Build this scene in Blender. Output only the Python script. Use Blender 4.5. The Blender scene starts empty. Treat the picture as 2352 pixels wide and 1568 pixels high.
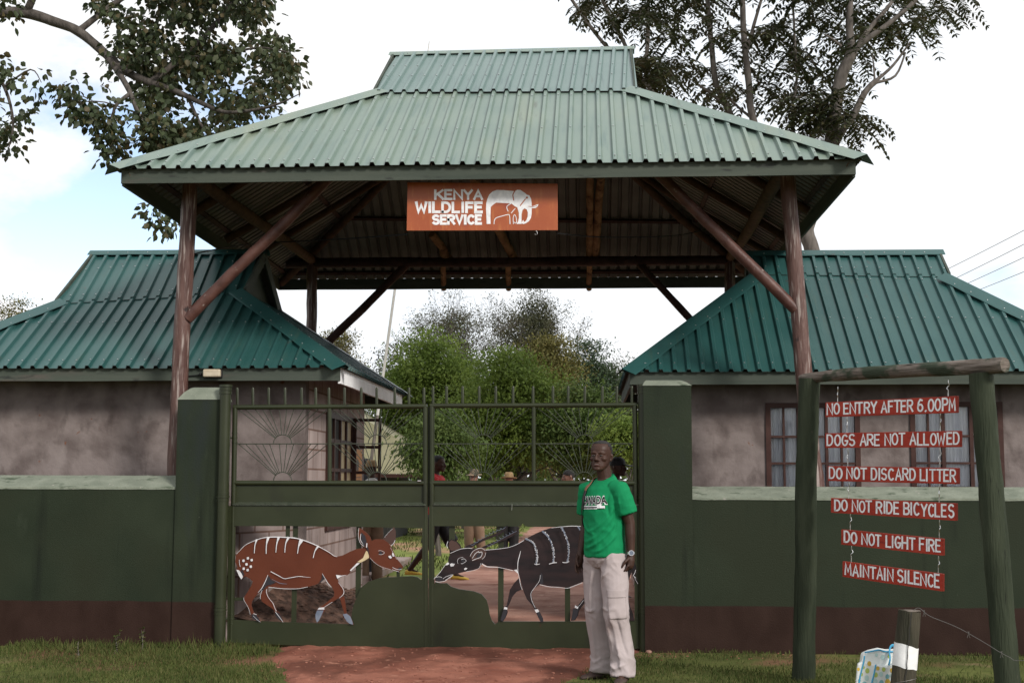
import bpy, bmesh, math, random
import numpy as np
from mathutils import Vector, Matrix, noise
from mathutils.geometry import tessellate_polygon
from mathutils.bvhtree import BVHTree

random.seed(7)
RNG = np.random.default_rng(7)
R = math.radians
SC = bpy.context.scene
COL = SC.collection

# ------------------------------------------------------------------ camera
F, YAW, PIT, ROL = 3080.0, 0.0576, 0.1025, 0.0027      # focal length in units of a 2352 px wide frame
CAMZ = 1.5
_fw = Vector((-math.sin(YAW) * math.cos(PIT), math.cos(YAW) * math.cos(PIT), math.sin(PIT)))
_rt = Vector((math.cos(YAW), math.sin(YAW), 0))
_up = _rt.cross(_fw)
RT = _rt * math.cos(ROL) + _up * math.sin(ROL)
UP = _up * math.cos(ROL) - _rt * math.sin(ROL)
CAM = Vector((0, 0, CAMZ))
cd = bpy.data.cameras.new('camera')
cam = bpy.data.objects.new('camera', cd)
COL.objects.link(cam)
m3 = Matrix((RT, UP, -_fw)).transposed()
cam.matrix_world = Matrix.Translation(CAM) @ m3.to_4x4()
cd.sensor_width = 36.0
cd.lens = F / 2352 * 36.0
cd.clip_end = 2000
SC.camera = cam
SC.render.resolution_x, SC.render.resolution_y = 1024, 682


def ray(u, v):
    return _fw + RT * ((u - 1176) / F) - UP * ((v - 784) / F)


def at(u, v, Y):                      # point of the vertical plane y = Y seen at (u, v)
    d = ray(u, v)
    return CAM + d * (Y / d.y)


def gr(u, v, z=0.0):                  # point of the ground seen at (u, v)
    d = ray(u, v)
    return CAM + d * ((z - CAMZ) / d.z)


def onp(u, v, p0, n):
    d = ray(u, v)
    return CAM + d * ((p0 - CAM).dot(n) / d.dot(n))


# ------------------------------------------------------------------ light
SUN_EL, SUN_AZ = R(30), R(138)        # azimuth clockwise from +Y: a veiled sun behind the camera, to the right
w = bpy.data.worlds.new('World')
SC.world = w
w.use_nodes = True
nt = w.node_tree
nt.nodes.clear()
out = nt.nodes.new('ShaderNodeOutputWorld')
bg = nt.nodes.new('ShaderNodeBackground')
bg.inputs['Strength'].default_value = 0.1
sky = nt.nodes.new('ShaderNodeTexSky')
sky.sky_type = 'NISHITA'
sky.sun_disc = False
sky.sun_elevation = SUN_EL
sky.sun_rotation = SUN_AZ
sky.altitude = 1900
tc = nt.nodes.new('ShaderNodeTexCoord')
mp = nt.nodes.new('ShaderNodeMapping')
mp.inputs['Scale'].default_value = (1.0, 1.0, 1.9)
mp.inputs['Location'].default_value = (0.35, 0.1, 0.0)
ns = nt.nodes.new('ShaderNodeTexNoise')
ns.inputs['Scale'].default_value = 6.5
ns.inputs['Detail'].default_value = 9
ns.inputs['Roughness'].default_value = 0.55
# a break in the cloud towards the left of the gate
brk = nt.nodes.new('ShaderNodeVectorMath'); brk.operation = 'DISTANCE'
bd = ray(290, 380).normalized()
brk.inputs[1].default_value = bd
brr = nt.nodes.new('ShaderNodeMapRange')
brr.inputs['From Min'].default_value = 0.0
brr.inputs['From Max'].default_value = 0.19
brr.inputs['To Min'].default_value = -0.33
brr.inputs['To Max'].default_value = 0.17
add = nt.nodes.new('ShaderNodeMath'); add.operation = 'ADD'
rp = nt.nodes.new('ShaderNodeValToRGB')
rp.color_ramp.elements[0].position = 0.36
rp.color_ramp.elements[1].position = 0.50
mix = nt.nodes.new('ShaderNodeMix'); mix.data_type = 'RGBA'
n2 = nt.nodes.new('ShaderNodeTexNoise')
n2.inputs['Scale'].default_value = 2.6
n2.inputs['Detail'].default_value = 6
cr = nt.nodes.new('ShaderNodeValToRGB')
CL = 9.2
cr.color_ramp.elements[0].position = 0.36
cr.color_ramp.elements[0].color = (CL * .91, CL * .97, CL * 1.04, 1)
cr.color_ramp.elements[1].position = 0.58
cr.color_ramp.elements[1].color = (CL, CL, CL * 1.0, 1)
skm = nt.nodes.new('ShaderNodeMix'); skm.data_type = 'RGBA'; skm.blend_type = 'MULTIPLY'
skm.inputs['Factor'].default_value = 1.0
skm.inputs[7].default_value = (2.2, 1.9, 1.68, 1)
L = nt.links.new
L(tc.outputs['Generated'], mp.inputs['Vector'])
L(mp.outputs['Vector'], ns.inputs['Vector'])
L(tc.outputs['Generated'], n2.inputs['Vector'])
L(tc.outputs['Generated'], brk.inputs[0])
L(brk.outputs['Value'], brr.inputs['Value'])
L(ns.outputs['Fac'], add.inputs[0])
L(brr.outputs['Result'], add.inputs[1])
L(add.outputs[0], rp.inputs['Fac'])
L(n2.outputs['Fac'], cr.inputs['Fac'])
L(rp.outputs['Color'], mix.inputs['Factor'])
L(sky.outputs['Color'], skm.inputs[6])
L(skm.outputs[2], mix.inputs[6])
L(cr.outputs['Color'], mix.inputs[7])
L(mix.outputs[2], bg.inputs['Color'])
L(bg.outputs['Background'], out.inputs['Surface'])

sl = bpy.data.lights.new('sun', 'SUN')
sl.energy = 3.0
sl.angle = R(13)
sl.color = (1.0, 0.95, 0.88)
so = bpy.data.objects.new('sun', sl)
COL.objects.link(so)
sd = Vector((math.cos(SUN_EL) * math.sin(SUN_AZ), math.cos(SUN_EL) * math.cos(SUN_AZ), math.sin(SUN_EL)))
so.rotation_euler = sd.to_track_quat('Z', 'Y').to_euler()
so.location = (4, -6, 14)

SC.view_settings.view_transform = 'Standard'
SC.view_settings.look = 'None'
SC.view_settings.exposure = 0.25
SC.view_settings.gamma = 1.0
SC.view_settings.use_curve_mapping = False
SC.render.engine = 'CYCLES'
SC.cycles.max_bounces = 8
SC.cycles.transparent_max_bounces = 12


# ------------------------------------------------------------------ materials
def node(t, typ, **kw):
    n = t.nodes.new(typ)
    for k, v in kw.items():
        setattr(n, k, v)
    return n


def M(name, c1, c2=None, scale=4, thr=(.35, .65), rough=.6, spec=.5, bump=0.0, bscale=40, stretch=(1, 1, 1), detail=6,
      metal=0.0, flake=None, island=None, zsplit=None, trans=0.0, coat=0.0, bstretch=None, brick=None, dist=0.0, streak=None, imix=.55):
    m = bpy.data.materials.new(name)
    m.use_nodes = True
    t = m.node_tree
    p = t.nodes['Principled BSDF']
    p.inputs['Roughness'].default_value = rough
    p.inputs['Specular IOR Level'].default_value = spec
    p.inputs['Metallic'].default_value = metal
    if coat:
        p.inputs['Coat Weight'].default_value = coat
        p.inputs['Coat Roughness'].default_value = .25
    lk = t.links.new
    tcn = node(t, 'ShaderNodeTexCoord')
    mpn = node(t, 'ShaderNodeMapping')
    mpn.inputs['Scale'].default_value = stretch
    lk(tcn.outputs['Object'], mpn.inputs['Vector'])
    col = None
    if c2 is not None:
        nz = node(t, 'ShaderNodeTexNoise')
        nz.inputs['Scale'].default_value = scale
        nz.inputs['Detail'].default_value = detail
        nz.inputs['Distortion'].default_value = dist
        lk(mpn.outputs['Vector'], nz.inputs['Vector'])
        r = node(t, 'ShaderNodeValToRGB')
        r.color_ramp.elements[0].position, r.color_ramp.elements[1].position = thr
        r.color_ramp.elements[0].color = (*c1, 1)
        r.color_ramp.elements[1].color = (*c2, 1)
        lk(nz.outputs['Fac'], r.inputs['Fac'])
        col = r.outputs['Color']
    else:
        rg = node(t, 'ShaderNodeRGB')
        rg.outputs[0].default_value = (*c1, 1)
        col = rg.outputs[0]

    def mixc(fac, a, b, mode='MIX'):
        x = node(t, 'ShaderNodeMix', data_type='RGBA', blend_type=mode)
        if isinstance(fac, float):
            x.inputs['Factor'].default_value = fac
        else:
            lk(fac, x.inputs['Factor'])
        lk(a, x.inputs[6])
        if isinstance(b, tuple):
            x.inputs[7].default_value = (*b, 1)
        else:
            lk(b, x.inputs[7])
        return x.outputs[2]

    def noisefac(sc, st, lo, hi, det=5, loc=(0, 0, 0)):
        mm = node(t, 'ShaderNodeMapping')
        mm.inputs['Scale'].default_value = st
        mm.inputs['Location'].default_value = loc
        lk(tcn.outputs['Object'], mm.inputs['Vector'])
        nn = node(t, 'ShaderNodeTexNoise')
        nn.inputs['Scale'].default_value = sc
        nn.inputs['Detail'].default_value = det
        lk(mm.outputs['Vector'], nn.inputs['Vector'])
        mr = node(t, 'ShaderNodeMapRange')
        mr.inputs['From Min'].default_value = lo
        mr.inputs['From Max'].default_value = hi
        lk(nn.outputs['Fac'], mr.inputs['Value'])
        return mr.outputs['Result'], nn.outputs['Fac']

    for fl in (flake if isinstance(flake, list) else [flake] if flake else []):   # (colour, scale, stretch, lo, hi)
        f, _ = noisefac(fl[1], fl[2], fl[3], fl[4], loc=(3.1 * fl[1], 1.7, .3))
        col = mixc(f, col, fl[0])
    if brick:                                         # (axis_u, scale, row, width, mortar colour)
        sp = node(t, 'ShaderNodeSeparateXYZ')
        cb = node(t, 'ShaderNodeCombineXYZ')
        lk(tcn.outputs['Object'], sp.inputs[0])
        lk(sp.outputs[brick[0]], cb.inputs[0])
        lk(sp.outputs[2], cb.inputs[1])
        bt = node(t, 'ShaderNodeTexBrick')
        bt.inputs['Scale'].default_value = 1.0
        bt.inputs['Row Height'].default_value = brick[1]
        bt.inputs['Brick Width'].default_value = brick[2]
        bt.inputs['Mortar Size'].default_value = .010
        bt.inputs['Color1'].default_value = (1, 1, 1, 1)
        bt.inputs['Color2'].default_value = (.82, .8, .8, 1)
        bt.inputs['Mortar'].default_value = (*brick[3], 1)
        lk(cb.outputs[0], bt.inputs['Vector'])
        col = mixc(1.0, col, bt.outputs['Color'], 'MULTIPLY')
    if zsplit:                                        # (z, colour a, colour b): other paint below z
        sp = node(t, 'ShaderNodeSeparateXYZ')
        lk(tcn.outputs['Object'], sp.inputs[0])
        _, nf = noisefac(3.0, (1, 1, 1), 0, 1)
        ma = node(t, 'ShaderNodeMath', operation='MULTIPLY_ADD')
        lk(nf, ma.inputs[0]); ma.inputs[1].default_value = .03
        lk(sp.outputs[2], ma.inputs[2])
        mr = node(t, 'ShaderNodeMapRange')
        mr.inputs['From Min'].default_value = zsplit[0] + .012
        mr.inputs['From Max'].default_value = zsplit[0] + .020
        lk(ma.outputs[0], mr.inputs['Value'])
        f, nf2 = noisefac(5.0, (1, 1, .6), .35, .68)
        low = node(t, 'ShaderNodeMix', data_type='RGBA')
        lk(f, low.inputs['Factor'])
        low.inputs[6].default_value = (*zsplit[1], 1)
        low.inputs[7].default_value = (*zsplit[2], 1)
        col = mixc(mr.outputs['Result'], low.outputs[2], col)
    if island:                                        # per-leaf variation: list of colours
        gm = node(t, 'ShaderNodeNewGeometry')
        r = node(t, 'ShaderNodeValToRGB')
        els = r.color_ramp.elements
        while len(els) < len(island):
            els.new(.5)
        for i, c in enumerate(island):
            els[i].position = i / max(1, len(island) - 1)
            els[i].color = (*c, 1)
        lk(gm.outputs['Random Per Island'], r.inputs['Fac'])
        col = mixc(imix, col, r.outputs['Color'])
    lk(col, p.inputs['Base Color'])
    if bump:
        bm_ = node(t, 'ShaderNodeMapping')
        bm_.inputs['Scale'].default_value = bstretch or stretch
        lk(tcn.outputs['Object'], bm_.inputs['Vector'])
        bn = node(t, 'ShaderNodeTexNoise')
        bn.inputs['Scale'].default_value = bscale
        bn.inputs['Detail'].default_value = 6
        lk(bm_.outputs['Vector'], bn.inputs['Vector'])
        bp = node(t, 'ShaderNodeBump')
        bp.inputs['Strength'].default_value = bump
        bp.inputs['Distance'].default_value = .02
        lk(bn.outputs['Fac'], bp.inputs['Height'])
        lk(bp.outputs['Normal'], p.inputs['Normal'])
    if trans:
        o = t.nodes['Material Output']
        tr = node(t, 'ShaderNodeBsdfTranslucent')
        lk(col, tr.inputs['Color'])
        mx = node(t, 'ShaderNodeMixShader')
        mx.inputs[0].default_value = trans
        lk(p.outputs[0], mx.inputs[1])
        lk(tr.outputs[0], mx.inputs[2])
        lk(mx.outputs[0], o.inputs['Surface'])
    return m


mt = {}
mt['roof_pale'] = M('roof_pale', (0.1237, 0.1762, 0.1513), (0.1602, 0.2105, 0.1735), 1.3, (.3, .7), rough=.42, spec=.6, bump=.04, bscale=6,
                    flake=[((0.09617, 0.1468, 0.1311), 3.0, (6, .5, .5), .56, .75), ((0.1832, 0.2154, 0.1565), 1.0, (2.2, .4, .4), .55, .72), ((0.09153, 0.1077, 0.08576), 7.0, (2, .25, .25), .66, .80)])
mt['roof_pale_top'] = M('roof_pale_top', (0.1032, 0.1616, 0.149), (0.1346, 0.1909, 0.1767), 1.3, (.3, .7), rough=.40, spec=.6, bump=.04, bscale=6,
                        flake=[((0.0807, 0.1273, 0.1233), 3.0, (6, .5, .5), .56, .75), ((0.08967, 0.1077, 0.09251), 7.0, (2, .25, .25), .66, .80)])
mt['roof_green'] = M('roof_green', (0.01465, 0.06359, 0.06059), (0.02705, 0.08309, 0.07803), 2.0, (.3, .7), rough=.40, spec=.5, bump=.05, bscale=5,
                     flake=[((0.03381, 0.0763, 0.06426), 4.0, (5, .6, .6), .58, .78), ((0.05635, 0.05087, 0.0459), 9.0, (1, 1, 1), .68, .8)])
mt['roof_under'] = M('roof_under', (0.09672, 0.093, 0.08184), (0.1414, 0.1376, 0.1228), 3, spec=0.15, rough=.6, bump=.05)
mt['fascia'] = M('fascia', (0.0465, 0.05704, 0.0465), (0.0651, 0.07564, 0.06076), 3, stretch=(.4, .4, 4), spec=0.15, rough=.65, bump=.12, bscale=30, bstretch=(1, 1, 8),
                 flake=[((0.0806, 0.0713, 0.062), 3.5, (.5, .5, 3), .62, .78), ((0.031, 0.0341, 0.031), 6, (.8, .8, 3), .62, .72)])
mt['fascia_white'] = M('fascia_white', (0.7776, 0.7776, 0.7884), (0.9072, 0.9072, 0.918), 5, rough=.7, bump=.1,
                       flake=[((0.0648, 0.054, 0.054), 7, (1, 1, .35), .66, .74), ((0.324, 0.2376, 0.1728), 14, (1, 1, 1), .70, .78)])
mt['post'] = M('post', (.060, .026, .021), (.11, .058, .048), 6, stretch=(3, 3, .5), rough=.5, spec=0.35, bump=.45, bscale=22, bstretch=(3, 3, .5),
               flake=[((.27, .22, .20), 9, (4, 4, .35), .55, .66), ((.02, .010, .009), 6, (1, 1, .8), .66, .72)])
mt['brace'] = M('brace', (.055, .022, .017), (.10, .045, .035), 8, spec=0.35, rough=.5, bump=.3, bscale=25,
                flake=[((.25, .20, .18), 16, (1, 1, 1), .64, .72)])
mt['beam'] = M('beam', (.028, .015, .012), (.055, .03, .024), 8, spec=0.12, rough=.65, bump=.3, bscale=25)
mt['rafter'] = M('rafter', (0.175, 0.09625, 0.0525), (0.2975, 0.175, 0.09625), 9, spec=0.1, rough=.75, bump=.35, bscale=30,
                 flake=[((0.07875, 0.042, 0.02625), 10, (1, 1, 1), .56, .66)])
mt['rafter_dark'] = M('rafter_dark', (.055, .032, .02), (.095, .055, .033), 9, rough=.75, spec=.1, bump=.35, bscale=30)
mt['plaster'] = M('plaster', (0.1119, 0.08861, 0.08303), (0.1905, 0.1575, 0.149), 3.4, (.38, .60), rough=.9, spec=.2, bump=.4, bscale=16, detail=8, dist=.2,
                  flake=[((0.07862, 0.06124, 0.05688), 5.5, (1, 1, .7), .58, .74), ((0.2177, 0.1837, 0.1735), 4.3, (1, 1, .5), .60, .78), ((0.06048, 0.04666, 0.04266), 3.2, (1.6, 1, .3), .66, .80), ((0.1452, 0.06415, 0.03982), 9, (1, 1, 1), .72, .76)])
mt['block'] = M('block', (.30, .24, .225), (.42, .345, .325), 4, stretch=(1, 1, .3), rough=.9, spec=.2, bump=.3, bscale=25,
                brick=(1, .20, .42, (.45, .35, .30)), flake=((.13, .10, .095), 6, (1, 2, .4), .6, .75))
mt['wall_green'] = M('wall_green', (0.01419, 0.02024, 0.01166), (0.02229, 0.02931, 0.01718), 1.6, (.3, .7), rough=.62, spec=0.12, bump=.14, bscale=80,
                     zsplit=(.405, (0.02046, 0.009765, 0.006975), (0.02883, 0.01488, 0.01116)),
                     flake=[((0.01757, 0.02163, 0.02701), 1.5, (1.5, 1, .35), .58, .80), ((0.02972, 0.03768, 0.02455), 5, (1, 1, .4), .66, .85), ((0.01081, 0.01465, 0.009207), 3.2, (2.2, 1, .18), .57, .72), ((0.04055, 0.04884, 0.03376), 26, (1, 1, 1), .73, .77), ((0.01892, 0.02372, 0.0135), 1.1, (1, 1, 1), .45, .62)])
mt['coping'] = M('coping', (0.1441, 0.1616, 0.1267), (0.2009, 0.2184, 0.1747), 9, stretch=(.6, 1, 1), spec=0.1, rough=.85, bump=.4, bscale=50,
                 flake=[((0.06989, 0.08736, 0.06115), 12, (.5, 1, 1), .60, .70), ((0.2796, 0.2708, 0.2359), 18, (1, 1, 1), .66, .75)])
mt['gate'] = M('gate', (0.01996, 0.02431, 0.01074), (0.02715, 0.03215, 0.01504), 2.5, rough=.36, spec=0.3, bump=.04, bscale=14,
               flake=[((0.01597, 0.01647, 0.01003), 4, (1, 1, .6), .6, .8), ((0.04392, 0.02353, 0.01289), 18, (1, 1, .5), .72, .78)])
mt['grille'] = M('grille', (0.02625, 0.03375, 0.0195), (0.04125, 0.048, 0.0315), 20, rough=.45, spec=.5, bump=.5, bscale=160)
mt['soil'] = M('soil', (0.171, 0.0594, 0.0396), (0.297, 0.1215, 0.0828), 2.2, (.34, .66), rough=.95, spec=.15, bump=.9, bscale=9, detail=10,
               flake=[((0.117, 0.0432, 0.0288), 1.5, (1.5, .6, 1), .46, .60), ((0.36, 0.171, 0.117), 7, (1, 1, 1), .62, .74), ((0.09, 0.0315, 0.0225), 26, (1, 1, 1), .64, .74)])
mt['soil_sunlit'] = M('soil_sunlit', (.30, .145, .108), (.46, .265, .205), 1.6, (.34, .66), rough=.95, spec=.15, bump=.7, bscale=8, detail=9,  # paler copy of the soil: sunlight beyond the gate put into the colour
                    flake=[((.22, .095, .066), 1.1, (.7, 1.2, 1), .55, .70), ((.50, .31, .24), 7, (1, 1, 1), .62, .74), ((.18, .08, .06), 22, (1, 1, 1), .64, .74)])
mt['lawn_sunlit'] = M('lawn_sunlit', (.13, .17, .04), (.22, .25, .07), .8, (.36, .62), rough=.95, spec=.1, bump=.6, bscale=20, detail=8,  # brighter copy of the lawn, its colour raised to stand for sunlight there
                      flake=[((.36, .20, .14), .5, (1, .6, 1), .54, .64), ((.10, .13, .03), 3, (1, 1, 1), .58, .72)])
mt['lawn'] = M('lawn', (0.06375, 0.07225, 0.0221), (0.1062, 0.119, 0.034), 1.2, (.36, .62), rough=.95, spec=.1, bump=.7, bscale=30, detail=8,
               flake=[((0.1615, 0.085, 0.051), .9, (1, .8, 1), .52, .64), ((0.0425, 0.051, 0.017), 5, (1, 1, 1), .58, .72), ((0.17, 0.1318, 0.068), 3, (1, 1, 1), .58, .72)])
mt['grass'] = M('grass', (0.0492, 0.0697, 0.01804), (0.0984, 0.1107, 0.0328), 2.2, rough=.7, spec=0.1, trans=.25,
                island=[(0.0246, 0.0451, 0.01148), (0.041, 0.0697, 0.0164), (0.0697, 0.0984, 0.0246), (0.1722, 0.1394, 0.0656), (0.0533, 0.082, 0.02132), (0.1312, 0.0984, 0.0451)])
mt['concrete'] = M('concrete', (.24, .175, .15), (.36, .28, .25), 3, rough=.9, bump=.2, bscale=40, flake=((.24, .10, .07), 2, (1, 1, 1), .55, .7))
mt['rock'] = M('rock', (.16, .075, .055), (.30, .17, .13), 12, rough=.95, bump=.5, bscale=40)
mt['clod'] = M('clod', (.15, .055, .038), (.30, .14, .10), 14, rough=.95, spec=.1, bump=.5, bscale=40)
mt['litter'] = M('litter', (.05, .028, .02), (.16, .09, .065), 14, rough=.95, bump=1.0, bscale=30)
mt['window_frame'] = M('window_frame', (0.0372, 0.01488, 0.01178), (0.0527, 0.02356, 0.0186), 10, spec=0.2, rough=.5, bump=.1)
mt['curtain'] = M('curtain', (0.7188, 0.7167, 0.7619), (1.031, 1.006, 1.006), 7, stretch=(3, 1, .3), rough=.9, bump=.3, bscale=18, bstretch=(4, 1, .5))
mt['dark'] = M('dark', (.012, .011, .010), rough=.8)
mt['chrome'] = M('chrome', (.55, .55, .56), (.7, .7, .7), 30, rough=.3, metal=.9)
mt['wire'] = M('wire', (.16, .15, .14), rough=.5, metal=.6)
mt['white_paint'] = M('white_paint', (.66, .66, .66), (.80, .80, .80), 14, rough=.6, bump=.1, flake=((.42, .36, .34), 30, (1, 1, 1), .64, .76))
mt['sign_orange'] = M('sign_orange', (0.2962, 0.06206, 0.01551), (0.3526, 0.08462, 0.02116), 3, rough=.45, bump=.05, bscale=20,
                      flake=[((0.2116, 0.02821, 0.02116), 4, (1, 1, 1), .60, .80), ((0.3879, 0.1199, 0.03173), 30, (1, 1, .15), .55, .7)])
mt['sign_red'] = M('sign_red', (0.2794, 0.02574, 0.0144), (0.3519, 0.03762, 0.0198), 8, stretch=(.4, 1, 3), spec=0.2, rough=.5, bump=.15, bscale=40, bstretch=(.3, 1, 4),
                   flake=((0.1966, 0.0198, 0.0126), 20, (.3, 1, 4), .58, .7))
mt['post_green'] = M('post_green', (0.0216, 0.028, 0.0168), (0.0384, 0.0464, 0.0288), 7, stretch=(2, 2, .3), spec=0.12, rough=.7, bump=.6, bscale=20, bstretch=(4, 4, .3),
                     flake=[((0.0096, 0.0112, 0.008), 8, (6, 6, .14), .66, .71), ((0.128, 0.104, 0.088), 22, (1.5, 1.5, .3), .71, .76)])
mt['crossbar'] = M('crossbar', (0.0902, 0.07395, 0.0609), (0.1968, 0.1653, 0.1436), 10, stretch=(.4, .4, 5), spec=0.1, rough=.85, bump=.8, bscale=22, bstretch=(.5, .5, 8),
                   flake=[((0.0451, 0.05655, 0.03915), 5, (.6, 1, 1.2), .50, .58), ((0.0164, 0.01479, 0.01305), 16, (.15, .15, 5), .63, .68)])
mt['bollard'] = M('bollard', (.035, .034, .024), (.075, .065, .048), 10, stretch=(2, 2, .3), spec=0.1, rough=.85, bump=.5, bscale=25, bstretch=(4, 4, .4))
mt['endgrain'] = M('endgrain', (.10, .08, .065), (.19, .155, .13), 26, rough=.9, bump=.5)
mt['wood_grey'] = M('wood_grey', (.10, .085, .075), (.17, .15, .13), 8, rough=.9)
mt['bark'] = M('bark', (.04, .033, .027), (.09, .076, .066), 9, stretch=(2, 2, .6), rough=.9, bump=.6, bscale=14)
mt['bark_pale'] = M('bark_pale', (0.072, 0.06, 0.051), (0.132, 0.114, 0.102), 8, stretch=(2, 2, .6), rough=.9, bump=.4, bscale=14)
mt['skin'] = M('skin', (.036, .016, .011), (.052, .025, .017), 9, rough=.5, spec=0.25)
mt['skin_mid'] = M('skin_mid', (.14, .065, .045), (.18, .085, .06), 9, rough=.5)
mt['lips'] = M('lips', (.10, .045, .04), rough=.4)
mt['hair'] = M('hair', (.008, .007, .007), (.014, .012, .012), 120, rough=.8, bump=.4, bscale=200)
mt['eye_white'] = M('eye_white', (0.144, 0.12, 0.108), rough=.3)
mt['black'] = M('black', (.010, .010, .011), (.016, .016, .017), 20, spec=0.2, rough=.6)
mt['shirt_green'] = M('shirt_green', (0.0024, 0.164, 0.06), (0.0032, 0.196, 0.072), 5, rough=.85, spec=.2, bump=.10, bscale=9)
mt['trouser'] = M('trouser', (0.3116, 0.2632, 0.2562), (0.3858, 0.3319, 0.3318), 3.5, rough=.9, spec=0.08, bump=.22, bscale=10,
                  flake=[((0.2226, 0.1602, 0.147), 6, (1, 1, 1), .62, .85)])
mt['stitch'] = M('stitch', (0.189, 0.1505, 0.133), rough=.9)
mt['shoe'] = M('shoe', (.040, .025, .021), (.06, .038, .032), 20, spec=0.3, rough=.6)
mt['strap'] = M('strap', (.025, .024, .027), (.045, .04, .042), 30, spec=0.2, rough=.8)
mt['strap_tan'] = M('strap_tan', (.16, .075, .04), rough=.8)
mt['red_cloth'] = M('red_cloth', (.40, .014, .018), rough=.85)
mt['khaki'] = M('khaki', (0.161, 0.105, 0.0665), (0.203, 0.133, 0.0875), 8, rough=.9, bump=.2, bscale=12)
mt['khaki_hat'] = M('khaki_hat', (.26, .17, .08), (.16, .10, .05), 14, rough=.9)
mt['camo'] = M('camo', (.20, .14, .09), (.05, .042, .028), 22, (.45, .52), rough=.9)
mt['orange_cloth'] = M('orange_cloth', (.50, .10, .012), rough=.85)
mt['white_cloth'] = M('white_cloth', (0.496, 0.48, 0.456), (0.56, 0.544, 0.528), 9, rough=.9)
mt['navy'] = M('navy', (.014, .015, .02), (.022, .024, .03), 9, rough=.85)
mt['poster'] = M('poster', (0.625, 0.2625, 0.05625), (0.7, 0.3125, 0.075), 9, rough=.6)
mt['canvas'] = M('canvas', (0.3312, 0.3096, 0.1944), (0.396, 0.3672, 0.2448), 1.5, rough=.85, bump=.1)
mt['lamp'] = M('lamp', (.42, .35, .25), (.52, .45, .34), 10, stretch=(1, 1, 3), rough=.3)
mt['bag_white'] = M('bag_white', (.66, .68, .66), (.74, .76, .73), 6, rough=.7)
mt['bag_trim'] = M('bag_trim', (.05, .33, .55), rough=.6)
for k, c in (('dot_yellow', (.60, .40, .06)), ('dot_lime', (.42, .50, .12)), ('dot_teal', (.20, .42, .45)), ('dot_mint', (.45, .60, .58))):
    mt[k] = M(k, c, rough=.7)
mt['bushbuck'] = M('bushbuck', (0.08199, 0.0191, 0.00744), (0.09625, 0.02387, 0.00992), 4, spec=0.3, rough=.42, bump=.05)
mt['nyala'] = M('nyala', (0.01071, 0.0084, 0.00966), (0.0238, 0.014, 0.01449), 7, stretch=(.5, 1, 2), spec=0.25, rough=.42)
mt['paint_white'] = M('paint_white', (0.6336, 0.6336, 0.6547), (0.7814, 0.7709, 0.7814), 30, rough=.55)
mt['paint_line'] = M('paint_line', (.46, .46, .48), (.62, .61, .62), 30, rough=.55)
mt['paint_blue'] = M('paint_blue', (0.096, 0.12, 0.168), (0.144, 0.168, 0.216), 20, rough=.5)
mt['paint_dark'] = M('paint_dark', (.014, .013, .018), rough=.5)
mt['paint_cream'] = M('paint_cream', (.42, .33, .17), (.52, .43, .27), 20, rough=.55)
mt['paint_brown'] = M('paint_brown', (.05, .022, .016), rough=.5)


def glassmat():
    m = bpy.data.materials.new('window_glass')
    m.use_nodes = True
    t = m.node_tree
    t.nodes.clear()
    o = node(t, 'ShaderNodeOutputMaterial')
    tr = node(t, 'ShaderNodeBsdfTransparent')
    tr.inputs[0].default_value = (.82, .85, .88, 1)
    gl = node(t, 'ShaderNodeBsdfGlossy')
    gl.inputs['Roughness'].default_value = .03
    fr = node(t, 'ShaderNodeFresnel')
    fr.inputs['IOR'].default_value = 1.6
    mx = node(t, 'ShaderNodeMixShader')
    t.links.new(fr.outputs[0], mx.inputs[0])
    t.links.new(tr.outputs[0], mx.inputs[1])
    t.links.new(gl.outputs[0], mx.inputs[2])
    t.links.new(mx.outputs[0], o.inputs['Surface'])
    return m


mt['glass'] = glassmat()


def leafmat(name, a, b, island, trans=.3, rough=.5, scale=.8, spec=.3):
    far = name not in ('leaf_left', 'leaf_right')
    return M(name, a, b, 1.5 if far else scale, (.36, .64), rough=rough, spec=.15 if far else spec, trans=trans, island=island, imix=.25 if far else .5)


mt['leaf_left'] = leafmat('leaf_left', (.030, .044, .019), (.058, .072, .032), [(.02, .032, .013), (.04, .056, .024), (.068, .084, .04), (.12, .065, .026)], .25)
mt['leaf_right'] = leafmat('leaf_right', (.025, .034, .016), (.042, .050, .022), [(.015, .022, .010), (.028, .040, .017), (.052, .06, .028), (.075, .048, .02)], .2)
mt['leaf_bright'] = leafmat('leaf_bright', (0.09145, 0.1432, 0.02797), (0.1721, 0.2301, 0.04842), [(0.04842, 0.08178, 0.01721), (0.1291, 0.184, 0.03658), (0.2152, 0.276, 0.06456)], .42)
mt['leaf_mid'] = leafmat('leaf_mid', (0.05962, 0.09936, 0.02583), (0.1093, 0.149, 0.04173), [(0.03478, 0.05962, 0.01589), (0.07949, 0.1193, 0.0318), (0.1391, 0.1788, 0.05167)], .38)
mt['leaf_olive'] = leafmat('leaf_olive', (0.088, 0.088, 0.0264), (0.1672, 0.1452, 0.0484), [(0.044, 0.0616, 0.0176), (0.1144, 0.1056, 0.0352), (0.2112, 0.1672, 0.066)], .3)
mt['leaf_dusk'] = leafmat('leaf_dusk', (0.048, 0.0552, 0.0336), (0.09, 0.09, 0.048), [(0.03, 0.036, 0.0216), (0.06, 0.066, 0.036), (0.12, 0.102, 0.048)], .3)
mt['leaf_blue'] = leafmat('leaf_blue', (0.03825, 0.06375, 0.034), (0.068, 0.09775, 0.051), [(0.0255, 0.0425, 0.0221), (0.051, 0.0765, 0.0408), (0.08075, 0.1105, 0.0595)], .3)
mt['leaf_grey'] = leafmat('leaf_grey', (.07, .075, .048), (.12, .115, .07), [(.04, .046, .028), (.08, .085, .05), (.15, .13, .075)], .3)


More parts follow.
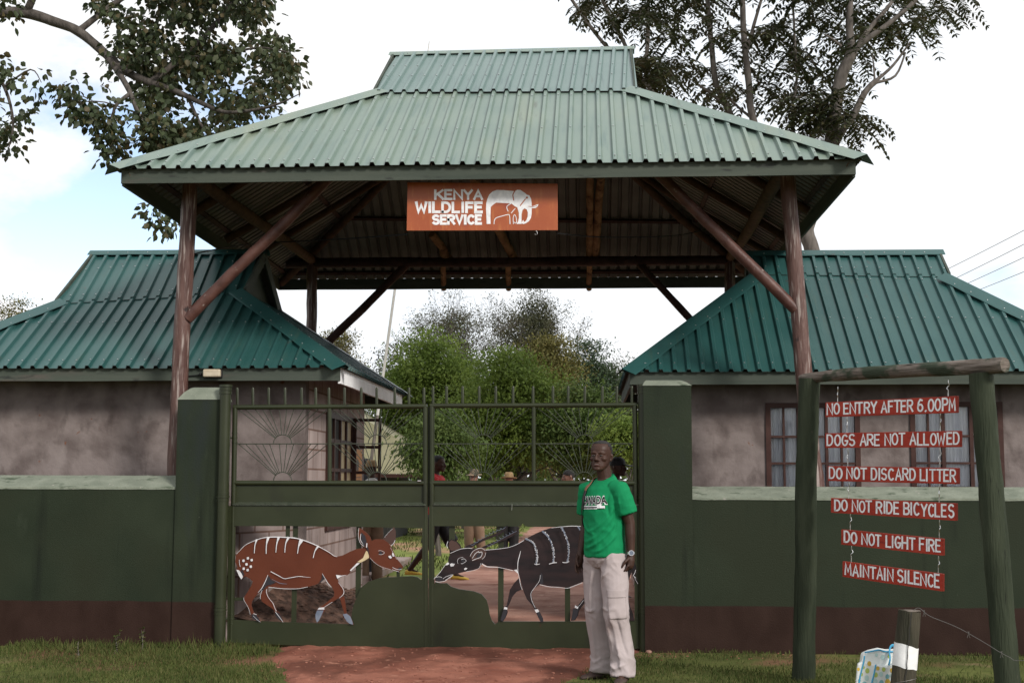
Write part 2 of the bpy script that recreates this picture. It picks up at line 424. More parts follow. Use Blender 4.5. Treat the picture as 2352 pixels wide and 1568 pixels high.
# ------------------------------------------------------------------ mesh helpers
class MB:
    def __init__(self):
        self.v, self.f, self.m = [], [], []

    def add(self, verts, faces, mat=0):
        o = len(self.v)
        self.v += [tuple(x) for x in verts]
        self.f += [tuple(i + o for i in q) for q in faces]
        self.m += [mat] * len(faces)

    def box(self, a, b, mat=0):
        x0, y0, z0 = a
        x1, y1, z1 = b
        self.add([(x0, y0, z0), (x1, y0, z0), (x1, y1, z0), (x0, y1, z0), (x0, y0, z1), (x1, y0, z1), (x1, y1, z1), (x0, y1, z1)],
                 [(0, 3, 2, 1), (4, 5, 6, 7), (0, 1, 5, 4), (1, 2, 6, 5), (2, 3, 7, 6), (3, 0, 4, 7)], mat)

    def hexa(self, p, mat=0):             # eight corners, bottom ring then top ring
        self.add(p, [(0, 3, 2, 1), (4, 5, 6, 7), (0, 1, 5, 4), (1, 2, 6, 5), (2, 3, 7, 6), (3, 0, 4, 7)], mat)

    def bar(self, a, b, w, h, up=(0, 0, 1), mat=0):
        a, b, up = Vector(a), Vector(b), Vector(up)
        d = (b - a).normalized()
        s = d.cross(up).normalized() * (w / 2)
        t = s.cross(d).normalized() * (h / 2)
        self.add([a - s - t, a + s - t, a + s + t, a - s + t, b - s - t, b + s - t, b + s + t, b - s + t],
                 [(0, 1, 2, 3), (7, 6, 5, 4), (0, 4, 5, 1), (1, 5, 6, 2), (2, 6, 7, 3), (3, 7, 4, 0)], mat)

    def tube(self, pts, r, seg=8, caps=True, mat=0, ell=None, jit=0.0, ref=None):
        pts = [Vector(p) for p in pts]
        n = len(pts)
        rs = r if isinstance(r, (list, tuple)) else [r] * n
        verts, faces = [], []
        d0 = (pts[1] - pts[0]).normalized()
        a = Vector(ref) if ref else (Vector((0, 0, 1)) if abs(d0.z) < .9 else Vector((1, 0, 0)))
        s = d0.cross(a).normalized()
        for i in range(n):
            if i == 0:
                d = d0
            elif i == n - 1:
                d = (pts[i] - pts[i - 1]).normalized()
            else:
                d = ((pts[i + 1] - pts[i]).normalized() + (pts[i] - pts[i - 1]).normalized()).normalized()
            s = (s - d * s.dot(d)).normalized()
            t = d.cross(s)
            for k in range(seg):
                th = 2 * math.pi * k / seg
                rr = rs[i] * (1 + jit * (noise.noise(Vector((pts[i].x * 7 + k * 1.7, pts[i].y * 7, pts[i].z * 7 + k)))) if jit else 1)
                e = ell if ell else (1, 1)
                verts.append(pts[i] + s * (rr * e[0] * math.cos(th)) + t * (rr * e[1] * math.sin(th)))
        for i in range(n - 1):
            for k in range(seg):
                k2 = (k + 1) % seg
                faces.append((i * seg + k, i * seg + k2, (i + 1) * seg + k2, (i + 1) * seg + k))
        if caps:
            faces.append(tuple(range(seg - 1, -1, -1)))
            faces.append(tuple(range((n - 1) * seg, n * seg)))
        self.add(verts, faces, mat)

    def limb(self, pts, r, seg=12):        # tube with rounded ends
        pts = [Vector(p) for p in pts]
        d = (pts[0] - pts[1]).normalized()
        e = (pts[-1] - pts[-2]).normalized()
        P = [pts[0] + d * r[0] * .92, pts[0] + d * r[0] * .6] + pts + [pts[-1] + e * r[-1] * .6, pts[-1] + e * r[-1] * .92]
        Q = [r[0] * .35, r[0] * .8] + list(r) + [r[-1] * .8, r[-1] * .35]
        self.tube(P, Q, seg)

    def loft(self, rings, seg=24, mat=0, power=1.0):   # rings: (cx, cy, z, rx, ry_front, ry_back, tilt)
        verts, faces = [], []
        for (cx, cy, z, rx, rf, rb, ti) in rings:
            for k in range(seg):
                th = 2 * math.pi * k / seg
                c, s = math.cos(th), math.sin(th)
                c = math.copysign(abs(c) ** power, c)
                s = math.copysign(abs(s) ** power, s)
                y = s * (rb if s > 0 else rf)
                verts.append((cx + rx * c, cy + y, z + ti * y))
        n = len(rings)
        for i in range(n - 1):
            for k in range(seg):
                k2 = (k + 1) % seg
                faces.append((i * seg + k, i * seg + k2, (i + 1) * seg + k2, (i + 1) * seg + k))
        faces.append(tuple(range(seg - 1, -1, -1)))
        faces.append(tuple(range((n - 1) * seg, n * seg)))
        self.add(verts, faces, mat)

    def ball(self, c, r, seg=12, rings=8, mat=0):
        c = Vector(c)
        r = r if isinstance(r, (tuple, list)) else (r, r, r)
        verts, faces = [c + Vector((0, 0, r[2]))], []
        for i in range(1, rings):
            ph = math.pi * i / rings
            for k in range(seg):
                th = 2 * math.pi * k / seg
                verts.append(c + Vector((r[0] * math.sin(ph) * math.cos(th), r[1] * math.sin(ph) * math.sin(th), r[2] * math.cos(ph))))
        verts.append(c - Vector((0, 0, r[2])))
        for k in range(seg):
            faces.append((0, 1 + k, 1 + (k + 1) % seg))
            faces.append((len(verts) - 1, 1 + (rings - 2) * seg + (k + 1) % seg, 1 + (rings - 2) * seg + k))
        for i in range(rings - 2):
            for k in range(seg):
                k2 = (k + 1) % seg
                faces.append((1 + i * seg + k, 1 + (i + 1) * seg + k, 1 + (i + 1) * seg + k2, 1 + i * seg + k2))
        self.add(verts, faces, mat)

    def plate(self, outer, holes, depth, mat=0):       # planar outline of 3D points, extruded along the vector depth
        loops = [[Vector(p) for p in outer]] + [[Vector(p) for p in h] for h in holes]
        flat = [p for l in loops for p in l]
        tris = tessellate_polygon(loops)
        n = len(flat)
        depth = Vector(depth)
        verts = flat + [p + depth for p in flat]
        faces = []
        for t in tris:
            nn = (flat[t[1]] - flat[t[0]]).cross(flat[t[2]] - flat[t[0]])
            a = t if nn.dot(depth) < 0 else t[::-1]
            faces.append(tuple(a))
            faces.append(tuple(i + n for i in a[::-1]))
        o = 0
        for l in loops:
            k = len(l)
            for i in range(k):
                j = (i + 1) % k
                faces.append((o + i, o + j, o + j + n, o + i + n))
            o += k
        self.add(verts, faces, mat)

    def ribbon(self, pts, w, place, d, mat=0, closed=False):   # painted stroke on a plane: place(x, y, d) -> point
        pts = [Vector(p[:2]) for p in pts]
        n = len(pts)
        ws = w if isinstance(w, (list, tuple)) else [w] * n
        verts, faces = [], []
        for i in range(n):
            if closed:
                a, b = pts[i - 1], pts[(i + 1) % n]
                d1, d2 = (pts[i] - a), (b - pts[i])
            else:
                d1 = pts[i] - pts[i - 1] if i else pts[1] - pts[0]
                d2 = pts[i + 1] - pts[i] if i < n - 1 else d1
            d1 = d1.normalized(); d2 = d2.normalized()
            tg = (d1 + d2)
            tg = tg.normalized() if tg.length > 1e-6 else d1
            nn = Vector((-tg.y, tg.x))
            c = max(.55, nn.dot(Vector((-d1.y, d1.x))))
            h = ws[i] / 2 / c
            p = pts[i]
            if not closed and i == 0:
                p = p - d1 * ws[i] * .4
            if not closed and i == n - 1:
                p = p + d2 * ws[i] * .4
            verts += [place(p.x + nn.x * h, p.y + nn.y * h, d), place(p.x - nn.x * h, p.y - nn.y * h, d)]
        for i in range(n if closed else n - 1):
            j = (i + 1) % n
            faces.append((2 * i, 2 * i + 1, 2 * j + 1, 2 * j))
        self.add(verts, faces, mat)

    def poly(self, pts, place, d, mat=0):
        P = [place(p[0], p[1], d) for p in pts]
        tr = tessellate_polygon([[Vector(p) for p in P]])
        self.add(P, [tuple(t) for t in tr], mat)

    def mesh(self, name, mats=None):
        me = bpy.data.meshes.new(name)
        me.from_pydata(self.v, [], self.f)
        for k in mats or []:
            me.materials.append(mt[k] if isinstance(k, str) else k)
        if mats and len(mats) > 1:
            me.polygons.foreach_set('material_index', self.m)
        me.update()
        return me

    def build(self, name, mats, parent=None, smooth=None, bevel=0.0, fix=True):
        mats = [mats] if isinstance(mats, str) else mats
        me = self.mesh(name, mats)
        if fix:
            b = bmesh.new()
            b.from_mesh(me)
            bmesh.ops.recalc_face_normals(b, faces=b.faces)
            b.to_mesh(me)
            b.free()
        return link(name, me, parent, smooth, bevel)


def link(name, me, parent=None, smooth=None, bevel=0.0):
    if smooth is not None:
        me.polygons.foreach_set('use_smooth', [True] * len(me.polygons))
        if smooth < 179:
            me.set_sharp_from_angle(angle=R(smooth))
    o = bpy.data.objects.new(name, me)
    COL.objects.link(o)
    if parent is not None:
        o.parent = parent
        if parent.type == 'EMPTY':
            o.matrix_parent_inverse = Matrix.Translation(-Vector(parent.location))
    if bevel:
        bv = o.modifiers.new('bevel', 'BEVEL')
        bv.width = bevel
        bv.segments = 2
        bv.limit_method = 'ANGLE'
        bv.angle_limit = R(40)
    return o


def tag(o, label, cat, group=None, kind=None):
    if label: o['label'] = label
    if cat: o['category'] = cat
    if group: o['group'] = group
    if kind: o['kind'] = kind
    return o


def thing(name, label, cat, loc, group=None):
    o = bpy.data.objects.new(name, None)
    o.empty_display_size = .2
    COL.objects.link(o)
    o.location = Vector(loc)
    return tag(o, label, cat, group)


_tmp = None


def remesh(mb, name, voxel, smooth=4, fac=.5):
    """voxel union of overlapping closed shells, smoothed; evaluated in a scratch scene"""
    global _tmp
    if _tmp is None:
        _tmp = bpy.data.scenes.new('scratch')
    me = mb.mesh(name)
    o = bpy.data.objects.new('tmp', me)
    _tmp.collection.objects.link(o)
    r = o.modifiers.new('r', 'REMESH')
    r.mode = 'VOXEL'
    r.voxel_size = voxel
    if smooth:
        s = o.modifiers.new('s', 'SMOOTH')
        s.factor = fac
        s.iterations = smooth
    with bpy.context.temp_override(scene=_tmp, view_layer=_tmp.view_layers[0]):
        dg = bpy.context.evaluated_depsgraph_get()
        res = bpy.data.meshes.new_from_object(o.evaluated_get(dg))
    res.name = name
    bpy.data.objects.remove(o)
    bpy.data.meshes.remove(me)
    return res


def crumple(me, amp, sc, st=(1, 1, 1), seed=0.0, mask=None):
    if not amp: return
    n = len(me.vertices)
    co = np.empty(n * 3, np.float32); no = np.empty(n * 3, np.float32)
    me.vertices.foreach_get('co', co); me.vertices.foreach_get('normal', no)
    co = co.reshape(-1, 3); no = no.reshape(-1, 3)
    h = np.empty(n, np.float32)
    for i in range(n):
        c = co[i]
        q = noise.noise(Vector((c[0] * sc * st[0] + seed, c[1] * sc * st[1], c[2] * sc * st[2] + c[0] * sc * .5)))
        h[i] = (1 - abs(q) * 2) * (mask(Vector(c)) if mask else 1)
    co = co + no * (amp * h)[:, None]
    me.vertices.foreach_set('co', co.astype(np.float32).ravel())
    me.update()


def crease(me, lines, amp, wd):
    """raise (or press in) cloth along poly-lines"""
    n = len(me.vertices)
    co = np.empty(n * 3, np.float32); no = np.empty(n * 3, np.float32)
    me.vertices.foreach_get('co', co); me.vertices.foreach_get('normal', no)
    co = co.reshape(-1, 3); no = no.reshape(-1, 3)
    h = np.zeros(n)
    for (pts, a_, w_) in lines:
        q = [np.array(p[:3]) for p in smoothpts(pts, 4)] if len(pts) > 2 else [np.array(p) for p in pts]
        best = np.full(n, 9.0); tt = np.zeros(n)
        m = len(q) - 1
        for i in range(m):
            d = q[i + 1] - q[i]
            t = np.clip(((co - q[i]) @ d) / (d @ d), 0, 1)
            e = np.linalg.norm(co - (q[i] + t[:, None] * d), axis=1)
            u = e < best
            best[u] = e[u]; tt[u] = (i + t[u]) / m
        h += a_ * amp * np.exp(-(best / (w_ * wd)) ** 2) * np.sin(np.pi * np.clip(tt * .9 + .08, 0, 1)) ** .6
    me.vertices.foreach_set('co', (co + no * h[:, None]).astype(np.float32).ravel())
    me.update()


def smoothpts(pts, k=4, closed=False):     # Catmull-Rom
    P = [Vector(p) for p in pts]
    n = len(P)
    out = []
    rng = range(n if closed else n - 1)
    for i in rng:
        if closed:
            p0, p1, p2, p3 = P[i - 1], P[i], P[(i + 1) % n], P[(i + 2) % n]
        else:
            p0, p1, p2, p3 = P[max(0, i - 1)], P[i], P[i + 1], P[min(n - 1, i + 2)]
        for j in range(k):
            t = j / k
            out.append(.5 * ((2 * p1) + (p2 - p0) * t + (2 * p0 - 5 * p1 + 4 * p2 - p3) * t * t + (3 * p1 - p0 - 3 * p2 + p3) * t ** 3))
    if not closed:
        out.append(P[-1])
    return out


def log(mb, a, b, r0, r1, bend=.02, seg=12, n=9, jit=.12, mat=0, seed=0):
    a, b = Vector(a), Vector(b)
    pts, rs = [], []
    for i in range(n):
        t = i / (n - 1)
        p = a.lerp(b, t)
        k = math.sin(math.pi * t) * bend
        q = Vector((noise.noise(Vector((t * 2.3 + seed, 1.3, seed))), noise.noise(Vector((seed, t * 2.3, 4.1))), noise.noise(Vector((2.2, seed, t * 2.3))) * .4))
        pts.append(p + q * k * 2)
        rs.append(r0 + (r1 - r0) * t)
    mb.tube(pts, rs, seg, jit=jit, mat=mat)


# leaves: numpy card clouds -------------------------------------------------
def cards(name, P, D, N, Ln, Wd, mat, parent, fold=.25, oval=False):
    """one folded leaf (two quads) per row: base P, direction D, normal N, length, width"""
    n = len(P)
    D = D / np.linalg.norm(D, axis=1, keepdims=True)
    S = np.cross(D, N)
    S /= np.linalg.norm(S, axis=1, keepdims=True) + 1e-9
    N2 = np.cross(S, D)
    Ln = Ln[:, None]; Wd = Wd[:, None]
    mid = P + D * Ln * .45
    tip = P + D * Ln
    a = mid + S * Wd * .5 + N2 * Wd * fold
    b = mid - S * Wd * .5 + N2 * Wd * fold
    V = np.stack([P, a, tip, b], 1).reshape(-1, 3)
    base = np.arange(n) * 4
    T = np.stack([base, base + 1, base + 2, base, base + 2, base + 3], 1).reshape(-1)
    k, per_ = 4, [3, 3]
    if oval:                                  # six-cornered blade folded along its midrib
        k, per_ = 6, [4, 4]
        m1, m2 = P + D * Ln * .25, P + D * Ln * .58
        sa, sb = S * Wd * .44 + N2 * Wd * fold * .8, S * Wd * .46 + N2 * Wd * fold
        qa, qb = -S * Wd * .44 + N2 * Wd * fold * .8, -S * Wd * .46 + N2 * Wd * fold
        V = np.stack([P, m1 + sa, m2 + sb, tip, m2 + qb, m1 + qa], 1).reshape(-1, 3)
        base = np.arange(n) * 6
        T = np.stack([base, base + 1, base + 2, base + 3, base, base + 3, base + 4, base + 5], 1).reshape(-1)
    c_ = per_[0]
    me = bpy.data.meshes.new(name)
    me.vertices.add(len(V))
    me.vertices.foreach_set('co', V.astype(np.float32).ravel())
    nt_ = n * 2
    me.loops.add(nt_ * c_)
    me.loops.foreach_set('vertex_index', T.astype(np.int32))
    me.polygons.add(nt_)
    me.polygons.foreach_set('loop_start', np.arange(nt_, dtype=np.int32) * c_)
    me.polygons.foreach_set('loop_total', np.full(nt_, c_, dtype=np.int32))
    me.materials.append(mt[mat])
    me.update()
    me.validate()
    return link(name, me, parent)


def rndunit(n):
    v = RNG.normal(size=(n, 3))
    return v / np.linalg.norm(v, axis=1, keepdims=True)


def inpoly(x, y, poly):
    c = False
    j = len(poly) - 1
    for i in range(len(poly)):
        xi, yi = poly[i]
        xj, yj = poly[j]
        if (yi > y) != (yj > y) and x < (xj - xi) * (y - yi) / (yj - yi) + xi:
            c = not c
        j = i
    return c


# ------------------------------------------------------------------ ground
def sheet(name, mat, x0, x1, y0, y1, nx, ny, zf, kind='structure', xedge=None, ex=1.0):
    mb = MB()
    vs = []
    for j in range(ny + 1):
        for i in range(nx + 1):
            y = y0 + (y1 - y0) * (j / ny) ** ex
            a, b = (xedge(y) if xedge else (x0, x1))
            x = a + (b - a) * i / nx
            vs.append((x, y, zf(x, y)))
    fs = [(j * (nx + 1) + i, j * (nx + 1) + i + 1, (j + 1) * (nx + 1) + i + 1, (j + 1) * (nx + 1) + i) for j in range(ny) for i in range(nx)]
    mb.add(vs, fs)
    o = mb.build(name, mat, None, smooth=180)
    tag(o, None, None, kind=kind)
    return o


g = MB()
g.add([(-400, -60, 0), (400, -60, 0), (400, 700, 0), (-400, 700, 0)], [(0, 1, 2, 3)])
ground = tag(g.build('ground', 'lawn'), None, None, kind='structure')


def road_edge(y):
    if y < 12.1:
        a, b = -2.30 - .30 * (y - 10), -.10 + .20 * (y - 9.9)
        if y < 10:
            a = -2.30 - .04 * (10 - y)
        if y > 11.2:
            b += .35 * (y - 11.2)
    else:
        t = min(1, (y - 12.1) / 4.5)
        a, b = -2.72 - .1 * t, .75 + 1.9 * t
        if y > 17:
            a += min(1, (y - 17) / 10) * .9
            b += min(1, (y - 17) / 10) * 1.6
    a += .16 * noise.noise(Vector((y * 1.9, 3.1, 0))) + .08 * noise.noise(Vector((y * 6, 1.1, 0)))
    b += .16 * noise.noise(Vector((y * 1.7, 8.1, 0))) + .08 * noise.noise(Vector((y * 6, 5.1, 0)))
    return a, b


def road_z(x, y):
    n_ = noise.noise(Vector((x * 1.3, y * .9, 0))) * .006 + noise.noise(Vector((x * 5, y * 5, 2))) * .007 + noise.noise(Vector((x * 13, y * 13, 4))) * .005
    a, b = road_edge(y)
    k = max(0, min(1, min(x - a, b - x) / .22))
    rut = -.010 * (math.exp(-((x + 1.75) / .16) ** 2) + math.exp(-((x + .45) / .16) ** 2)) if y < 16 else 0
    return -.012 + k * (.034 + n_ * 2.0 + rut)


sheet('dirt_road', 'soil', 0, 0, 0, 12.32, 64, 300, road_z, xedge=road_edge)
sheet('dirt_road', 'soil_sunlit', 0, 0, 12.32, 110, 46, 600, road_z, xedge=road_edge, ex=1.6)
mb = MB()
for _ in range(700):
    y = RNG.uniform(9.4, 12.0)
    a, b = road_edge(y)
    x = RNG.uniform(a - .12, b + .25) if RNG.random() < .6 else RNG.uniform(.2, 1.9)
    if x > b + .25 and y < 11.55: continue
    s = RNG.uniform(.003, .012) ** 1.0
    mb.ball((x, y, max(0, road_z(x, y)) + s * .3), (s * RNG.uniform(.8, 1.4), s, s * .6), 6, 4)
tag(mb.build('clods', 'clod', None), None, None, kind='stuff')

# verandah slab beside the far end of the left house
mb = MB()
mb.box((-6.5, 17.0, 0), (-3.19, 24.2, .115))
tag(mb.build('pavement', 'concrete', bevel=.012), None, None, kind='structure')
mb = MB()
mb.box((.62, 15.2, 0), (1.0, 20.5, .16))
mb.box((1.003, 15.0, 0), (4.9, 20.6, .158))
tag(mb.build('pavement', 'concrete', bevel=.012), None, None, kind='structure')

mb = MB()
mb.add([(-60, 17.2, .004), (60, 17.2, .004), (60, 76, .004), (-60, 76, .004)], [(0, 1, 2, 3)])
tag(mb.build('lawn', 'lawn_sunlit'), None, None, kind='structure')  # grass sheet beyond the gate, sunlight painted into its colour
# low block wall closing the gap between the gate pillar and the left house
bw = thing('block_wall', 'low bare block wall joining the left gate pillar to the left house', 'wall', (-3.05, 12.85, 0))
mb = MB()
mb.hexa([(-3.42, 12.38, -.05), (-3.24, 12.38, -.05), (-2.815, 13.42, -.05), (-3.0, 13.42, -.05), (-3.42, 12.38, 1.3), (-3.24, 12.38, 1.3), (-2.815, 13.42, 1.3), (-3.0, 13.42, 1.3)])
mb.build('blocks', 'block', bw, bevel=.008)

# rubble and leaves heaped against that wall
def heap_line(t):
    pts = [Vector((-3.22, 12.34, 0)), Vector((-2.80, 13.42, 0)), Vector((-2.85, 16.7, 0))]
    d = t * 4.5
    return pts[0].lerp(pts[1], d / 1.16) if d < 1.16 else pts[1].lerp(pts[2], (d - 1.16) / 3.34)


def heap_h(t, q):
    H_ = .24 + .26 * min(1, t / .16) - .40 * max(0, t - .25) / .75
    return H_ * max(0, 1 - q) ** 1.15 + .035 * noise.noise(Vector((t * 22, q * 6, 1))) * (1 - q) - .012 + .02 * (1 - q)


mb = MB()
NS, NQ = 70, 22
vs = []
for i in range(NS + 1):
    for k in range(NQ + 1):
        p = heap_line(i / NS)
        q = k / NQ
        vs.append((p.x - .05 + q * 1.25 * (1 - .35 * i / NS), p.y - .02 + .06 * q, heap_h(i / NS, q)))
mb.add(vs, [(i * (NQ + 1) + k, i * (NQ + 1) + k + 1, (i + 1) * (NQ + 1) + k + 1, (i + 1) * (NQ + 1) + k) for i in range(NS) for k in range(NQ)])
for _ in range(1100):
    t, q = RNG.random(), RNG.random()
    p = heap_line(t)
    s_ = RNG.uniform(.010, .034)
    mb.ball((p.x - .05 + q * 1.25 * (1 - .35 * t), p.y + .06 * q, max(0, heap_h(t, q)) + s_ * .25), (s_, s_ * RNG.uniform(.6, 1.2), s_ * RNG.uniform(.2, .5)), 6, 4)
tag(mb.build('leaf_litter', 'litter', None), None, None, kind='stuff')

# leaf litter and rubble at the foot of the block wall
mb = MB()
for _ in range(900):
    x, y = RNG.uniform(-2.84, -1.6), RNG.uniform(12.3, 17.2)
    if x > -2.84 + 1.45 * (1 - abs(y - 14.2) / 4.6):
        continue
    s = RNG.uniform(.012, .04)
    mb.ball((x, y, s * .3), (s, s * RNG.uniform(.6, 1.2), s * RNG.uniform(.25, .6)), 6, 4)
tag(mb.build('leaf_litter', 'litter', None), None, None, kind='stuff')

# ------------------------------------------------------------------ grass blades (uncountable)
def blades(name, pts, hmin, hmax, wd):
    P = np.array(pts)
    n = len(P)
    D = np.stack([RNG.normal(0, .42, n), RNG.normal(0, .42, n), np.ones(n)], 1)
    N = rndunit(n)
    sc = np.array([p[2] for p in pts])
    P = P.copy(); P[:, 2] = 0.0
    Ln = RNG.uniform(hmin, hmax, n) * sc
    o = cards(name, P, D, N, Ln, np.full(n, wd), 'grass', None, fold=.1)
    return o


gp = []
for _ in range(190000):
    x, y = RNG.uniform(-5.2, 4.6), RNG.uniform(8.3, 12.0)
    a, b = road_edge(y)
    d = min(abs(x - a), abs(x - b))
    if a < x < b:
        if d > .10 or RNG.random() > .25:
            continue
    pn = noise.noise(Vector((x * 1.1, y * 1.4, 0)))
    dens = .50 + 1.1 * pn if x < 0 else .34 + 1.2 * pn
    if 11.2 < y and x > .5:
        dens *= .35
    if RNG.random() > max(.05, dens):
        continue
    h = .8 + .5 * noise.noise(Vector((x * 2.2, y * 2.2, 5)))
    if x < -2.6 and y > 11.35:
        h *= 1.25 + (.6 + 1.9 * max(0, noise.noise(Vector((x * 2.1, 2, 7))))) * (y - 11.35) / .6 * RNG.uniform(.3, 1.5)
    gp.append((x, y, h))
tag(blades('grass', gp, .025, .072, .0065), None, None, kind='stuff')
gp = []
for _ in range(26000):
    y = RNG.uniform(20, 46)
    x = RNG.uniform(-9, 9)
    a, b = road_edge(y)
    if a < x < b or RNG.random() > .5 + 1.3 * noise.noise(Vector((x * .5, y * .5, 0))):
        continue
    gp.append((x, y, 1))
tag(blades('grass', gp, .05, .12, .03), None, None, kind='stuff')

# ------------------------------------------------------------------ boundary walls, pillars, gate posts
WF, WB = 12.0, 12.24


def boundary(label, x0, x1, vf, vb, uu):
    zf = at(uu, vf, WF).z
    zb = at(uu, vb, WB).z
    t = thing('boundary_wall', label, 'wall', ((x0 + x1) / 2, WF, 0))
    m_ = MB()
    n = 60
    for i in range(n):
        a, b = x0 + (x1 - x0) * i / n, x0 + (x1 - x0) * (i + 1) / n
        o = len(m_.v)
        m_.v += [(a, WF, -.05), (b, WF, -.05), (b, WF, zf), (a, WF, zf), (a, WB, -.05), (b, WB, -.05), (b, WB, zf), (a, WB, zf)]
        m_.f += [(o, o + 1, o + 2, o + 3), (o + 5, o + 4, o + 7, o + 6)]
        m_.m += [0, 0]
    m_.build('wall', 'wall_green', t)
    c = MB()
    vs, fs = [], []
    for i in range(n + 1):
        x = x0 + (x1 - x0) * i / n
        j = .006 * noise.noise(Vector((x * 6, 0, 1))) + .003 * noise.noise(Vector((x * 21, 0, 1)))
        vs += [(x, WF - .006, zf - .012 + j), (x, WF - .004, zf + .008 + j * .6), (x, WB - .02, zb - .006 + j), (x, WB + .004, zb + j), (x, WB + .006, zf - .012)]
    for i in range(n):
        for k in range(4):
            fs.append((i * 5 + k, i * 5 + 5 + k, i * 5 + 6 + k, i * 5 + 1 + k))
    fs += [(0, 1, 2, 3, 4), tuple(n * 5 + k for k in (4, 3, 2, 1, 0))]
    c.add(vs, fs)
    c.build('coping', 'coping', t, smooth=35)
    return t


pxl0, pxl1 = at(403.5, 1100, WF - .02).x, at(501, 1100, WF - .02).x
pxr0, pxr1 = at(1479, 1100, WF - .02).x, at(1590, 1100, WF - .02).x
boundary('green boundary wall with brown painted foot, in front of the windowless mottled wall', -11, pxl0 + .02, 1120, 1091, 200)
boundary('green boundary wall with brown painted foot, behind the red rule boards', pxr1 - .02, 9.5, 1145, 1117, 1900)


def pillar(label, x0, x1, v1, v2, il, ir):
    z1, z2 = at((403 + 1590) / 2, v1, WF - .02).z, at(1000, v2, WF + .13).z
    t = thing('gate_pillar', label, 'pillar', ((x0 + x1) / 2, WF - .02, 0))
    y0, y1 = WF - .02, WB + .12
    b = MB()
    nz = 14
    ring = lambda a, c, d, e, z: [(a, d, z), (c, d, z), (c, e, z), (a, e, z)]
    vs, fs = [], []
    for i in range(nz + 1):
        vs += ring(x0, x1, y0, y1, -.05 + (z1 + .05) * i / nz)
    for i in range(nz):
        for k in range(4):
            fs.append((i * 4 + k, i * 4 + (k + 1) % 4, i * 4 + 4 + (k + 1) % 4, i * 4 + 4 + k))
    b.add(vs, fs)
    b.build('shaft', 'wall_green', t)
    c = MB()
    vs, fs = [], []
    g_ = .008
    prof = [(0, 0), (.012, .004), (.45, .62), (.8, .92), (1, 1)]
    for (p, q) in prof:
        vs += ring(x0 - g_ + (il + g_) * p, x1 + g_ - (ir + g_) * p, y0 - g_ + .09 * p, y1 + g_ - .09 * p, z1 + (z2 - z1) * q)
    for i in range(len(prof) - 1):
        for k in range(4):
            fs.append((i * 4 + k, i * 4 + (k + 1) % 4, i * 4 + 4 + (k + 1) % 4, i * 4 + 4 + k))
    n4 = (len(prof) - 1) * 4
    fs += [(n4, n4 + 1, n4 + 2, n4 + 3), (3, 2, 1, 0)]
    c.add(vs, fs)
    c.build('cap', 'coping', t, smooth=50, bevel=.008)
    return t


pillar('green gate pillar with rounded pale top, beside the brown antelope leaf', pxl0, pxl1, 917, 890, .12, .03)
pillar('green gate pillar with bevelled pale top, standing behind the man', pxr0, pxr1, 886, 875, .03, .10)


def gatepost(label, u, v, y, r):
    p = at(u, v, y)
    t = thing('gate_post', label, 'post', (p.x, y, 0))
    b = MB()
    b.tube([(p.x, y, -.05), (p.x, y, p.z)], r, 20)
    b.build('pipe', 'gate', t, smooth=40)
    c = MB()
    for dz in (-.062, -.03, 0):
        c.tube([(p.x, y, p.z + dz), (p.x, y, p.z + dz + .022)], r * (1.12 if dz else 1.17), 20)
    c.build('cap', 'gate', t, smooth=40)
    for zz in (.30, 1.30):
        c = MB()
        for dz in (0, .03, .06):
            c.tube([(p.x, y, zz + dz), (p.x, y, zz + dz + .02)], r * (1.14 if dz == .03 else 1.08), 20)
        c.build('collar', 'gate', t, smooth=40)
    return t


gatepost('green steel pipe post hinging the brown antelope leaf', 518.5, 889, 11.96, .0505)
gatepost('green steel pipe post hinging the dark horned antelope leaf', 1477, 888, 12.05, .047)

# ------------------------------------------------------------------ gate leaves
GY = 12.08


def G(u, v, dy=0.0):
    p = at(u, v, GY)
    return Vector((p.x, GY + dy, p.z))


def zA(x, y): return ((1040 + x / 3.92) * .91875, (1240 + y / 3.92) * .91875)
def zF(x, y): return ((560 + x / 3.92) * .91875, (1240 + y / 3.92) * .91875)
def zB(x, y): return ((1060 + x / 7.84) * .91875, (1280 + y / 7.84) * .91875)


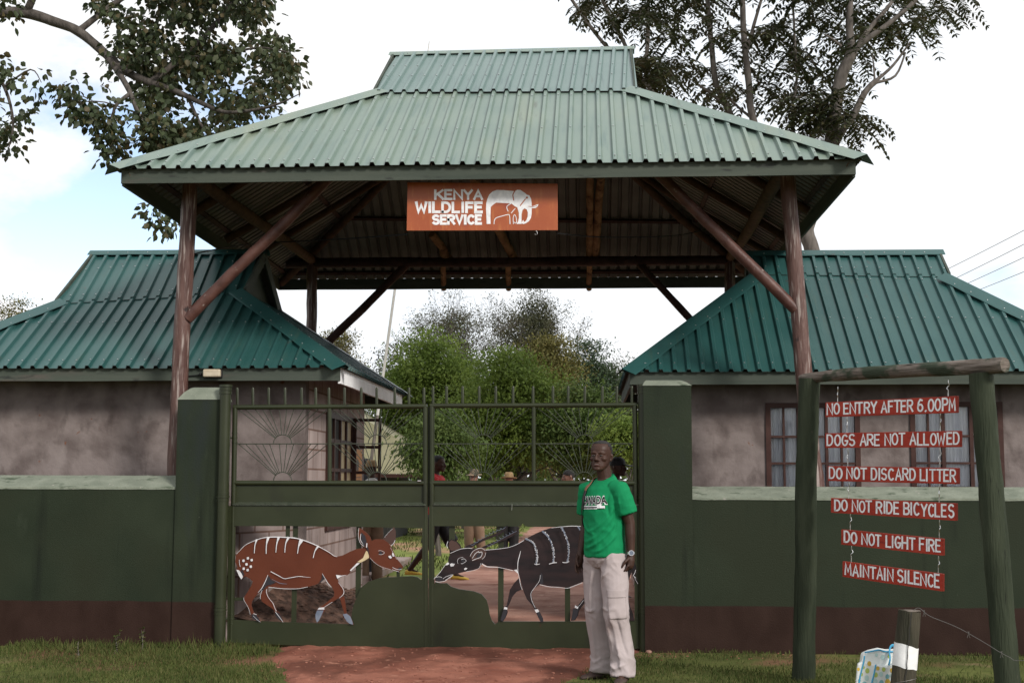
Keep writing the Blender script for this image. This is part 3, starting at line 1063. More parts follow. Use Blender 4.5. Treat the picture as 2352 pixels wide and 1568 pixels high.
def leaf(label, uL, uR, uM, vT, vTR, spikes, vs0, vs1, bottom, hole, rest):
    base = G((uL[0] + uR[0]) / 2, 1485)
    t = thing('gate_leaf', label, 'gate', (base.x, GY, 0))
    rr = .0235
    for (q0, q1) in ((G(uL[0], vT + 1), G(uL[1], bottom[0] - 2)), (G(uR[0], vTR + 1), G(uR[1], bottom[1] - 2))):
        f = MB()
        f.tube([q0, q1], rr, 14)
        f.build('stile', 'gate', t, smooth=40)
    for (nm, va, vb) in (('top_rail', vT, vTR), ('middle_rail', 1108.5, 1109)):
        f = MB()
        f.tube([G(uL[0] - 4, va), G(uR[0] + 4, vb)], .0225, 14)
        f.build(nm, 'gate', t, smooth=40)
    f = MB()
    f.tube([G(uM, vT + 3), G(uM, 1106)], .019, 14)
    f.build('mullion', 'gate', t, smooth=40)
    f = MB()
    f.tube([G(uL[0], 1019, -.004), G(uR[0], 1018.5, -.004)], .0048, 8)
    f.build('crossbar', 'grille', t, smooth=60)
    p0 = None
    for u in spikes:
        a, b = G(u, vs0), G(u, vs1)
        s = MB()
        s.tube([(a.x, GY, a.z), (b.x, GY, b.z - .016), (b.x, GY, b.z - .005), (b.x, GY, b.z)], [.0130, .0122, .0088, .003], 8, ell=(.5, 1))
        s.build('spike', 'gate', t, smooth=50)
    for (c0, c1) in ((uL[0] + 6, uM - 5), (uM + 5, uR[0] - 6)):
        for (va, vb) in ((vT + 7, 1018), (1021, 1104)):
            s = MB()
            cx, R0 = (c0 + c1) / 2, 21
            arc = [G(cx - R0 * math.cos(math.pi * k / 14), vb - R0 * math.sin(math.pi * k / 14) * .96, .003) for k in range(15)]
            s.tube(arc, .0044, 6)
            for k in range(12):
                tx = c0 + (c1 - c0) * (k / 11 + .012 * math.sin(k * 2.1 + uM))
                dx, dy = tx - cx, (va - vb)
                L_ = math.hypot(dx, dy)
                a = max(.02, math.atan2(-dy, dx))
                q = R0 * .98 / L_
                s.tube([G(cx + dx * q, vb + dy * q * .96, .003), G(tx, va - 3, .003)], .0038, 6)
            s.build('sunburst', 'grille', t, smooth=60)
    pn = MB()
    pn.plate([G(uL[0], 1112, .006), G(uR[0], 1112, .006), G(uR[1], 1165, .006), G(uL[1], 1165, .006)], [], (0, .003, 0))
    pn.build('upper_panel', 'gate', t)
    lg = MB()
    a, b = G(uL[1] + 5, 1158.5), G(uR[1] + 2, 1159.5)
    lg.hexa([(a.x, GY - .034, a.z - .004), (b.x, GY - .034, b.z - .004), (b.x, GY + .004, b.z - .004), (a.x, GY + .004, a.z - .004),
             (a.x, GY - .034, a.z + .004), (b.x, GY - .034, b.z + .004), (b.x, GY + .004, b.z + .024), (a.x, GY + .004, a.z + .024)])
    lg.build('ledge', 'grille', t)
    lp = MB()
    outer = [G(uL[1] - 6, 1161, -.02), G(uR[1] + 6, 1162, -.02), G(uR[1] + 7, bottom[1], -.02), G(uL[1] - 8, bottom[0], -.02)]
    lp.plate(outer, [[G(*p, -.02) for p in hole]], (0, .024, 0))
    lp.build('lower_panel', 'gate', t)
    for (ua, va, ub, vb, wdt) in rest:
        s = MB()
        a, b = G(ua, va), G(ub, vb)
        h_ = wdt / 2
        if abs(ua - ub) < 20:
            s.box((a.x - h_, GY + .006, b.z), (a.x + h_, GY + .012, a.z))
        else:
            s.box((a.x, GY + .006, a.z - h_), (b.x, GY + .012, a.z + h_))
        s.build('support_bar', 'gate', t)
    for vv in (1005, 1420):
        c = MB()
        side = 0 if uL[0] < 700 else 1
        uu = (uL if side == 0 else uR)
        k = (vv - vT) / (1480 - vT)
        u_ = uu[0] + (uu[1] - uu[0]) * k
        for q in (-11, 0, 11):
            c.tube([G(u_, vv + q - 1.3), G(u_, vv + q + 1.3)], .027, 14)
        c.tube([G(u_, vv), G(u_ + (-16 if side == 0 else 12), vv, -.02)], .009, 8)
        c.build('hinge', 'gate', t, smooth=40)
    return t


holeL = [zF(*p) for p in ((97, 290), (600, 290), (1310, 298), (1945, 312), (1943, 812), (1930, 815), (1900, 790), (1850, 779), (1780, 782), (1720, 786),
                          (1620, 791), (1520, 801), (1420, 832), (1345, 892), (1305, 985), (1275, 1060), (1257, 1130), (1250, 1195), (1262, 1240), (1215, 1250), (590, 1230), (97, 1206))]
holeR = [zA(*p) for p in ((178, 290), (600, 292), (1010, 294), (1030, 288), (1050, 262), (1072, 290), (1100, 297), (1500, 300), (2142, 304), (2142, 1215),
                          (1640, 1222), (870, 1223), (810, 1227), (775, 1250), (745, 1215), (722, 1150), (712, 1080), (692, 1012), (645, 955), (570, 928), (420, 906), (345, 882),
                          (305, 848), (240, 850), (195, 836), (178, 862))]
spL = [(560 + x / 4.356) * .91875 for x in (145, 315, 487, 665, 845, 1000, 1143, 1313, 1495, 1663, 1860, 2015, 2178)]
spR = [(1050 + x / 3.986) * .91875 for x in (130, 265, 425, 590, 755, 928, 1127, 1325, 1477, 1643, 1818, 1962, 2112)]
bar_ = lambda fn, xa, ya, xb, yb, wz: (*fn(xa, ya), *fn(xb, yb), wz / 3.92 * .91875 / 3080 * GY)
restL = [bar_(zF, 700, 280, 700, 1235, 50), bar_(zF, 625, 280, 625, 420, 42), bar_(zF, 1322, 290, 1322, 1000, 52), bar_(zF, 1706, 700, 1706, 800, 32),
         bar_(zF, 90, 1005, 280, 1005, 30)]
restR = [bar_(zA, 353, 280, 353, 470, 56), bar_(zA, 833, 280, 833, 1235, 54), bar_(zA, 1485, 860, 1485, 1235, 52), bar_(zA, 1900, 280, 1900, 1235, 52)]
leafL = leaf('green steel gate leaf with the cut-out of a brown white-striped antelope', (540, 531), (977, 977), 757, 935, 932.5, spL, 930, 889, (1474, 1493), holeL, restL)
leafR = leaf('green steel gate leaf with the cut-out of a dark horned antelope', (992, 992), (1458, 1465), 1226, 931.5, 929.5, spR, 928, 885.5, (1491, 1488.5), holeR, restR)
b = MB()
a_, c_ = G(984.5, 934, .03), G(984.5, 1164, .03)
b.box((a_.x - .035, GY + .026, c_.z), (a_.x + .03, GY + .031, a_.z))
b.build('meeting_strip', 'gate', leafL)
# drop bolt near the middle of the left leaf
b = MB()
b.tube([G(960, 1104, -.028), G(968, 1104, -.028)], .006, 8)
b.tube([G(1177, 1157, -.045), G(1176, 1171, -.040)], .0025, 6)
b.build('latch', 'chrome', leafL)


# -- the painted antelopes, cut from sheet steel
def animal(name, parent, fn, plates, strokes, polys):
    mats = ['bushbuck', 'nyala', 'paint_line', 'paint_blue', 'paint_dark', 'paint_cream', 'paint_brown']
    mb_ = MB()
    base = -.0235
    k = 0
    for (outl, mat, lay) in plates:
        pts = [G(*fn(*p), base - .005 - .0035 * lay) for p in outl]
        mb_.plate(pts, [], (0, .004, 0), mats.index(mat))
    pl = lambda x, y, d: G(*fn(x, y), base - .0125 - d)
    for (outl, mat) in polys:
        k += 1
        mb_.poly(outl, pl, .0002 * k, mats.index(mat))
    for (pts, wds, mat) in strokes:
        k += 1
        q = smoothpts(pts, 4) if len(pts) > 2 else [Vector(p) for p in pts]
        if isinstance(wds, (list, tuple)):
            n = len(q)
            ws = [wds[min(len(wds) - 1, int(i / max(1, n - 1) * (len(wds) - 1)))] for i in range(n)]
            ws = []
            for i in range(n):
                s = i / max(1, n - 1) * (len(wds) - 1)
                j = min(int(s), len(wds) - 2)
                ws.append(wds[j] + (wds[j + 1] - wds[j]) * (s - j))
        else:
            ws = wds
        ws = [w_ * .68 for w_ in ws] if isinstance(ws, list) else ws * .68
        mb_.ribbon([(p[0], p[1]) for p in q], ws, pl, .0002 * k, mats.index(mat))
    return mb_.build(name, mats, parent, fix=False)


bodyF = [(118, 640), (125, 580), (150, 540), (200, 490), (260, 450), (320, 428), (380, 405), (440, 397), (520, 392), (600, 394), (680, 399), (760, 410), (830, 438), (900, 468),
         (980, 504), (1050, 544), (1090, 579), (1115, 588), (1170, 575), (1240, 540), (1300, 515), (1350, 506), (1395, 505), (1440, 440), (1480, 420), (1530, 416), (1570, 422),
         (1610, 450), (1650, 500), (1670, 550), (1700, 610), (1732, 650), (1757, 682), (1752, 706), (1740, 715), (1725, 738), (1690, 731), (1640, 716), (1590, 710), (1540, 690), (1490, 655),
         (1450, 620), (1427, 600), (1390, 625), (1340, 650), (1300, 685), (1250, 730), (1215, 770), (1160, 778), (1113, 790), (1130, 835), (1175, 900), (1186, 935), (1175, 965), (1150, 988),
         (1120, 997), (1060, 1038), (990, 1088), (997, 1107), (985, 1128), (960, 1168), (937, 1215), (918, 1233), (903, 1190), (905, 1150), (916, 1110), (935, 1088), (985, 1058),
         (1040, 1012), (1083, 975), (1086, 935), (1066, 885), (1040, 857), (1005, 815), (985, 800), (950, 840), (900, 865), (820, 885), (740, 900), (640, 902), (560, 896), (480, 886), (440, 882),
         (428, 905), (428, 940), (450, 990), (490, 1040), (515, 1090), (527, 1118), (552, 1135), (565, 1175), (594, 1226), (560, 1212), (520, 1178), (500, 1140), (500, 1115), (470, 1087), (430, 1062),
         (380, 1027), (365, 990), (374, 940), (388, 905), (370, 930), (345, 945), (318, 975), (285, 1020), (277, 1060), (292, 1112), (305, 1140), (330, 1152), (350, 1190), (372, 1227), (330, 1217),
         (290, 1192), (270, 1160), (270, 1140), (254, 1100), (233, 1060), (204, 1012), (203, 985), (240, 930), (275, 870), (290, 832), (260, 802), (215, 778), (195, 792), (180, 812), (158, 780),
         (128, 715), (140, 690)]
earF1 = [(1400, 505), (1350, 475), (1326, 420), (1318, 360), (1325, 306), (1345, 310), (1390, 345), (1432, 385), (1450, 425), (1445, 470)]
earF2 = [(1560, 415), (1585, 393), (1620, 350), (1655, 315), (1667, 296), (1676, 310), (1689, 350), (1686, 420), (1671, 466), (1645, 482)]
legF = [(1142, 990), (1182, 972), (1196, 1050), (1207, 1140), (1242, 1165), (1262, 1210), (1278, 1256), (1240, 1246), (1210, 1222), (1188, 1185), (1170, 1190), (1168, 1165), (1183, 1140), (1168, 1090), (1150, 1030)]
W = 'paint_line'
stF = [([(135, 560), (165, 530), (220, 475), (290, 440), (380, 408), (470, 396), (600, 398), (720, 408), (830, 442), (930, 485), (1040, 545), (1085, 578), (1115, 588)], (4, 5, 7, 10, 15, 14, 13, 11, 9, 6), W),
       ([(330, 425), (315, 475), (308, 552)], (26, 12, 9), W), ([(443, 405), (427, 470), (424, 557)], (40, 14, 10), W), ([(545, 402), (527, 465), (519, 545)], (34, 13, 9), W),
       ([(640, 404), (615, 460), (606, 545)], (36, 13, 9), W), ([(765, 432), (742, 485), (731, 556)], (58, 16, 9), W), ([(930, 488), (900, 535), (884, 598)], (32, 12, 8), W),
       ([(470, 733), (540, 770), (600, 801), (650, 795), (740, 780), (800, 785), (860, 790)], (10, 9, 9, 7, 2), W), ([(480, 806), (540, 838), (580, 850), (628, 853)], (3, 7, 8, 3), 'paint_blue'),
       ([(163, 618), (163, 650), (172, 685)], 6, W), ([(441, 768), (420, 820), (385, 890), (345, 938)], (6, 9, 9, 4), W),
       ([(450, 884), (560, 897), (640, 901), (740, 899), (830, 882)], (6, 7, 6, 5), W), ([(972, 752), (1000, 800), (1030, 850), (1062, 885)], (4, 7, 5), W),
       ([(428, 905), (428, 940), (450, 990), (490, 1040), (512, 1095), (525, 1118)], 6, W), ([(385, 915), (370, 960), (366, 1000)], 5, W),
       ([(1130, 838), (1176, 902), (1184, 936), (1172, 962), (1140, 990)], (4, 8, 8, 4), W), ([(1070, 1030), (1020, 1062), (975, 1092)], 5, W),
       ([(207, 985), (208, 1012), (236, 1058), (256, 1100), (270, 1150)], 4, W), ([(302, 1143), (330, 1152)], 8, W), ([(515, 1125), (550, 1170), (590, 1225)], 6, W),
       ([(300, 1165), (335, 1200), (370, 1225)], 4, W), ([(1330, 310), (1325, 390), (1345, 455), (1380, 485)], 5, W), ([(1350, 365), (1345, 420), (1372, 465)], (5, 9, 4), W), ([(1408, 460), (1405, 495)], 14, W),
       ([(1660, 315), (1620, 352), (1580, 398)], 3, W), ([(1683, 430), (1668, 460), (1645, 480)], 7, W),
       ([(1520, 530), (1548, 528), (1580, 548), (1556, 566), (1525, 566)], 4, W), ([(1660, 692), (1690, 706), (1725, 715), (1745, 708)], 6, W),
       ([(1655, 712), (1690, 725), (1722, 735)], 5, W), ([(1440, 600), (1490, 650), (1560, 690), (1640, 712)], 3, W), ([(1640, 500), (1670, 560), (1700, 612)], 3, W)]
plF = [([(130, 713), (160, 722), (182, 752), (196, 785), (181, 810), (160, 780)], W), ([(175, 718), (196, 730), (210, 765), (196, 778)], 'paint_dark'),
       ([(448, 772), (470, 812), (520, 838), (470, 860), (432, 868), (385, 925), (350, 945), (410, 850)], 'paint_dark'), ([(970, 755), (998, 800), (960, 835), (940, 842), (968, 800)], 'paint_dark'),
       ([(905, 1190), (905, 1150), (920, 1112), (985, 1112), (960, 1168), (937, 1215), (918, 1230)], 'paint_blue'), ([(940, 1085), (990, 1082), (992, 1104), (925, 1104)], W),
       ([(276, 1148), (326, 1152), (350, 1190), (366, 1222), (330, 1214), (290, 1190)], 'paint_dark'), ([(506, 1122), (550, 1138), (575, 1190), (588, 1220), (545, 1200), (512, 1160)], 'paint_dark'),
       ([(1400, 530), (1424, 545), (1428, 598), (1390, 624), (1345, 646), (1312, 640), (1370, 600)], 'paint_cream'), ([(1310, 650), (1340, 650), (1300, 684), (1250, 728), (1240, 722)], W),
       ([(1105, 765), (1160, 772), (1216, 766), (1160, 780), (1118, 802)], W), ([(1352, 350), (1390, 385), (1405, 440), (1385, 490), (1352, 450)], 'paint_dark'),
       ([(1526, 540), (1545, 535), (1565, 550), (1545, 565), (1528, 560)], 'paint_dark'), ([(1618, 580), (1640, 576), (1652, 598), (1640, 606), (1622, 598)], W), ([(1655, 548), (1668, 556), (1675, 585), (1662, 588), (1652, 570)], W),
       ([(1712, 700), (1735, 692), (1750, 705), (1738, 716), (1720, 718)], 'paint_dark'), ([(1396, 480), (1420, 500), (1432, 590), (1416, 540)], 'paint_dark')]
for (x, y) in ((202, 627), (245, 603), (282, 620), (232, 662), (274, 684), (204, 704), (243, 718)):
    plF.append(([(x - 10, y - 10), (x + 8, y - 13), (x + 13, y + 6), (x + 2, y + 14), (x - 12, y + 9)], W))
lg = [([(1172, 1150), (1208, 1142), (1244, 1166), (1264, 1212), (1274, 1250), (1240, 1242), (1212, 1220), (1188, 1182)], 'paint_blue')]
animal('antelope_cutout', leafL, zF, [(legF, 'bushbuck', -.9), (bodyF, 'bushbuck', 0), (earF1, 'bushbuck', 1), (earF2, 'paint_brown', -.5)], stF, plF + lg)

bodyM = [(188, 803), (200, 785), (240, 742), (285, 682), (318, 642), (322, 590), (350, 552), (400, 530), (450, 510), (500, 502), (560, 504), (640, 512), (700, 520), (760, 515), (850, 505), (930, 490),
         (1000, 462), (1060, 427), (1100, 400), (1180, 360), (1250, 330), (1330, 305), (1420, 294), (1540, 286), (1640, 292), (1760, 306), (1900, 335), (2020, 385), (2090, 460), (2122, 560), (2135, 640),
         (2158, 690), (2162, 740), (2150, 775), (2180, 845), (2166, 855), (2130, 800), (2110, 740), (2085, 820), (2060, 900), (2075, 990), (2100, 1080), (2120, 1130), (2142, 1215), (2080, 1215), (2060, 1130), (2030, 1050), (1990, 980), (1940, 930),
         (1850, 880), (1760, 850), (1700, 835), (1630, 838), (1560, 865), (1485, 891), (1400, 882), (1300, 876), (1218, 856), (1190, 875), (1152, 905), (1132, 960), (1142, 1020),
         (1172, 1080), (1202, 1112), (1218, 1135), (1246, 1190), (1249, 1225), (1228, 1234), (1203, 1190), (1180, 1142), (1166, 1112), (1140, 1062), (1086, 1002), (1060, 940), (1040, 880), (1012, 770), (1000, 745),
         (960, 721), (880, 701), (800, 686), (700, 681), (655, 655), (640, 672), (620, 700), (560, 721), (480, 736), (400, 756), (360, 768), (330, 792), (290, 822), (230, 831), (195, 826)]
earM1 = [(350, 552), (338, 530), (318, 502), (309, 470), (324, 436), (350, 416), (400, 434), (436, 470), (450, 505), (420, 530)]
earM2 = [(530, 580), (555, 535), (590, 508), (640, 500), (680, 520), (694, 545), (680, 590), (650, 612), (600, 622), (555, 632), (545, 610)]
hornM1 = [(470, 505), (500, 480), (560, 458), (650, 415), (740, 380), (820, 345), (870, 305), (898, 280), (905, 292), (880, 330), (835, 368), (745, 402), (655, 440), (570, 485), (530, 505)]
hornM2 = [(640, 500), (700, 470), (760, 445), (850, 408), (930, 368), (985, 330), (1012, 296), (1020, 308), (995, 350), (940, 392), (860, 430), (770, 470), (710, 492), (690, 510)]
legM = [(1012, 795), (960, 850), (922, 910), (908, 980), (890, 1062), (868, 1082), (858, 1112), (843, 1152), (826, 1207), (850, 1227), (882, 1182), (902, 1132), (896, 1100), (912, 1062), (946, 982), (986, 932), (1045, 908)]
legM2 = [(1700, 830), (1680, 930), (1640, 1000), (1580, 1072), (1590, 1090), (1560, 1110), (1530, 1160), (1518, 1215), (1560, 1210), (1590, 1160), (1600, 1110), (1640, 1060), (1720, 980), (1800, 880)]


def spk(pts):            # speckled stripe: many small dabs of white
    out_ = []
    q = smoothpts(pts, 9)
    for i in range(len(q) - 1):
        for _ in range(2):
            p = q[i].lerp(q[i + 1], random.random()) if hasattr(q[i], 'lerp') else q[i]
            x, y = p[0] + random.uniform(-9, 9), p[1] + random.uniform(-5, 5)
            s = random.uniform(2.5, 6.5)
            out_.append(([(x - s, y - s * .6), (x + s * .7, y - s), (x + s, y + s * .7), (x - s * .5, y + s)], W))
    return out_


stM = [([(195, 826), (230, 831), (290, 822), (330, 792), (362, 768)], 6, W), ([(300, 812), (365, 772), (362, 760), (300, 782), (276, 800)], 6, W), ([(188, 803), (200, 786), (240, 780), (262, 788)], 6, W),
       ([(205, 782), (245, 738), (285, 682), (312, 650)], 5, W), ([(345, 552), (400, 528), (450, 510), (520, 502), (560, 506)], 6, W), ([(318, 500), (311, 472), (322, 438)], 7, W),
       ([(420, 652), (415, 625), (430, 600), (470, 590)], (3, 5, 4), W), ([(455, 612), (480, 606), (500, 626), (470, 650), (450, 652)], 5, W), ([(538, 580), (560, 540), (600, 512), (645, 502), (682, 522)], 5, W),
       ([(560, 600), (590, 555), (620, 535), (625, 545), (650, 538), (655, 560), (640, 590), (600, 605), (560, 622)], (6, 8, 6, 8, 6), W), ([(690, 545), (680, 585), (655, 610)], 4, W),
       ([(690, 520), (760, 515), (850, 505), (930, 490), (1000, 462), (1060, 427)], 6, W), ([(655, 655), (705, 682), (800, 687), (880, 702), (955, 720)], (12, 9, 5, 6), W),
       ([(640, 650), (638, 672), (620, 700), (570, 718), (500, 730)], 4, W), ([(1030, 530), (1018, 580), (1004, 640), (1003, 720), (1016, 790), (1030, 860), (1045, 905)], (4, 12, 8, 5, 6, 5), W),
       ([(1222, 765), (1212, 820), (1170, 880), (1135, 930), (1130, 965), (1142, 1020), (1172, 1080)], 5, W), ([(1215, 856), (1300, 876), (1400, 882), (1485, 891), (1560, 865), (1630, 838)], (5, 7, 6, 8, 6), W),
       ([(1330, 306), (1430, 294), (1540, 287), (1640, 293), (1760, 308), (1900, 337), (2020, 387)], (4, 8, 8, 6, 4), W),
       ([(1080, 412), (1145, 448), (1178, 510), (1190, 590), (1180, 655)], (18, 12, 10, 8, 14), 'paint_blue'), ([(1245, 340), (1300, 395), (1338, 480), (1352, 570), (1345, 640)], (24, 20, 12, 10, 18), 'paint_blue'),
       ([(1430, 302), (1468, 380), (1492, 470), (1498, 560), (1480, 640)], (24, 16, 12, 10, 18), 'paint_blue'), ([(1590, 295), (1640, 380), (1660, 480), (1655, 600)], (22, 14, 12, 10), 'paint_blue'),
       ([(1780, 315), (1820, 400), (1835, 500), (1825, 610)], (22, 14, 12, 10), 'paint_blue'), ([(1310, 655), (1345, 645), (1380, 642)], 10, W), ([(1440, 640), (1475, 642), (1500, 632)], 10, W), ([(1165, 655), (1185, 662), (1215, 655)], 7, W),
       ([(2150, 715), (2140, 745), (2128, 768), (2150, 790)], 7, W), ([(2135, 780), (2150, 812), (2172, 848)], 4, W), ([(1640, 1010), (1600, 1062), (1572, 1075)], 4, W)]
for i in range(9):
    t_ = i / 9
    x, y = 560 + 330 * t_, 470 - 165 * t_ - 20 * math.sin(t_ * 3)
    stM.append(([(x - 20, y - 4), (x + 5, y + 2), (x + 28, y - 16)], 4.5, 'paint_blue'))
    x, y = 720 + 275 * t_, 482 - 150 * t_ - 6 * math.sin(t_ * 3)
    stM.append(([(x - 18, y - 10), (x + 2, y + 2), (x + 26, y - 10)], 4.5, 'paint_blue'))
plM = [([(300, 655), (318, 642), (330, 655), (318, 668), (295, 672)], W), ([(335, 662), (352, 652), (385, 658), (372, 680), (345, 685)], W), ([(475, 705), (490, 695), (508, 700), (495, 716), (478, 718)], W),
       ([(195, 803), (205, 792), (245, 788), (275, 800), (270, 818), (230, 826), (200, 822)], 'paint_dark'), ([(448, 618), (470, 612), (485, 625), (465, 645), (450, 640)], 'paint_dark'),
       ([(1225, 740), (1240, 760), (1250, 850), (1222, 855), (1212, 820)], 'paint_dark'), ([(960, 718), (990, 712), (1005, 745), (1000, 752)], W),
       ([(870, 1078), (898, 1084), (896, 1104), (862, 1100)], W), ([(860, 1104), (898, 1108), (880, 1180), (850, 1222), (830, 1205)], 'paint_dark'),
       ([(1163, 1104), (1196, 1100), (1210, 1124), (1180, 1136)], W), ([(1184, 1138), (1214, 1132), (1244, 1190), (1246, 1222), (1230, 1230), (1206, 1190)], 'paint_dark'),
       ([(1560, 1062), (1592, 1080), (1586, 1098), (1555, 1085)], W), ([(1540, 1090), (1590, 1100), (1580, 1160), (1555, 1205), (1522, 1212), (1530, 1160)], 'paint_dark'),
       ([(330, 445), (352, 425), (400, 445), (430, 480), (440, 505), (400, 525), (345, 530), (325, 490)], 'paint_brown'), ([(600, 570), (625, 552), (645, 560), (630, 588), (600, 596)], 'paint_dark')]
for s in (((1080, 412), (1145, 448), (1178, 510), (1190, 590), (1180, 655)), ((1245, 340), (1300, 395), (1338, 480), (1352, 570), (1345, 640)), ((1430, 302), (1468, 380), (1492, 470), (1498, 560), (1480, 640))):
    plM += spk(s)
animal('antelope_cutout', leafR, zA, [(legM, 'nyala', -.9), (legM2, 'nyala', -.9), (hornM1, 'nyala', -.7), (hornM2, 'nyala', -.5), (earM1, 'nyala', -.45), (bodyM, 'nyala', 0), (earM2, 'paint_brown', 1)], stM, plM)


# ------------------------------------------------------------------ profiled metal roofs
def roof_face(mb, A, B, tops, pitch=.136, h=.031, phase=0.0, lift=0.0, rows=(.12,), under=True):
    A, B = Vector(A), Vector(B)
    dr = Vector((B.x - A.x, B.y - A.y, 0)).normalized()
    tops = [Vector(p) for p in tops]
    mid = sum(tops, Vector()) / len(tops)
    N = (B - A).cross(mid - A).normalized()
    if N.z < 0: N = -N
    sA, L_ = 0.0, (B - A).dot(dr)
    ts = [(p - A).dot(dr) for p in tops]

    def top(s):
        for i in range(len(ts) - 1):
            if ts[i] - 1e-6 <= s <= ts[i + 1] + 1e-6 and ts[i + 1] > ts[i] + 1e-9:
                k = (s - ts[i]) / (ts[i + 1] - ts[i])
                return tops[i].lerp(tops[i + 1], min(1, max(0, k)))
        return tops[0] if s < ts[0] else tops[-1]

    prof = []
    s = phase - pitch
    ribs = []
    while s < L_ + pitch:
        prof += [(s - .027, 0), (s - .014, h), (s + .014, h), (s + .027, 0)]
        ribs.append(s)
        s += pitch

    def hh(s):
        for i in range(len(prof) - 1):
            if prof[i][0] <= s <= prof[i + 1][0]:
                k = (s - prof[i][0]) / (prof[i + 1][0] - prof[i][0])
                return prof[i][1] + k * (prof[i + 1][1] - prof[i][1])
        return 0.0
    lo, hi = max(0.0, ts[0] if ts[0] > 0 else 0), min(L_, ts[-1] if ts[-1] < L_ else L_)
    xs = sorted(set([p[0] for p in prof if 0 < p[0] < L_] + [0.0, L_] + [t for t in ts if 0 < t < L_]))
    rows_ = []
    for s in xs:
        e = A.lerp(B, s / L_)
        t = top(s)
        e = e + (t - e) * 0
        rows_.append((e, t, hh(s), s))
    for layer, dz in ((0, 0.0), (1, -.005)):
        if layer and not under: continue
        o = len(mb.v)
        for (e, t, q, s) in rows_:
            w_ = .006 * noise.noise(Vector((s * 1.3, 2.2, A.x)))
            mb.v += [tuple(e + N * (q + lift + dz + w_)), tuple(e.lerp(t, .5) + N * (q + lift + dz - w_ * .6)), tuple(t + N * (q + lift + dz))]
        for i in range(len(rows_) - 1):
            for k in (0, 1):
                mb.f.append((o + 3 * i + k, o + 3 * i + 3 + k, o + 3 * i + 4 + k, o + 3 * i + 1 + k))
                mb.m.append(layer)
    for s in ribs:
        if not 0.02 < s < L_ - .02: continue
        e, t = A.lerp(B, s / L_), top(s)
        ln = (t - e).length
        for r_ in rows:
            d_ = r_ if r_ < 1 else r_ - 1
            d_ = d_ + random.uniform(-.015, .015)
            q = (d_ if r_ < 1 else d_ * 1.0) if r_ < 1 else None
            dist = r_
            if dist + .06 < ln and random.random() > .04:
                p = e + (t - e).normalized() * (dist + random.uniform(-.012, .012)) + N * (h + lift + .004)
                mb.ball(p, (.0085, .0085, .006), 6, 4, 2)
    return N


def hip_cap(mb, A, B, N1, N2, wd=.16, lift=.040):
    A, B = Vector(A), Vector(B)
    d = (B - A).normalized()
    n = 12
    o = len(mb.v)
    s1 = d.cross(N1).normalized()
    s2 = d.cross(N2).normalized()
    if s1.dot(N2) > 0: s1 = -s1       # each wing runs down its own slope
    if s2.dot(N1) > 0: s2 = -s2
    for i in range(n + 1):
        p = A.lerp(B, i / n)
        j = .010 * noise.noise(Vector((i * .9, A.x, A.y)))
        up = (N1 + N2).normalized()
        mb.v += [tuple(p + s1 * wd + N1 * (lift * .92 + j * 1.4)), tuple(p + s1 * (wd - .018) + N1 * (lift + j)), tuple(p + up * (lift + .012)), tuple(p + s2 * (wd - .018) + N2 * (lift - j)), tuple(p + s2 * wd + N2 * (lift * .92 - j * 1.4))]
    for i in range(n):
        for k in range(4):
            mb.f.append((o + 5 * i + k, o + 5 * i + 5 + k, o + 5 * i + 6 + k, o + 5 * i + 1 + k))
            mb.m.append(0)
    n2_ = max(3, int((B - A).length / .21))
    for i in range(1, n2_):
        p = A.lerp(B, i / n2_)
        for s_, N_ in ((s1, N1), (s2, N2)):
            mb.ball(p + s_ * (wd - .045) + N_ * (lift + .002), .0068, 6, 4, 2)


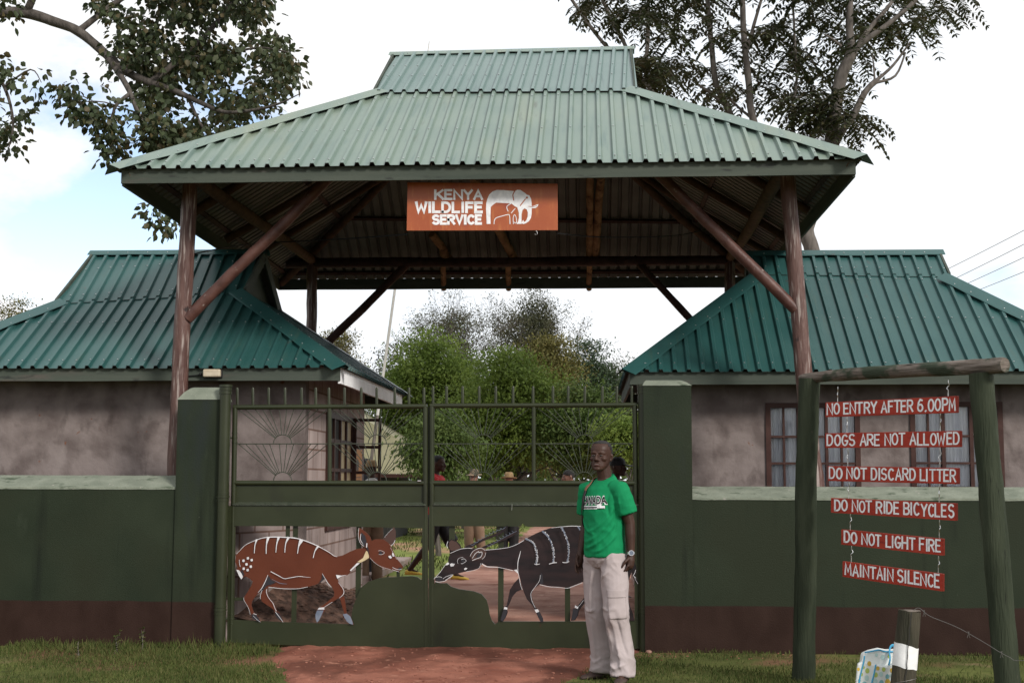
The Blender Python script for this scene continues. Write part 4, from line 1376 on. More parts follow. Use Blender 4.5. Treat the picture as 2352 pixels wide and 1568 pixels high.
def hip_roof(parent, mat, FL, FR, BR, BL, RL, RR, phase, rows, rows_up, fasc, capw=.16, lap=None):
    YM = RL.y
    def gab(c, r, front):
        run = abs(c.x - r.x)
        ye = c.y
        k = run / abs(YM - ye)
        return Vector((r.x, ye + (run if front else -run), c.z + (r.z - c.z) * k))
    GFL, GFR = gab(FL, RL, True), gab(FR, RR, True)
    GBL, GBR = gab(BL, RL, False), gab(BR, RR, False)
    rs = MB()
    nF = roof_face(rs, FL, FR, [FL, GFL, GFR, FR], phase=phase, rows=rows)
    nB = roof_face(rs, BL, BR, [BL, GBL, GBR, BR], phase=phase, rows=rows[:1])
    nL = roof_face(rs, FL, BL, [FL, GFL, GBL, BL], phase=phase, rows=rows[:1])
    nR = roof_face(rs, FR, BR, [FR, GFR, GBR, BR], phase=phase, rows=rows[:1])
    ov = Vector((.07, 0, 0))
    for (gl, gr_, nn) in ((GFL, GFR, nF), (GBL, GBR, nB)):
        a = RL - ov + (gl - RL) * (1.05 if lap is None else lap)
        b_ = RR + ov + (gr_ - RR) * (1.05 if lap is None else lap)
        s0 = (a - (FL if nn is nF else BL)).dot(Vector((1, 0, 0)))
        ph = (phase - s0) % .136
        us = MB()
        roof_face(us, a, b_, [RL - ov, RR + ov], phase=ph, lift=.024 if mat == 'roof_pale' else .011, rows=rows_up)
        us.build('upper_roof', [mat + '_top' if mat + '_top' in mt else mat, 'roof_under', 'chrome'], parent, fix=False)
    rs.build('roof', [mat, 'roof_under', 'chrome'], parent, fix=False)
    for (c, g_, n1, n2) in ((FL, GFL, nF, nL), (FR, GFR, nF, nR), (BL, GBL, nB, nL), (BR, GBR, nB, nR)):
        cap = MB()
        hip_cap(cap, c + (c - g_).normalized() * .03, g_, n1, n2, capw)
        cap.build('hip_cap', [mat, 'roof_under', 'chrome'], parent, fix=False)
    cap = MB()
    hip_cap(cap, RL - ov * 1.4, RR + ov * 1.4, nF, nB, capw * .55, .05)
    cap.build('ridge_cap', [mat, 'roof_under', 'chrome'], parent, fix=False)
    for (gf, gb, r, sg) in ((GFL, GBL, RL, 1), (GFR, GBR, RR, -1)):
        p = MB()
        x = r.x + sg * .05
        p.plate([(x, gf.y, gf.z), (x, gb.y, gb.z), (x, r.y, r.z - .02)], [], (sg * .03, 0, 0))
        p.build('gable_panel', 'fascia', parent)
        for q in (gf, gb):
            p = MB()
            p.bar(Vector((r.x - sg * .05, q.y, q.z - .02)), Vector((r.x - sg * .05, r.y, r.z - .02)), .025, .13)
            p.build('barge_board', 'fascia', parent)
    # fascia boards
    zf = fasc
    return (nF, nB, nL, nR), (GFL, GFR, GBL, GBR)


def fascia(parent, FL, FR, BR, BL, hgt, ins, drop, mats):
    c = [Vector(p) for p in (FL, FR, BR, BL)]
    ctr = sum(c, Vector()) / 4
    q = []
    for p in c:
        q.append(Vector((p.x + math.copysign(ins, ctr.x - p.x), p.y + math.copysign(ins, ctr.y - p.y), p.z - drop)))
    for i in range(4):
        a, b = q[i], q[(i + 1) % 4]
        inn = Vector((ctr.x - (a.x + b.x) / 2, ctr.y - (a.y + b.y) / 2, 0))
        ax = Vector((1, 0, 0)) if abs((b - a).x) > abs((b - a).y) else Vector((0, 1, 0))
        nn = Vector((0, math.copysign(1, inn.y), 0)) if ax.x else Vector((math.copysign(1, inn.x), 0, 0))
        t_ = nn * .025
        if not ax.x:              # side boards butt behind the front and back boards
            a = a + Vector((0, math.copysign(.027, ctr.y - a.y), 0))
            b = b + Vector((0, math.copysign(.027, ctr.y - b.y), 0))
        m_ = MB()
        n = 24
        vs = []
        for k in range(n + 1):
            p = a.lerp(b, k / n)
            j = .004 * noise.noise(Vector((p.x * 1.1, p.y * 1.1, 3)))
            dn = Vector((0, 0, hgt[i] + j))
            vs += [p, p + t_, p + t_ - dn, p - dn]
        fs = []
        for k in range(n):
            for e in range(4):
                fs.append((k * 4 + e, k * 4 + (e + 1) % 4, k * 4 + 4 + (e + 1) % 4, k * 4 + 4 + e))
        fs += [(0, 1, 2, 3), (n * 4 + 3, n * 4 + 2, n * 4 + 1, n * 4)]
        m_.add(vs, fs)
        # butt joint with nail heads on the front board
        m_.build('fascia', mats[i], parent)


# ------------------------------------------------------------------ entrance canopy
Y1, Y2 = 11.78, 18.47
YM = (Y1 + Y2) / 2
cFL, cFR = at(262, 388, Y1 - .05), at(1981, 365, Y1 - .05)
zb = at(637, 669.6, Y2).z
cBL = Vector((at(632, 669, Y2).x, Y2 + .05, zb + .165))
cBR = Vector((at(1752, 660, Y2).x, Y2 + .05, zb + .165))
rL, rR = at(914, 131, YM), at(1438, 118, YM)
canopy = thing('entrance_canopy', 'tall open entrance canopy on timber posts with a faded green sheet metal roof', 'canopy', ((cFL.x + cFR.x) / 2, YM, 0))
NN, GG = hip_roof(canopy, 'roof_pale', cFL, cFR, cBR, cBL, rL, rR, .05, (.10, .98, 2.1), (.55, .97), None, .15)
hF = (at(268, 388, Y1).z - at(268, 423, Y1).z)
fascia(canopy, cFL, cFR, cBR, cBL, (hF * .93, .15, .15, .15), .05, -.006, ('fascia',) * 4)
Yp, Yq = 12.42, 17.95
zt_p = 4.42


def postat(u, v, Y, ub, r0, r1, seed):
    a, b_ = at(u, v, Y), at(ub, 1471, Y)
    k = (a - b_) / (a.z - b_.z)
    top_ = a + k * (zt_p - a.z)
    bot = b_ + k * (-.1 - b_.z)
    m_ = MB()
    log(m_, bot, top_, r0, r1, .022, 18, 26, .16, seed=seed)
    m_.build('post', 'post', canopy, smooth=60)
    return bot, top_


pFL = postat(434, 459, Yp, 379, .086, .070, 1)
pFR = postat(1817, 514, Yp, 1896, .086, .070, 5)
pBL = postat(717, 600, Yq, 705, .080, .070, 9)
pBR = postat(1677, 617, Yq, 1677, .080, .070, 12)


def brace(u0, v0, u1, v1, Y, r, seed, mat='brace'):
    m_ = MB()
    a, b_ = at(u0, v0, Y), at(u1, v1, Y)
    log(m_, a, b_ + (b_ - a).normalized() * .12, r, r * .92, .012, 14, 14, .12, seed=seed)
    m_.build('brace', mat, canopy, smooth=60)


brace(430, 732, 738, 426, Yp - .01, .056, 3)
brace(1828, 712, 1516, 402, Yp - .01, .054, 6)
brace(712, 826, 922, 620, Yq, .058, 8, 'beam')
brace(1680, 838, 1468, 606, Yq, .052, 11, 'beam')
for (a, b_, sd_) in ((pFL, pFR, 21), (pBL, pBR, 22), (pFL, pBL, 23), (pFR, pBR, 24)):
    m_ = MB()
    d_ = (b_[1] - a[1]).normalized()
    zz = {21: 4.43, 22: at(1200, 601, Yq).z}.get(sd_)
    A_ = Vector((a[1].x, a[1].y, zz or 4.40)) - d_ * .35
    B_ = Vector((b_[1].x, b_[1].y, zz or at(700, 597, Yq).z)) + d_ * .35
    log(m_, A_, B_, .068, .062, .02, 14, 16, .14, seed=sd_)
    m_.build('tie_beam', 'beam' if sd_ < 23 else 'rafter_dark', canopy, smooth=60)
nF, nB, nL, nR = NN
GFL, GFR, GBL, GBR = GG
# rafters of the back slope, seen from below
pb0 = (cBL + cBR) / 2 - nB * .095
for (u0, v0, u1, v1, r_) in ((903, 410, 1030, 594, .062), (1148, 530, 1181, 594, .058), (1380, 405, 1367, 590, .055), (1358, 420, 1354, 590, .05)):
    a, b_ = onp(u0, v0, pb0, nB), onp(u1, v1, pb0, nB)
    d_ = (a - b_)
    k_ = (YM + .1 - b_.y) / d_.y
    if d_.x < 0: k_ = min(k_, (GBL.x + .12 - b_.x) / d_.x)
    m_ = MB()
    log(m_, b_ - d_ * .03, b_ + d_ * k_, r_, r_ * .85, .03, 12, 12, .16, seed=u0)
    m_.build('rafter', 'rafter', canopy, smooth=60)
for (u0, u1) in ((1018, 1019), (1167, 1168), (1354, 1353)):
    a, b_ = onp(u0, 606, pb0, nB), onp(u1, 664, pb0, nB)
    m_ = MB()
    log(m_, a, b_, .040, .038, .006, 10, 5, .1, seed=u1)
    m_.build('rafter', 'rafter', canopy, smooth=60)
# front slope rafters (their mirror images), hip and jack rafters
for x in (-1.9, -1.0, .1):
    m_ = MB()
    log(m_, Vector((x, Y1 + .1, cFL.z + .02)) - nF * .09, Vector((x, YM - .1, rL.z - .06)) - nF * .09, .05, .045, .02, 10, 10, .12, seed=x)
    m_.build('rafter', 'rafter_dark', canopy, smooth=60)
for (c, g_, n1, n2) in ((cFL, GFL, nF, nL), (cFR, GFR, nF, nR), (cBL, GBL, nB, nL), (cBR, GBR, nB, nR)):
    m_ = MB()
    o_ = (n1 + n2).normalized() * -.10
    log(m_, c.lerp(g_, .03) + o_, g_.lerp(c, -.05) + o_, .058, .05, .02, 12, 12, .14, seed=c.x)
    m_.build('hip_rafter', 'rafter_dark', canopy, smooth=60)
for (c0, c1, g0, g1, n_, ks) in ((cFL, cBL, GFL, GBL, nL, (.30, .52, .70)), (cFR, cBR, GFR, GBR, nR, (.32, .55, .72))):
    for k in ks:
        e_ = c0.lerp(c1, k)
        kk = min(abs(e_.y - c0.y) / abs(g0.y - c0.y), abs(c1.y - e_.y) / abs(c1.y - g1.y), 1) * .96
        gx = e_.lerp(Vector((g0.x, e_.y, g0.z)), kk)
        m_ = MB()
        log(m_, e_.lerp(gx, .04) - n_ * .075, gx - n_ * .075, .046, .042, .02, 10, 9, .14, seed=k * 9)
        m_.build('rafter', 'rafter_dark', canopy, smooth=60)
for (a, b_, ga, gb, n_) in ((cFL, cFR, GFL, GFR, nF), (cBL, cBR, GBL, GBR, nB), (cFL, cBL, GFL, GBL, nL), (cFR, cBR, GFR, GBR, nR)):
    for k in (.07, .50, .93):
        p, q = a.lerp(ga, k), b_.lerp(gb, k)
        d_ = (q - p).normalized()
        m_ = MB()
        m_.bar(p + d_ * .06 - n_ * .022, q - d_ * .06 - n_ * .022, .05, .032, n_)
        m_.build('purlin', 'beam', canopy)
for s_ in (-1, 1):
    p, q = GBL.lerp(rL, .45), GBR.lerp(rR, .45)
    if s_ > 0: p, q = GFL.lerp(rL, .45), GFR.lerp(rR, .45)
    n_ = nB if s_ < 0 else nF
    m_ = MB()
    m_.bar(p - n_ * .022, q - n_ * .022, .05, .032, n_)
    m_.build('purlin', 'beam', canopy)
m_ = MB()
c0, c1, c2 = at(436, 585, 12.6), at(648, 556, 14.6), at(936, 538, 12.1)
m_.tube(smoothpts([c0, at(540, 565, 13.6), c1, at(800, 548, 13.3), c2], 6), .007, 6)
m_.build('cable', 'black', canopy)
m_ = MB()
m_.tube(smoothpts([at(1280, 536, 12.1), at(1400, 545, 13.2), at(1560, 540, 14.4), at(1660, 515, 15.0)], 6), .006, 6)
m_.build('cable', 'black', canopy)

# ------------------------------------------------------------------ hanging name board
SY = 11.99
S = lambda u, v, d=0.0: (lambda p: Vector((p.x, SY + d, p.z)))(at(u, v, SY))
sign = thing('hanging_sign', 'orange board lettered KENYA WILDLIFE SERVICE with a white elephant emblem, hanging under the canopy eave', 'sign', S(1108, 529))
m_ = MB()
m_.plate([S(936, 419), S(1281, 422), S(1281, 528.5), S(934, 529.5)], [], (0, .022, 0))
m_.build('board', 'sign_orange', sign, bevel=.002)
for u in (985, 1230):
    m_ = MB()
    a = S(u, 421, .011)
    m_.tube([a, (a.x, a.y, 4.40), (a.x, Yp, 4.42)], .005, 6)
    m_.build('hanger', 'wire', sign)
m_ = MB()
a = S(1231, 530, .008)
m_.tube([a, a + Vector((.012, 0, -.012)), a + Vector((.012, 0, -.028)), a + Vector((0, 0, -.036)), a + Vector((-.012, 0, -.028))], .0025, 6)
m_.build('hook', 'chrome', sign)

GL = {}


def arc(cx, cy, rx, ry, a0, a1, n=10):
    return [(cx + rx * math.cos(R(a0 + (a1 - a0) * i / n)), cy + ry * math.sin(R(a0 + (a1 - a0) * i / n))) for i in range(n + 1)]


GL['A'] = [([(0, 0), (.5, 1), (1, 0)], 0), ([(.17, .34), (.83, .34)], 0)]
GL['B'] = [([(0, 0), (0, 1), (.5, 1)] + arc(.55, .76, .38, .24, 90, -90, 7) + [(0, .52)], 0), ([(.3, .52)] + arc(.55, .26, .43, .26, 90, -90, 7) + [(0, 0)], 0)]
GL['C'] = [(arc(.52, .5, .5, .5, 48, 312, 14), 0)]
GL['D'] = [([(0, 0), (0, 1), (.4, 1)] + arc(.42, .5, .55, .5, 90, -90, 10) + [(0, 0)], 0)]
GL['E'] = [([(.92, 1), (0, 1), (0, 0), (.95, 0)], 0), ([(0, .52), (.8, .52)], 0)]
GL['F'] = [([(.92, 1), (0, 1), (0, 0)], 0), ([(0, .52), (.78, .52)], 0)]
GL['G'] = [(arc(.52, .5, .5, .5, 48, 345, 14) + [(1.0, .44), (.58, .44)], 0)]
GL['H'] = [([(0, 0), (0, 1)], 0), ([(1, 0), (1, 1)], 0), ([(0, .5), (1, .5)], 0)]
GL['I'] = [([(.5, 0), (.5, 1)], 0)]
GL['K'] = [([(0, 0), (0, 1)], 0), ([(.95, 1), (.05, .42)], 0), ([(.3, .6), (1, 0)], 0)]
GL['L'] = [([(0, 1), (0, 0), (.95, 0)], 0)]
GL['M'] = [([(0, 0), (.08, 1), (.5, .25), (.92, 1), (1, 0)], 0)]
GL['N'] = [([(0, 0), (0, 1), (1, 0), (1, 1)], 0)]
GL['O'] = [(arc(.5, .5, .5, .5, 90, 430, 15), 1)]
GL['0'] = GL['O']
GL['P'] = [([(0, 0), (0, 1), (.5, 1)] + arc(.55, .74, .42, .26, 90, -90, 7) + [(0, .48)], 0)]
GL['R'] = [([(0, 0), (0, 1), (.5, 1)] + arc(.55, .75, .40, .25, 90, -90, 7) + [(0, .5)], 0), ([(.45, .5), (.98, 0)], 0)]
GL['S'] = [(arc(.5, .75, .44, .25, 35, 250, 9) + arc(.5, .25, .46, .26, 75, -150, 10), 0)]
GL['T'] = [([(0, 1), (1, 1)], 0), ([(.5, 1), (.5, 0)], 0)]
GL['U'] = [([(0, 1)] + arc(.5, .38, .5, .38, 180, 360, 9) + [(1, 1)], 0)]
GL['V'] = [([(0, 1), (.5, 0), (1, 1)], 0)]
GL['W'] = [([(0, 1), (.22, 0), (.5, .72), (.78, 0), (1, 1)], 0)]
GL['Y'] = [([(0, 1), (.5, .48), (.5, 0)], 0), ([(1, 1), (.5, .48)], 0)]
GL['6'] = [([(.85, .92), (.5, 1), (.18, .75), (.04, .35)] + arc(.5, .29, .46, .29, 180, 520, 12), 0)]
GL['.'] = [([(.3, .0), (.7, .06)], 0)]
GW = {'I': .25, 'M': 1.1, 'W': 1.3, '.': .3, 'L': .85, 'E': .85, 'F': .85, 'T': 1.0}


def lettering(mb, text, x0, x1, y0, y1, place, wt, d0=.0016, mat=0, jit=.012, space=.55, gap=.42):
    adv = []
    for i, ch in enumerate(text):
        if ch == ' ':
            adv.append(space)
        else:
            adv.append(GW.get(ch, 1.0) + gap)
    tot = sum(adv) - gap
    k = (x1 - x0) / tot
    H_ = y1 - y0
    x = x0
    n = 0
    for ch, a in zip(text, adv):
        if ch != ' ':
            gw = GW.get(ch, 1.0) * k
            jx, jy, js = random.uniform(-jit, jit) * H_, random.uniform(-jit, jit) * H_, 1 + random.uniform(-jit, jit)
            for (st, cl) in GL[ch]:
                n += 1
                pts = [(x + jx + p[0] * gw, y0 + jy + p[1] * H_ * js) for p in st]
                ww = wt * random.uniform(.93, 1.07)
                mb.ribbon(pts, ww, place, d0 + .00012 * (n % 9), mat, closed=bool(cl))
        x += a * k


m_ = MB()
# board coordinates: pixels of the board's own close-up, y downwards
def zS(x, y): return ((980 + x / 5.113) * .91875, (430 + y / 5.113) * .91875)
plS = lambda x, y, d: S(*zS(x, -y), -d)
lettering(m_, 'KENYA', 555, 1150, -346, -236, plS, 30, gap=.30)
lettering(m_, 'WILDLIFE', 312, 1150, -512, -393, plS, 35, gap=.36)
lettering(m_, 'SERVICE', 525, 1140, -660, -557, plS, 33, gap=.36)
m_.build('lettering', 'paint_white', sign, fix=False)
m_ = MB()
P_ = lambda x, y, d: S(*zS(x, y), -d)
body_ = [(1210, 664), (1207, 560), (1202, 480), (1205, 400), (1218, 345), (1242, 290), (1285, 250), (1340, 231), (1420, 233), (1520, 242), (1570, 246), (1600, 229), (1640, 231), (1700, 270),
         (1722, 291), (1755, 300), (1778, 345), (1785, 400), (1786, 470), (1784, 540), (1775, 590), (1750, 630), (1715, 655), (1680, 666), (1655, 655), (1662, 640), (1676, 612), (1690, 640), (1715, 622),
         (1733, 575), (1737, 520), (1722, 478), (1692, 466), (1668, 490), (1656, 540), (1656, 664), (1592, 664), (1610, 640), (1622, 590), (1621, 520), (1602, 455), (1570, 438), (1530, 405), (1480, 400), (1400, 396),
         (1332, 392), (1290, 421), (1262, 450), (1258, 560), (1260, 664)]
m_.poly(body_, P_, .0016)
m_.poly([(1735, 436), (1800, 438), (1845, 420), (1872, 412), (1862, 440), (1836, 462), (1740, 464)], P_, .0019)
for k, (pts, w_, cl) in enumerate((([(1305, 664), (1310, 615), (1338, 585), (1400, 566), (1478, 546), (1503, 560), (1509, 664)], 9, 0), ([(1552, 664), (1549, 585), (1566, 546), (1588, 585), (1596, 650)], 8, 0),
                                   ([(1560, 640), (1575, 655), (1592, 640)], 7, 0), ([(1522, 404), (1468, 443), (1484, 502)], 9, 0), ([(1574, 470), (1550, 495), (1526, 526)], (6, 9, 16), 0))):
    m_.ribbon(smoothpts(pts, 3), w_ if not isinstance(w_, tuple) else 9, P_, .0021 + k * .0001)
m_.ribbon(smoothpts([(1568, 246), (1546, 290), (1550, 330), (1556, 362)], 4), 13, P_, .0030, 1)
m_.ribbon([(1704, 348), (1640, 430)], 13, P_, .0031, 1)
m_.ribbon(smoothpts([(1745, 440), (1800, 446), (1850, 432)], 3), 6, P_, .0032, 1)
m_.poly([(1712, 322), (1728, 312), (1740, 328), (1728, 344), (1714, 340)], P_, .0033, 1)
m_.build('emblem', ['paint_white', 'sign_orange'], sign, fix=False)


# ------------------------------------------------------------------ the two houses
def window(parent, x0, x1, z1, z0, y, cols, bars, gapw=.05):
    """casement window in a front wall: cols = list of (start, end, panes) fractions"""
    f = MB()
    W_ = x1 - x0
    fr = .05
    yy0, yy1 = y - .018, y + .035
    f.box((x0 - fr, yy0, z0 - fr), (x0, yy1, z1 + fr)); f.box((x1, yy0, z0 - fr), (x1 + fr, yy1, z1 + fr))
    f.box((x0, yy0 + .001, z1), (x1, yy1, z1 + fr)); f.box((x0, yy0 + .001, z0 - fr), (x1, yy1, z0))
    prev = None
    for (a, b_, n) in cols:
        xa, xb = x0 + a * W_, x0 + b_ * W_
        if a > .02:
            f.box((x0 + prev * W_, yy0 + .002, z0), (xa, yy1 - .002, z1))
        for q in bars:
            zz = z1 - q[0] * (z1 - z0)
            f.box((xa, yy0 + .006, zz - q[1] / 2), (xb, yy1 - .006, zz + q[1] / 2))
        for k in range(1, n):
            xm = xa + (xb - xa) * k / n
            f.box((xm - .010, yy0 + .009, z0), (xm + .010, yy1 - .009, z1))
        prev = b_
    wo = f.build('window', 'window_frame', parent)
    g_ = MB()
    g_.add([(x0, y + .010, z0), (x1, y + .010, z0), (x1, y + .010, z1), (x0, y + .010, z1)], [(0, 1, 2, 3)])
    g_.build('pane', 'glass', wo, fix=False)
    for ci, (a, b_, n) in enumerate(cols):
        c = MB()
        xa, xb = x0 + a * W_ - .02, x0 + b_ * W_ + .02
        k = 40
        vs = []
        for i in range(k + 1):
            x = xa + (xb - xa) * i / k
            o = .014 * math.sin(i * 1.35 + ci) + .010 * math.sin(i * .55 + 2 * ci)
            vs += [(x, y + .065 + o, z0), (x, y + .06 + o * .6, (z0 + z1) / 2), (x, y + .055 + o * .4, z1)]
        fs = []
        for i in range(k):
            fs += [(3 * i, 3 * i + 3, 3 * i + 4, 3 * i + 1), (3 * i + 1, 3 * i + 4, 3 * i + 5, 3 * i + 2)]
        c.add(vs, fs)
        c.build('curtain', 'curtain', wo, smooth=180)
    return wo


def house(label, FLx, FRx, YF, YB, zE, zR, RLx, RRx, phase, inL, inR, wins, fmats, blockside):
    h = thing('guard_house', label, 'house', ((FLx + FRx) / 2, (YF + YB) / 2, 0))
    FL, FR, BR, BL = (Vector((x, y, zE)) for x, y in ((FLx, YF), (FRx, YF), (FRx, YB), (FLx, YB)))
    ym = (YF + YB) / 2
    hip_roof(h, 'roof_green', FL, FR, BR, BL, Vector((RLx, ym, zR)), Vector((RRx, ym, zR)), phase, (.11, .92, 1.7), (.12, .80), None, .14, lap=1.04)
    fascia(h, FL, FR, BR, BL, (.125, .15, .125, .15), .04, -.004, fmats)
    x0, x1, y0, y1 = FLx + inL, FRx - inR, YF + .45, YB - .45
    zt = zE + .12
    wl = MB()
    outer = [(x0, y0, -.05), (x1, y0, -.05), (x1, y0, zt), (x0, y0, zt)]
    wl.plate(outer, [[(a, y0, c), (b_, y0, c), (b_, y0, d), (a, y0, d)] for (a, b_, c, d) in [w_[:4] for w_ in wins]], (0, .16, 0))
    wl.build('front_wall', 'plaster', h)
    wl = MB()
    wl.box((x0, y1 - .16, -.05), (x1, y1, zt))
    wl.build('rear_wall', 'block', h)
    wl = MB()
    wl.box((x0, y0 + .162, -.05), (x0 + .16, y1 - .162, zt))
    wl.build('side_wall', 'block', h)
    wl = MB()
    wl.box((x1 - .16, y0 + .162, -.05), (x1, y1 - .162, zt))
    wl.build('side_wall', 'block', h)
    wl = MB()
    wl.box((x0 + .17, y0 + .6, .02), (x1 - .17, y0 + .62, zt))
    wl.build('dark_interior', 'dark', h)  # dark sheet standing in for the unlit room behind the windows
    c = MB()
    c.box((FLx + .08, YF + .08, zE - .035), (FRx - .08, YF + .45, zE - .02))
    c.build('soffit', 'beam', h)
    for w_ in wins:
        window(h, w_[0] + .05, w_[1] - .05, w_[3] - .05, w_[2] + .05, y0, w_[4], w_[5])
    return h, (x0, x1, y0, y1)


hz = at(400, 845, 12.78).z
houseL, bx = house('small rendered guard house with green hipped roof, its front wall without windows', -6.85, at(789, 845, 12.78).x, 12.78, 17.21, hz, at(411, 586, 15.0).z, at(226, 585, 15).x, at(598, 578, 15).x,
                   .06, .45, .46, [], ('fascia', 'fascia_white', 'fascia', 'fascia'), True)
Yw = 13.1 + .43
yR = 13.10 + .45
wv = lambda u, v: at(u, v, yR)
cols = [(0.0, .31, 2), (.345, .645, 2), (.68, 1.0, 2)]
cols2 = [(0.0, .315, 2), (.36, .655, 1), (.70, 1.0, 2)]
bars = [(.235, .022), (.452, .022), (.66, .05)]
ztop = wv(1850, 925).z
w1 = (wv(1758, 950).x, wv(1974, 950).x, ztop - 1.32, ztop, cols, bars)
w2 = (wv(2089, 950).x, wv(2302, 950).x, ztop - 1.32, ztop + .01, cols2, bars)
houseR, bxr = house('small rendered guard house with green hipped roof and curtained brown windows', at(1437, 852, 13.1).x, 5.22, 13.1, 16.66, at(1900, 853, 13.1).z, at(1900, 587, 14.88).z, at(1728, 578, 14.88).x, at(2146, 582, 14.88).x,
                    .07, .47, .45, [w1, w2], ('fascia', 'fascia', 'fascia', 'fascia'), False)

# side window of the left house, with one casement standing open
xs = bx[1]
f = MB()
ya, yb, za, zc = 14.30, 15.85, .95, 2.22
f.box((xs - .02, ya, za), (xs + .03, ya + .06, zc)); f.box((xs - .02, yb - .06, za), (xs + .03, yb, zc))
f.box((xs - .021, ya + .06, zc - .06), (xs + .029, yb - .06, zc)); f.box((xs - .021, ya + .06, za), (xs + .029, yb - .06, za + .05))
for yy in (14.68, 15.05, 15.42):
    f.box((xs - .019, yy - .025, za + .05), (xs + .028, yy + .025, zc - .06))
for zz in (1.30, 1.60, 1.92):
    f.box((xs - .015, ya + .06, zz - .02), (xs + .024, yb - .06, zz + .02))
sw = f.build('window', 'window_frame', houseL)
f = MB()
f.box((xs + .002, ya + .06, za + .05), (xs + .004, 15.05, zc - .06))
f.build('pane', 'dark', sw)
f = MB()
f.box((xs + .002, 15.06, za + .05), (xs + .004, yb - .06, zc - .06))
f.build('blind', 'paint_cream', sw)
f = MB()
yo = yb - .03
xo = xs + .36
f.box((xs + .032, yo, za + .1), (xs + .065, yo + .03, zc)); f.box((xo - .035, yo, za + .1), (xo, yo + .03, zc))
for zz in (za + .10, 1.56, 1.86, zc - .04):
    f.box((xs + .065, yo + .002, zz), (xo - .035, yo + .028, zz + .035))
f.build('casement', 'window_frame', sw)
# notice on the block wall
nt_ = thing('notice_poster', 'orange yellow notice sheet fixed to the block side wall of the left house', 'poster', (xs, 16.2, 1.4))
f = MB()
f.box((xs, 15.93, 1.22), (xs + .012, 16.55, 1.86))
f.build('sheet', 'poster', nt_)
f = MB()
pl = lambda y, z, d: Vector((xs + .012 + d, y, z))
f.poly([(16.16, 1.60), (16.30, 1.60), (16.33, 1.70), (16.24, 1.76), (16.15, 1.70)], pl, .001)
for i in range(7):
    f.ribbon([(16.02, 1.52 - .035 * i), (16.46 - .03 * (i % 3), 1.52 - .035 * i)], .009, pl, .0012)
f.build('print', 'paint_brown', nt_, fix=False)

# bulkhead lamp on the left house fascia
fy = 12.78 + .04
lp_ = at(489, 858, fy)
lamp = thing('wall_lamp', 'cream plastic bulkhead lamp on the eave board of the left house', 'lamp', lp_)
f = MB()
f.box((lp_.x - .080, fy - .075, lp_.z - .036), (lp_.x + .090, fy - .02, lp_.z + .040))
f.build('diffuser', 'lamp', lamp, bevel=.014)
f = MB()
f.box((lp_.x - .080, fy - .02, lp_.z - .042), (lp_.x + .098, fy, lp_.z + .044))
f.build('housing', 'black', lamp, bevel=.006)
f = MB()
f.tube(smoothpts([(lp_.x - .08, fy - .03, lp_.z - .012), (lp_.x - .13, fy - .022, lp_.z - .012), (lp_.x - .2, fy - .012, lp_.z - .02), (lp_.x - .4, fy - .012, lp_.z - .03)], 4), .006, 6)
f.ball((lp_.x - .115, fy - .03, lp_.z - .005), .016, 8, 6)
f.build('cable', 'black', lamp)


# ------------------------------------------------------------------ rule boards in their timber frame
qL, qR = at(1855, 1100, 10.24), at(2278, 1100, 8.92)
fdir = Vector((qR.x - qL.x, qR.y - qL.y, 0)).normalized()
fn = Vector((fdir.y, -fdir.x, 0))
if fn.dot(CAM - qL) < 0: fn = -fn
fp = Vector((qL.x, qL.y, 0))
FRM = lambda u, v, d=0.0: onp(u, v, fp, fn) + fn * d
frame = thing('sign_frame', 'dark green timber frame of two rough posts and a weathered crossbar carrying red rule boards', 'sign frame', ((qL.x + qR.x) / 2, (qL.y + qR.y) / 2, 0))
for (ut, vt, ub, vb, r_, sd_) in ((1859, 869, 1847, 1552, .080, 31), (2253, 858, 2312, 1545, .079, 35)):
    a, b_ = FRM(ut, vt), FRM(ub, vb)
    d_ = (b_ - a)
    b_ = a + d_ * ((-.1 - a.z) / d_.z)
    m_ = MB()
    log(m_, b_, a, r_ * 1.04, r_ * .97, .012, 20, 30, .10, seed=sd_)
    m_.build('post', 'post_green', frame, smooth=50)
m_ = MB()
ends = [(1837, 866, .016), (1846, 866, .026), (1870, 866, .038), (1950, 859, .046), (2080, 851, .048), (2200, 845, .050), (2303, 839, .052), (2309, 838.5, .050)]
pts = [FRM(u, v) + Vector((0, 0, .006 * noise.noise(Vector((u * .02, 1, 1))))) for (u, v, r_) in ends]
q_, rr_ = [], []
for i in range(len(pts) - 1):
    for k in range(5):
        q_.append(pts[i].lerp(pts[i + 1], k / 5)); rr_.append(ends[i][2] + (ends[i + 1][2] - ends[i][2]) * k / 5)
q_.append(pts[-1]); rr_.append(ends[-1][2])
m_.tube(q_, rr_, 18, jit=.16)
m_.build('crossbar', 'crossbar', frame, smooth=35)

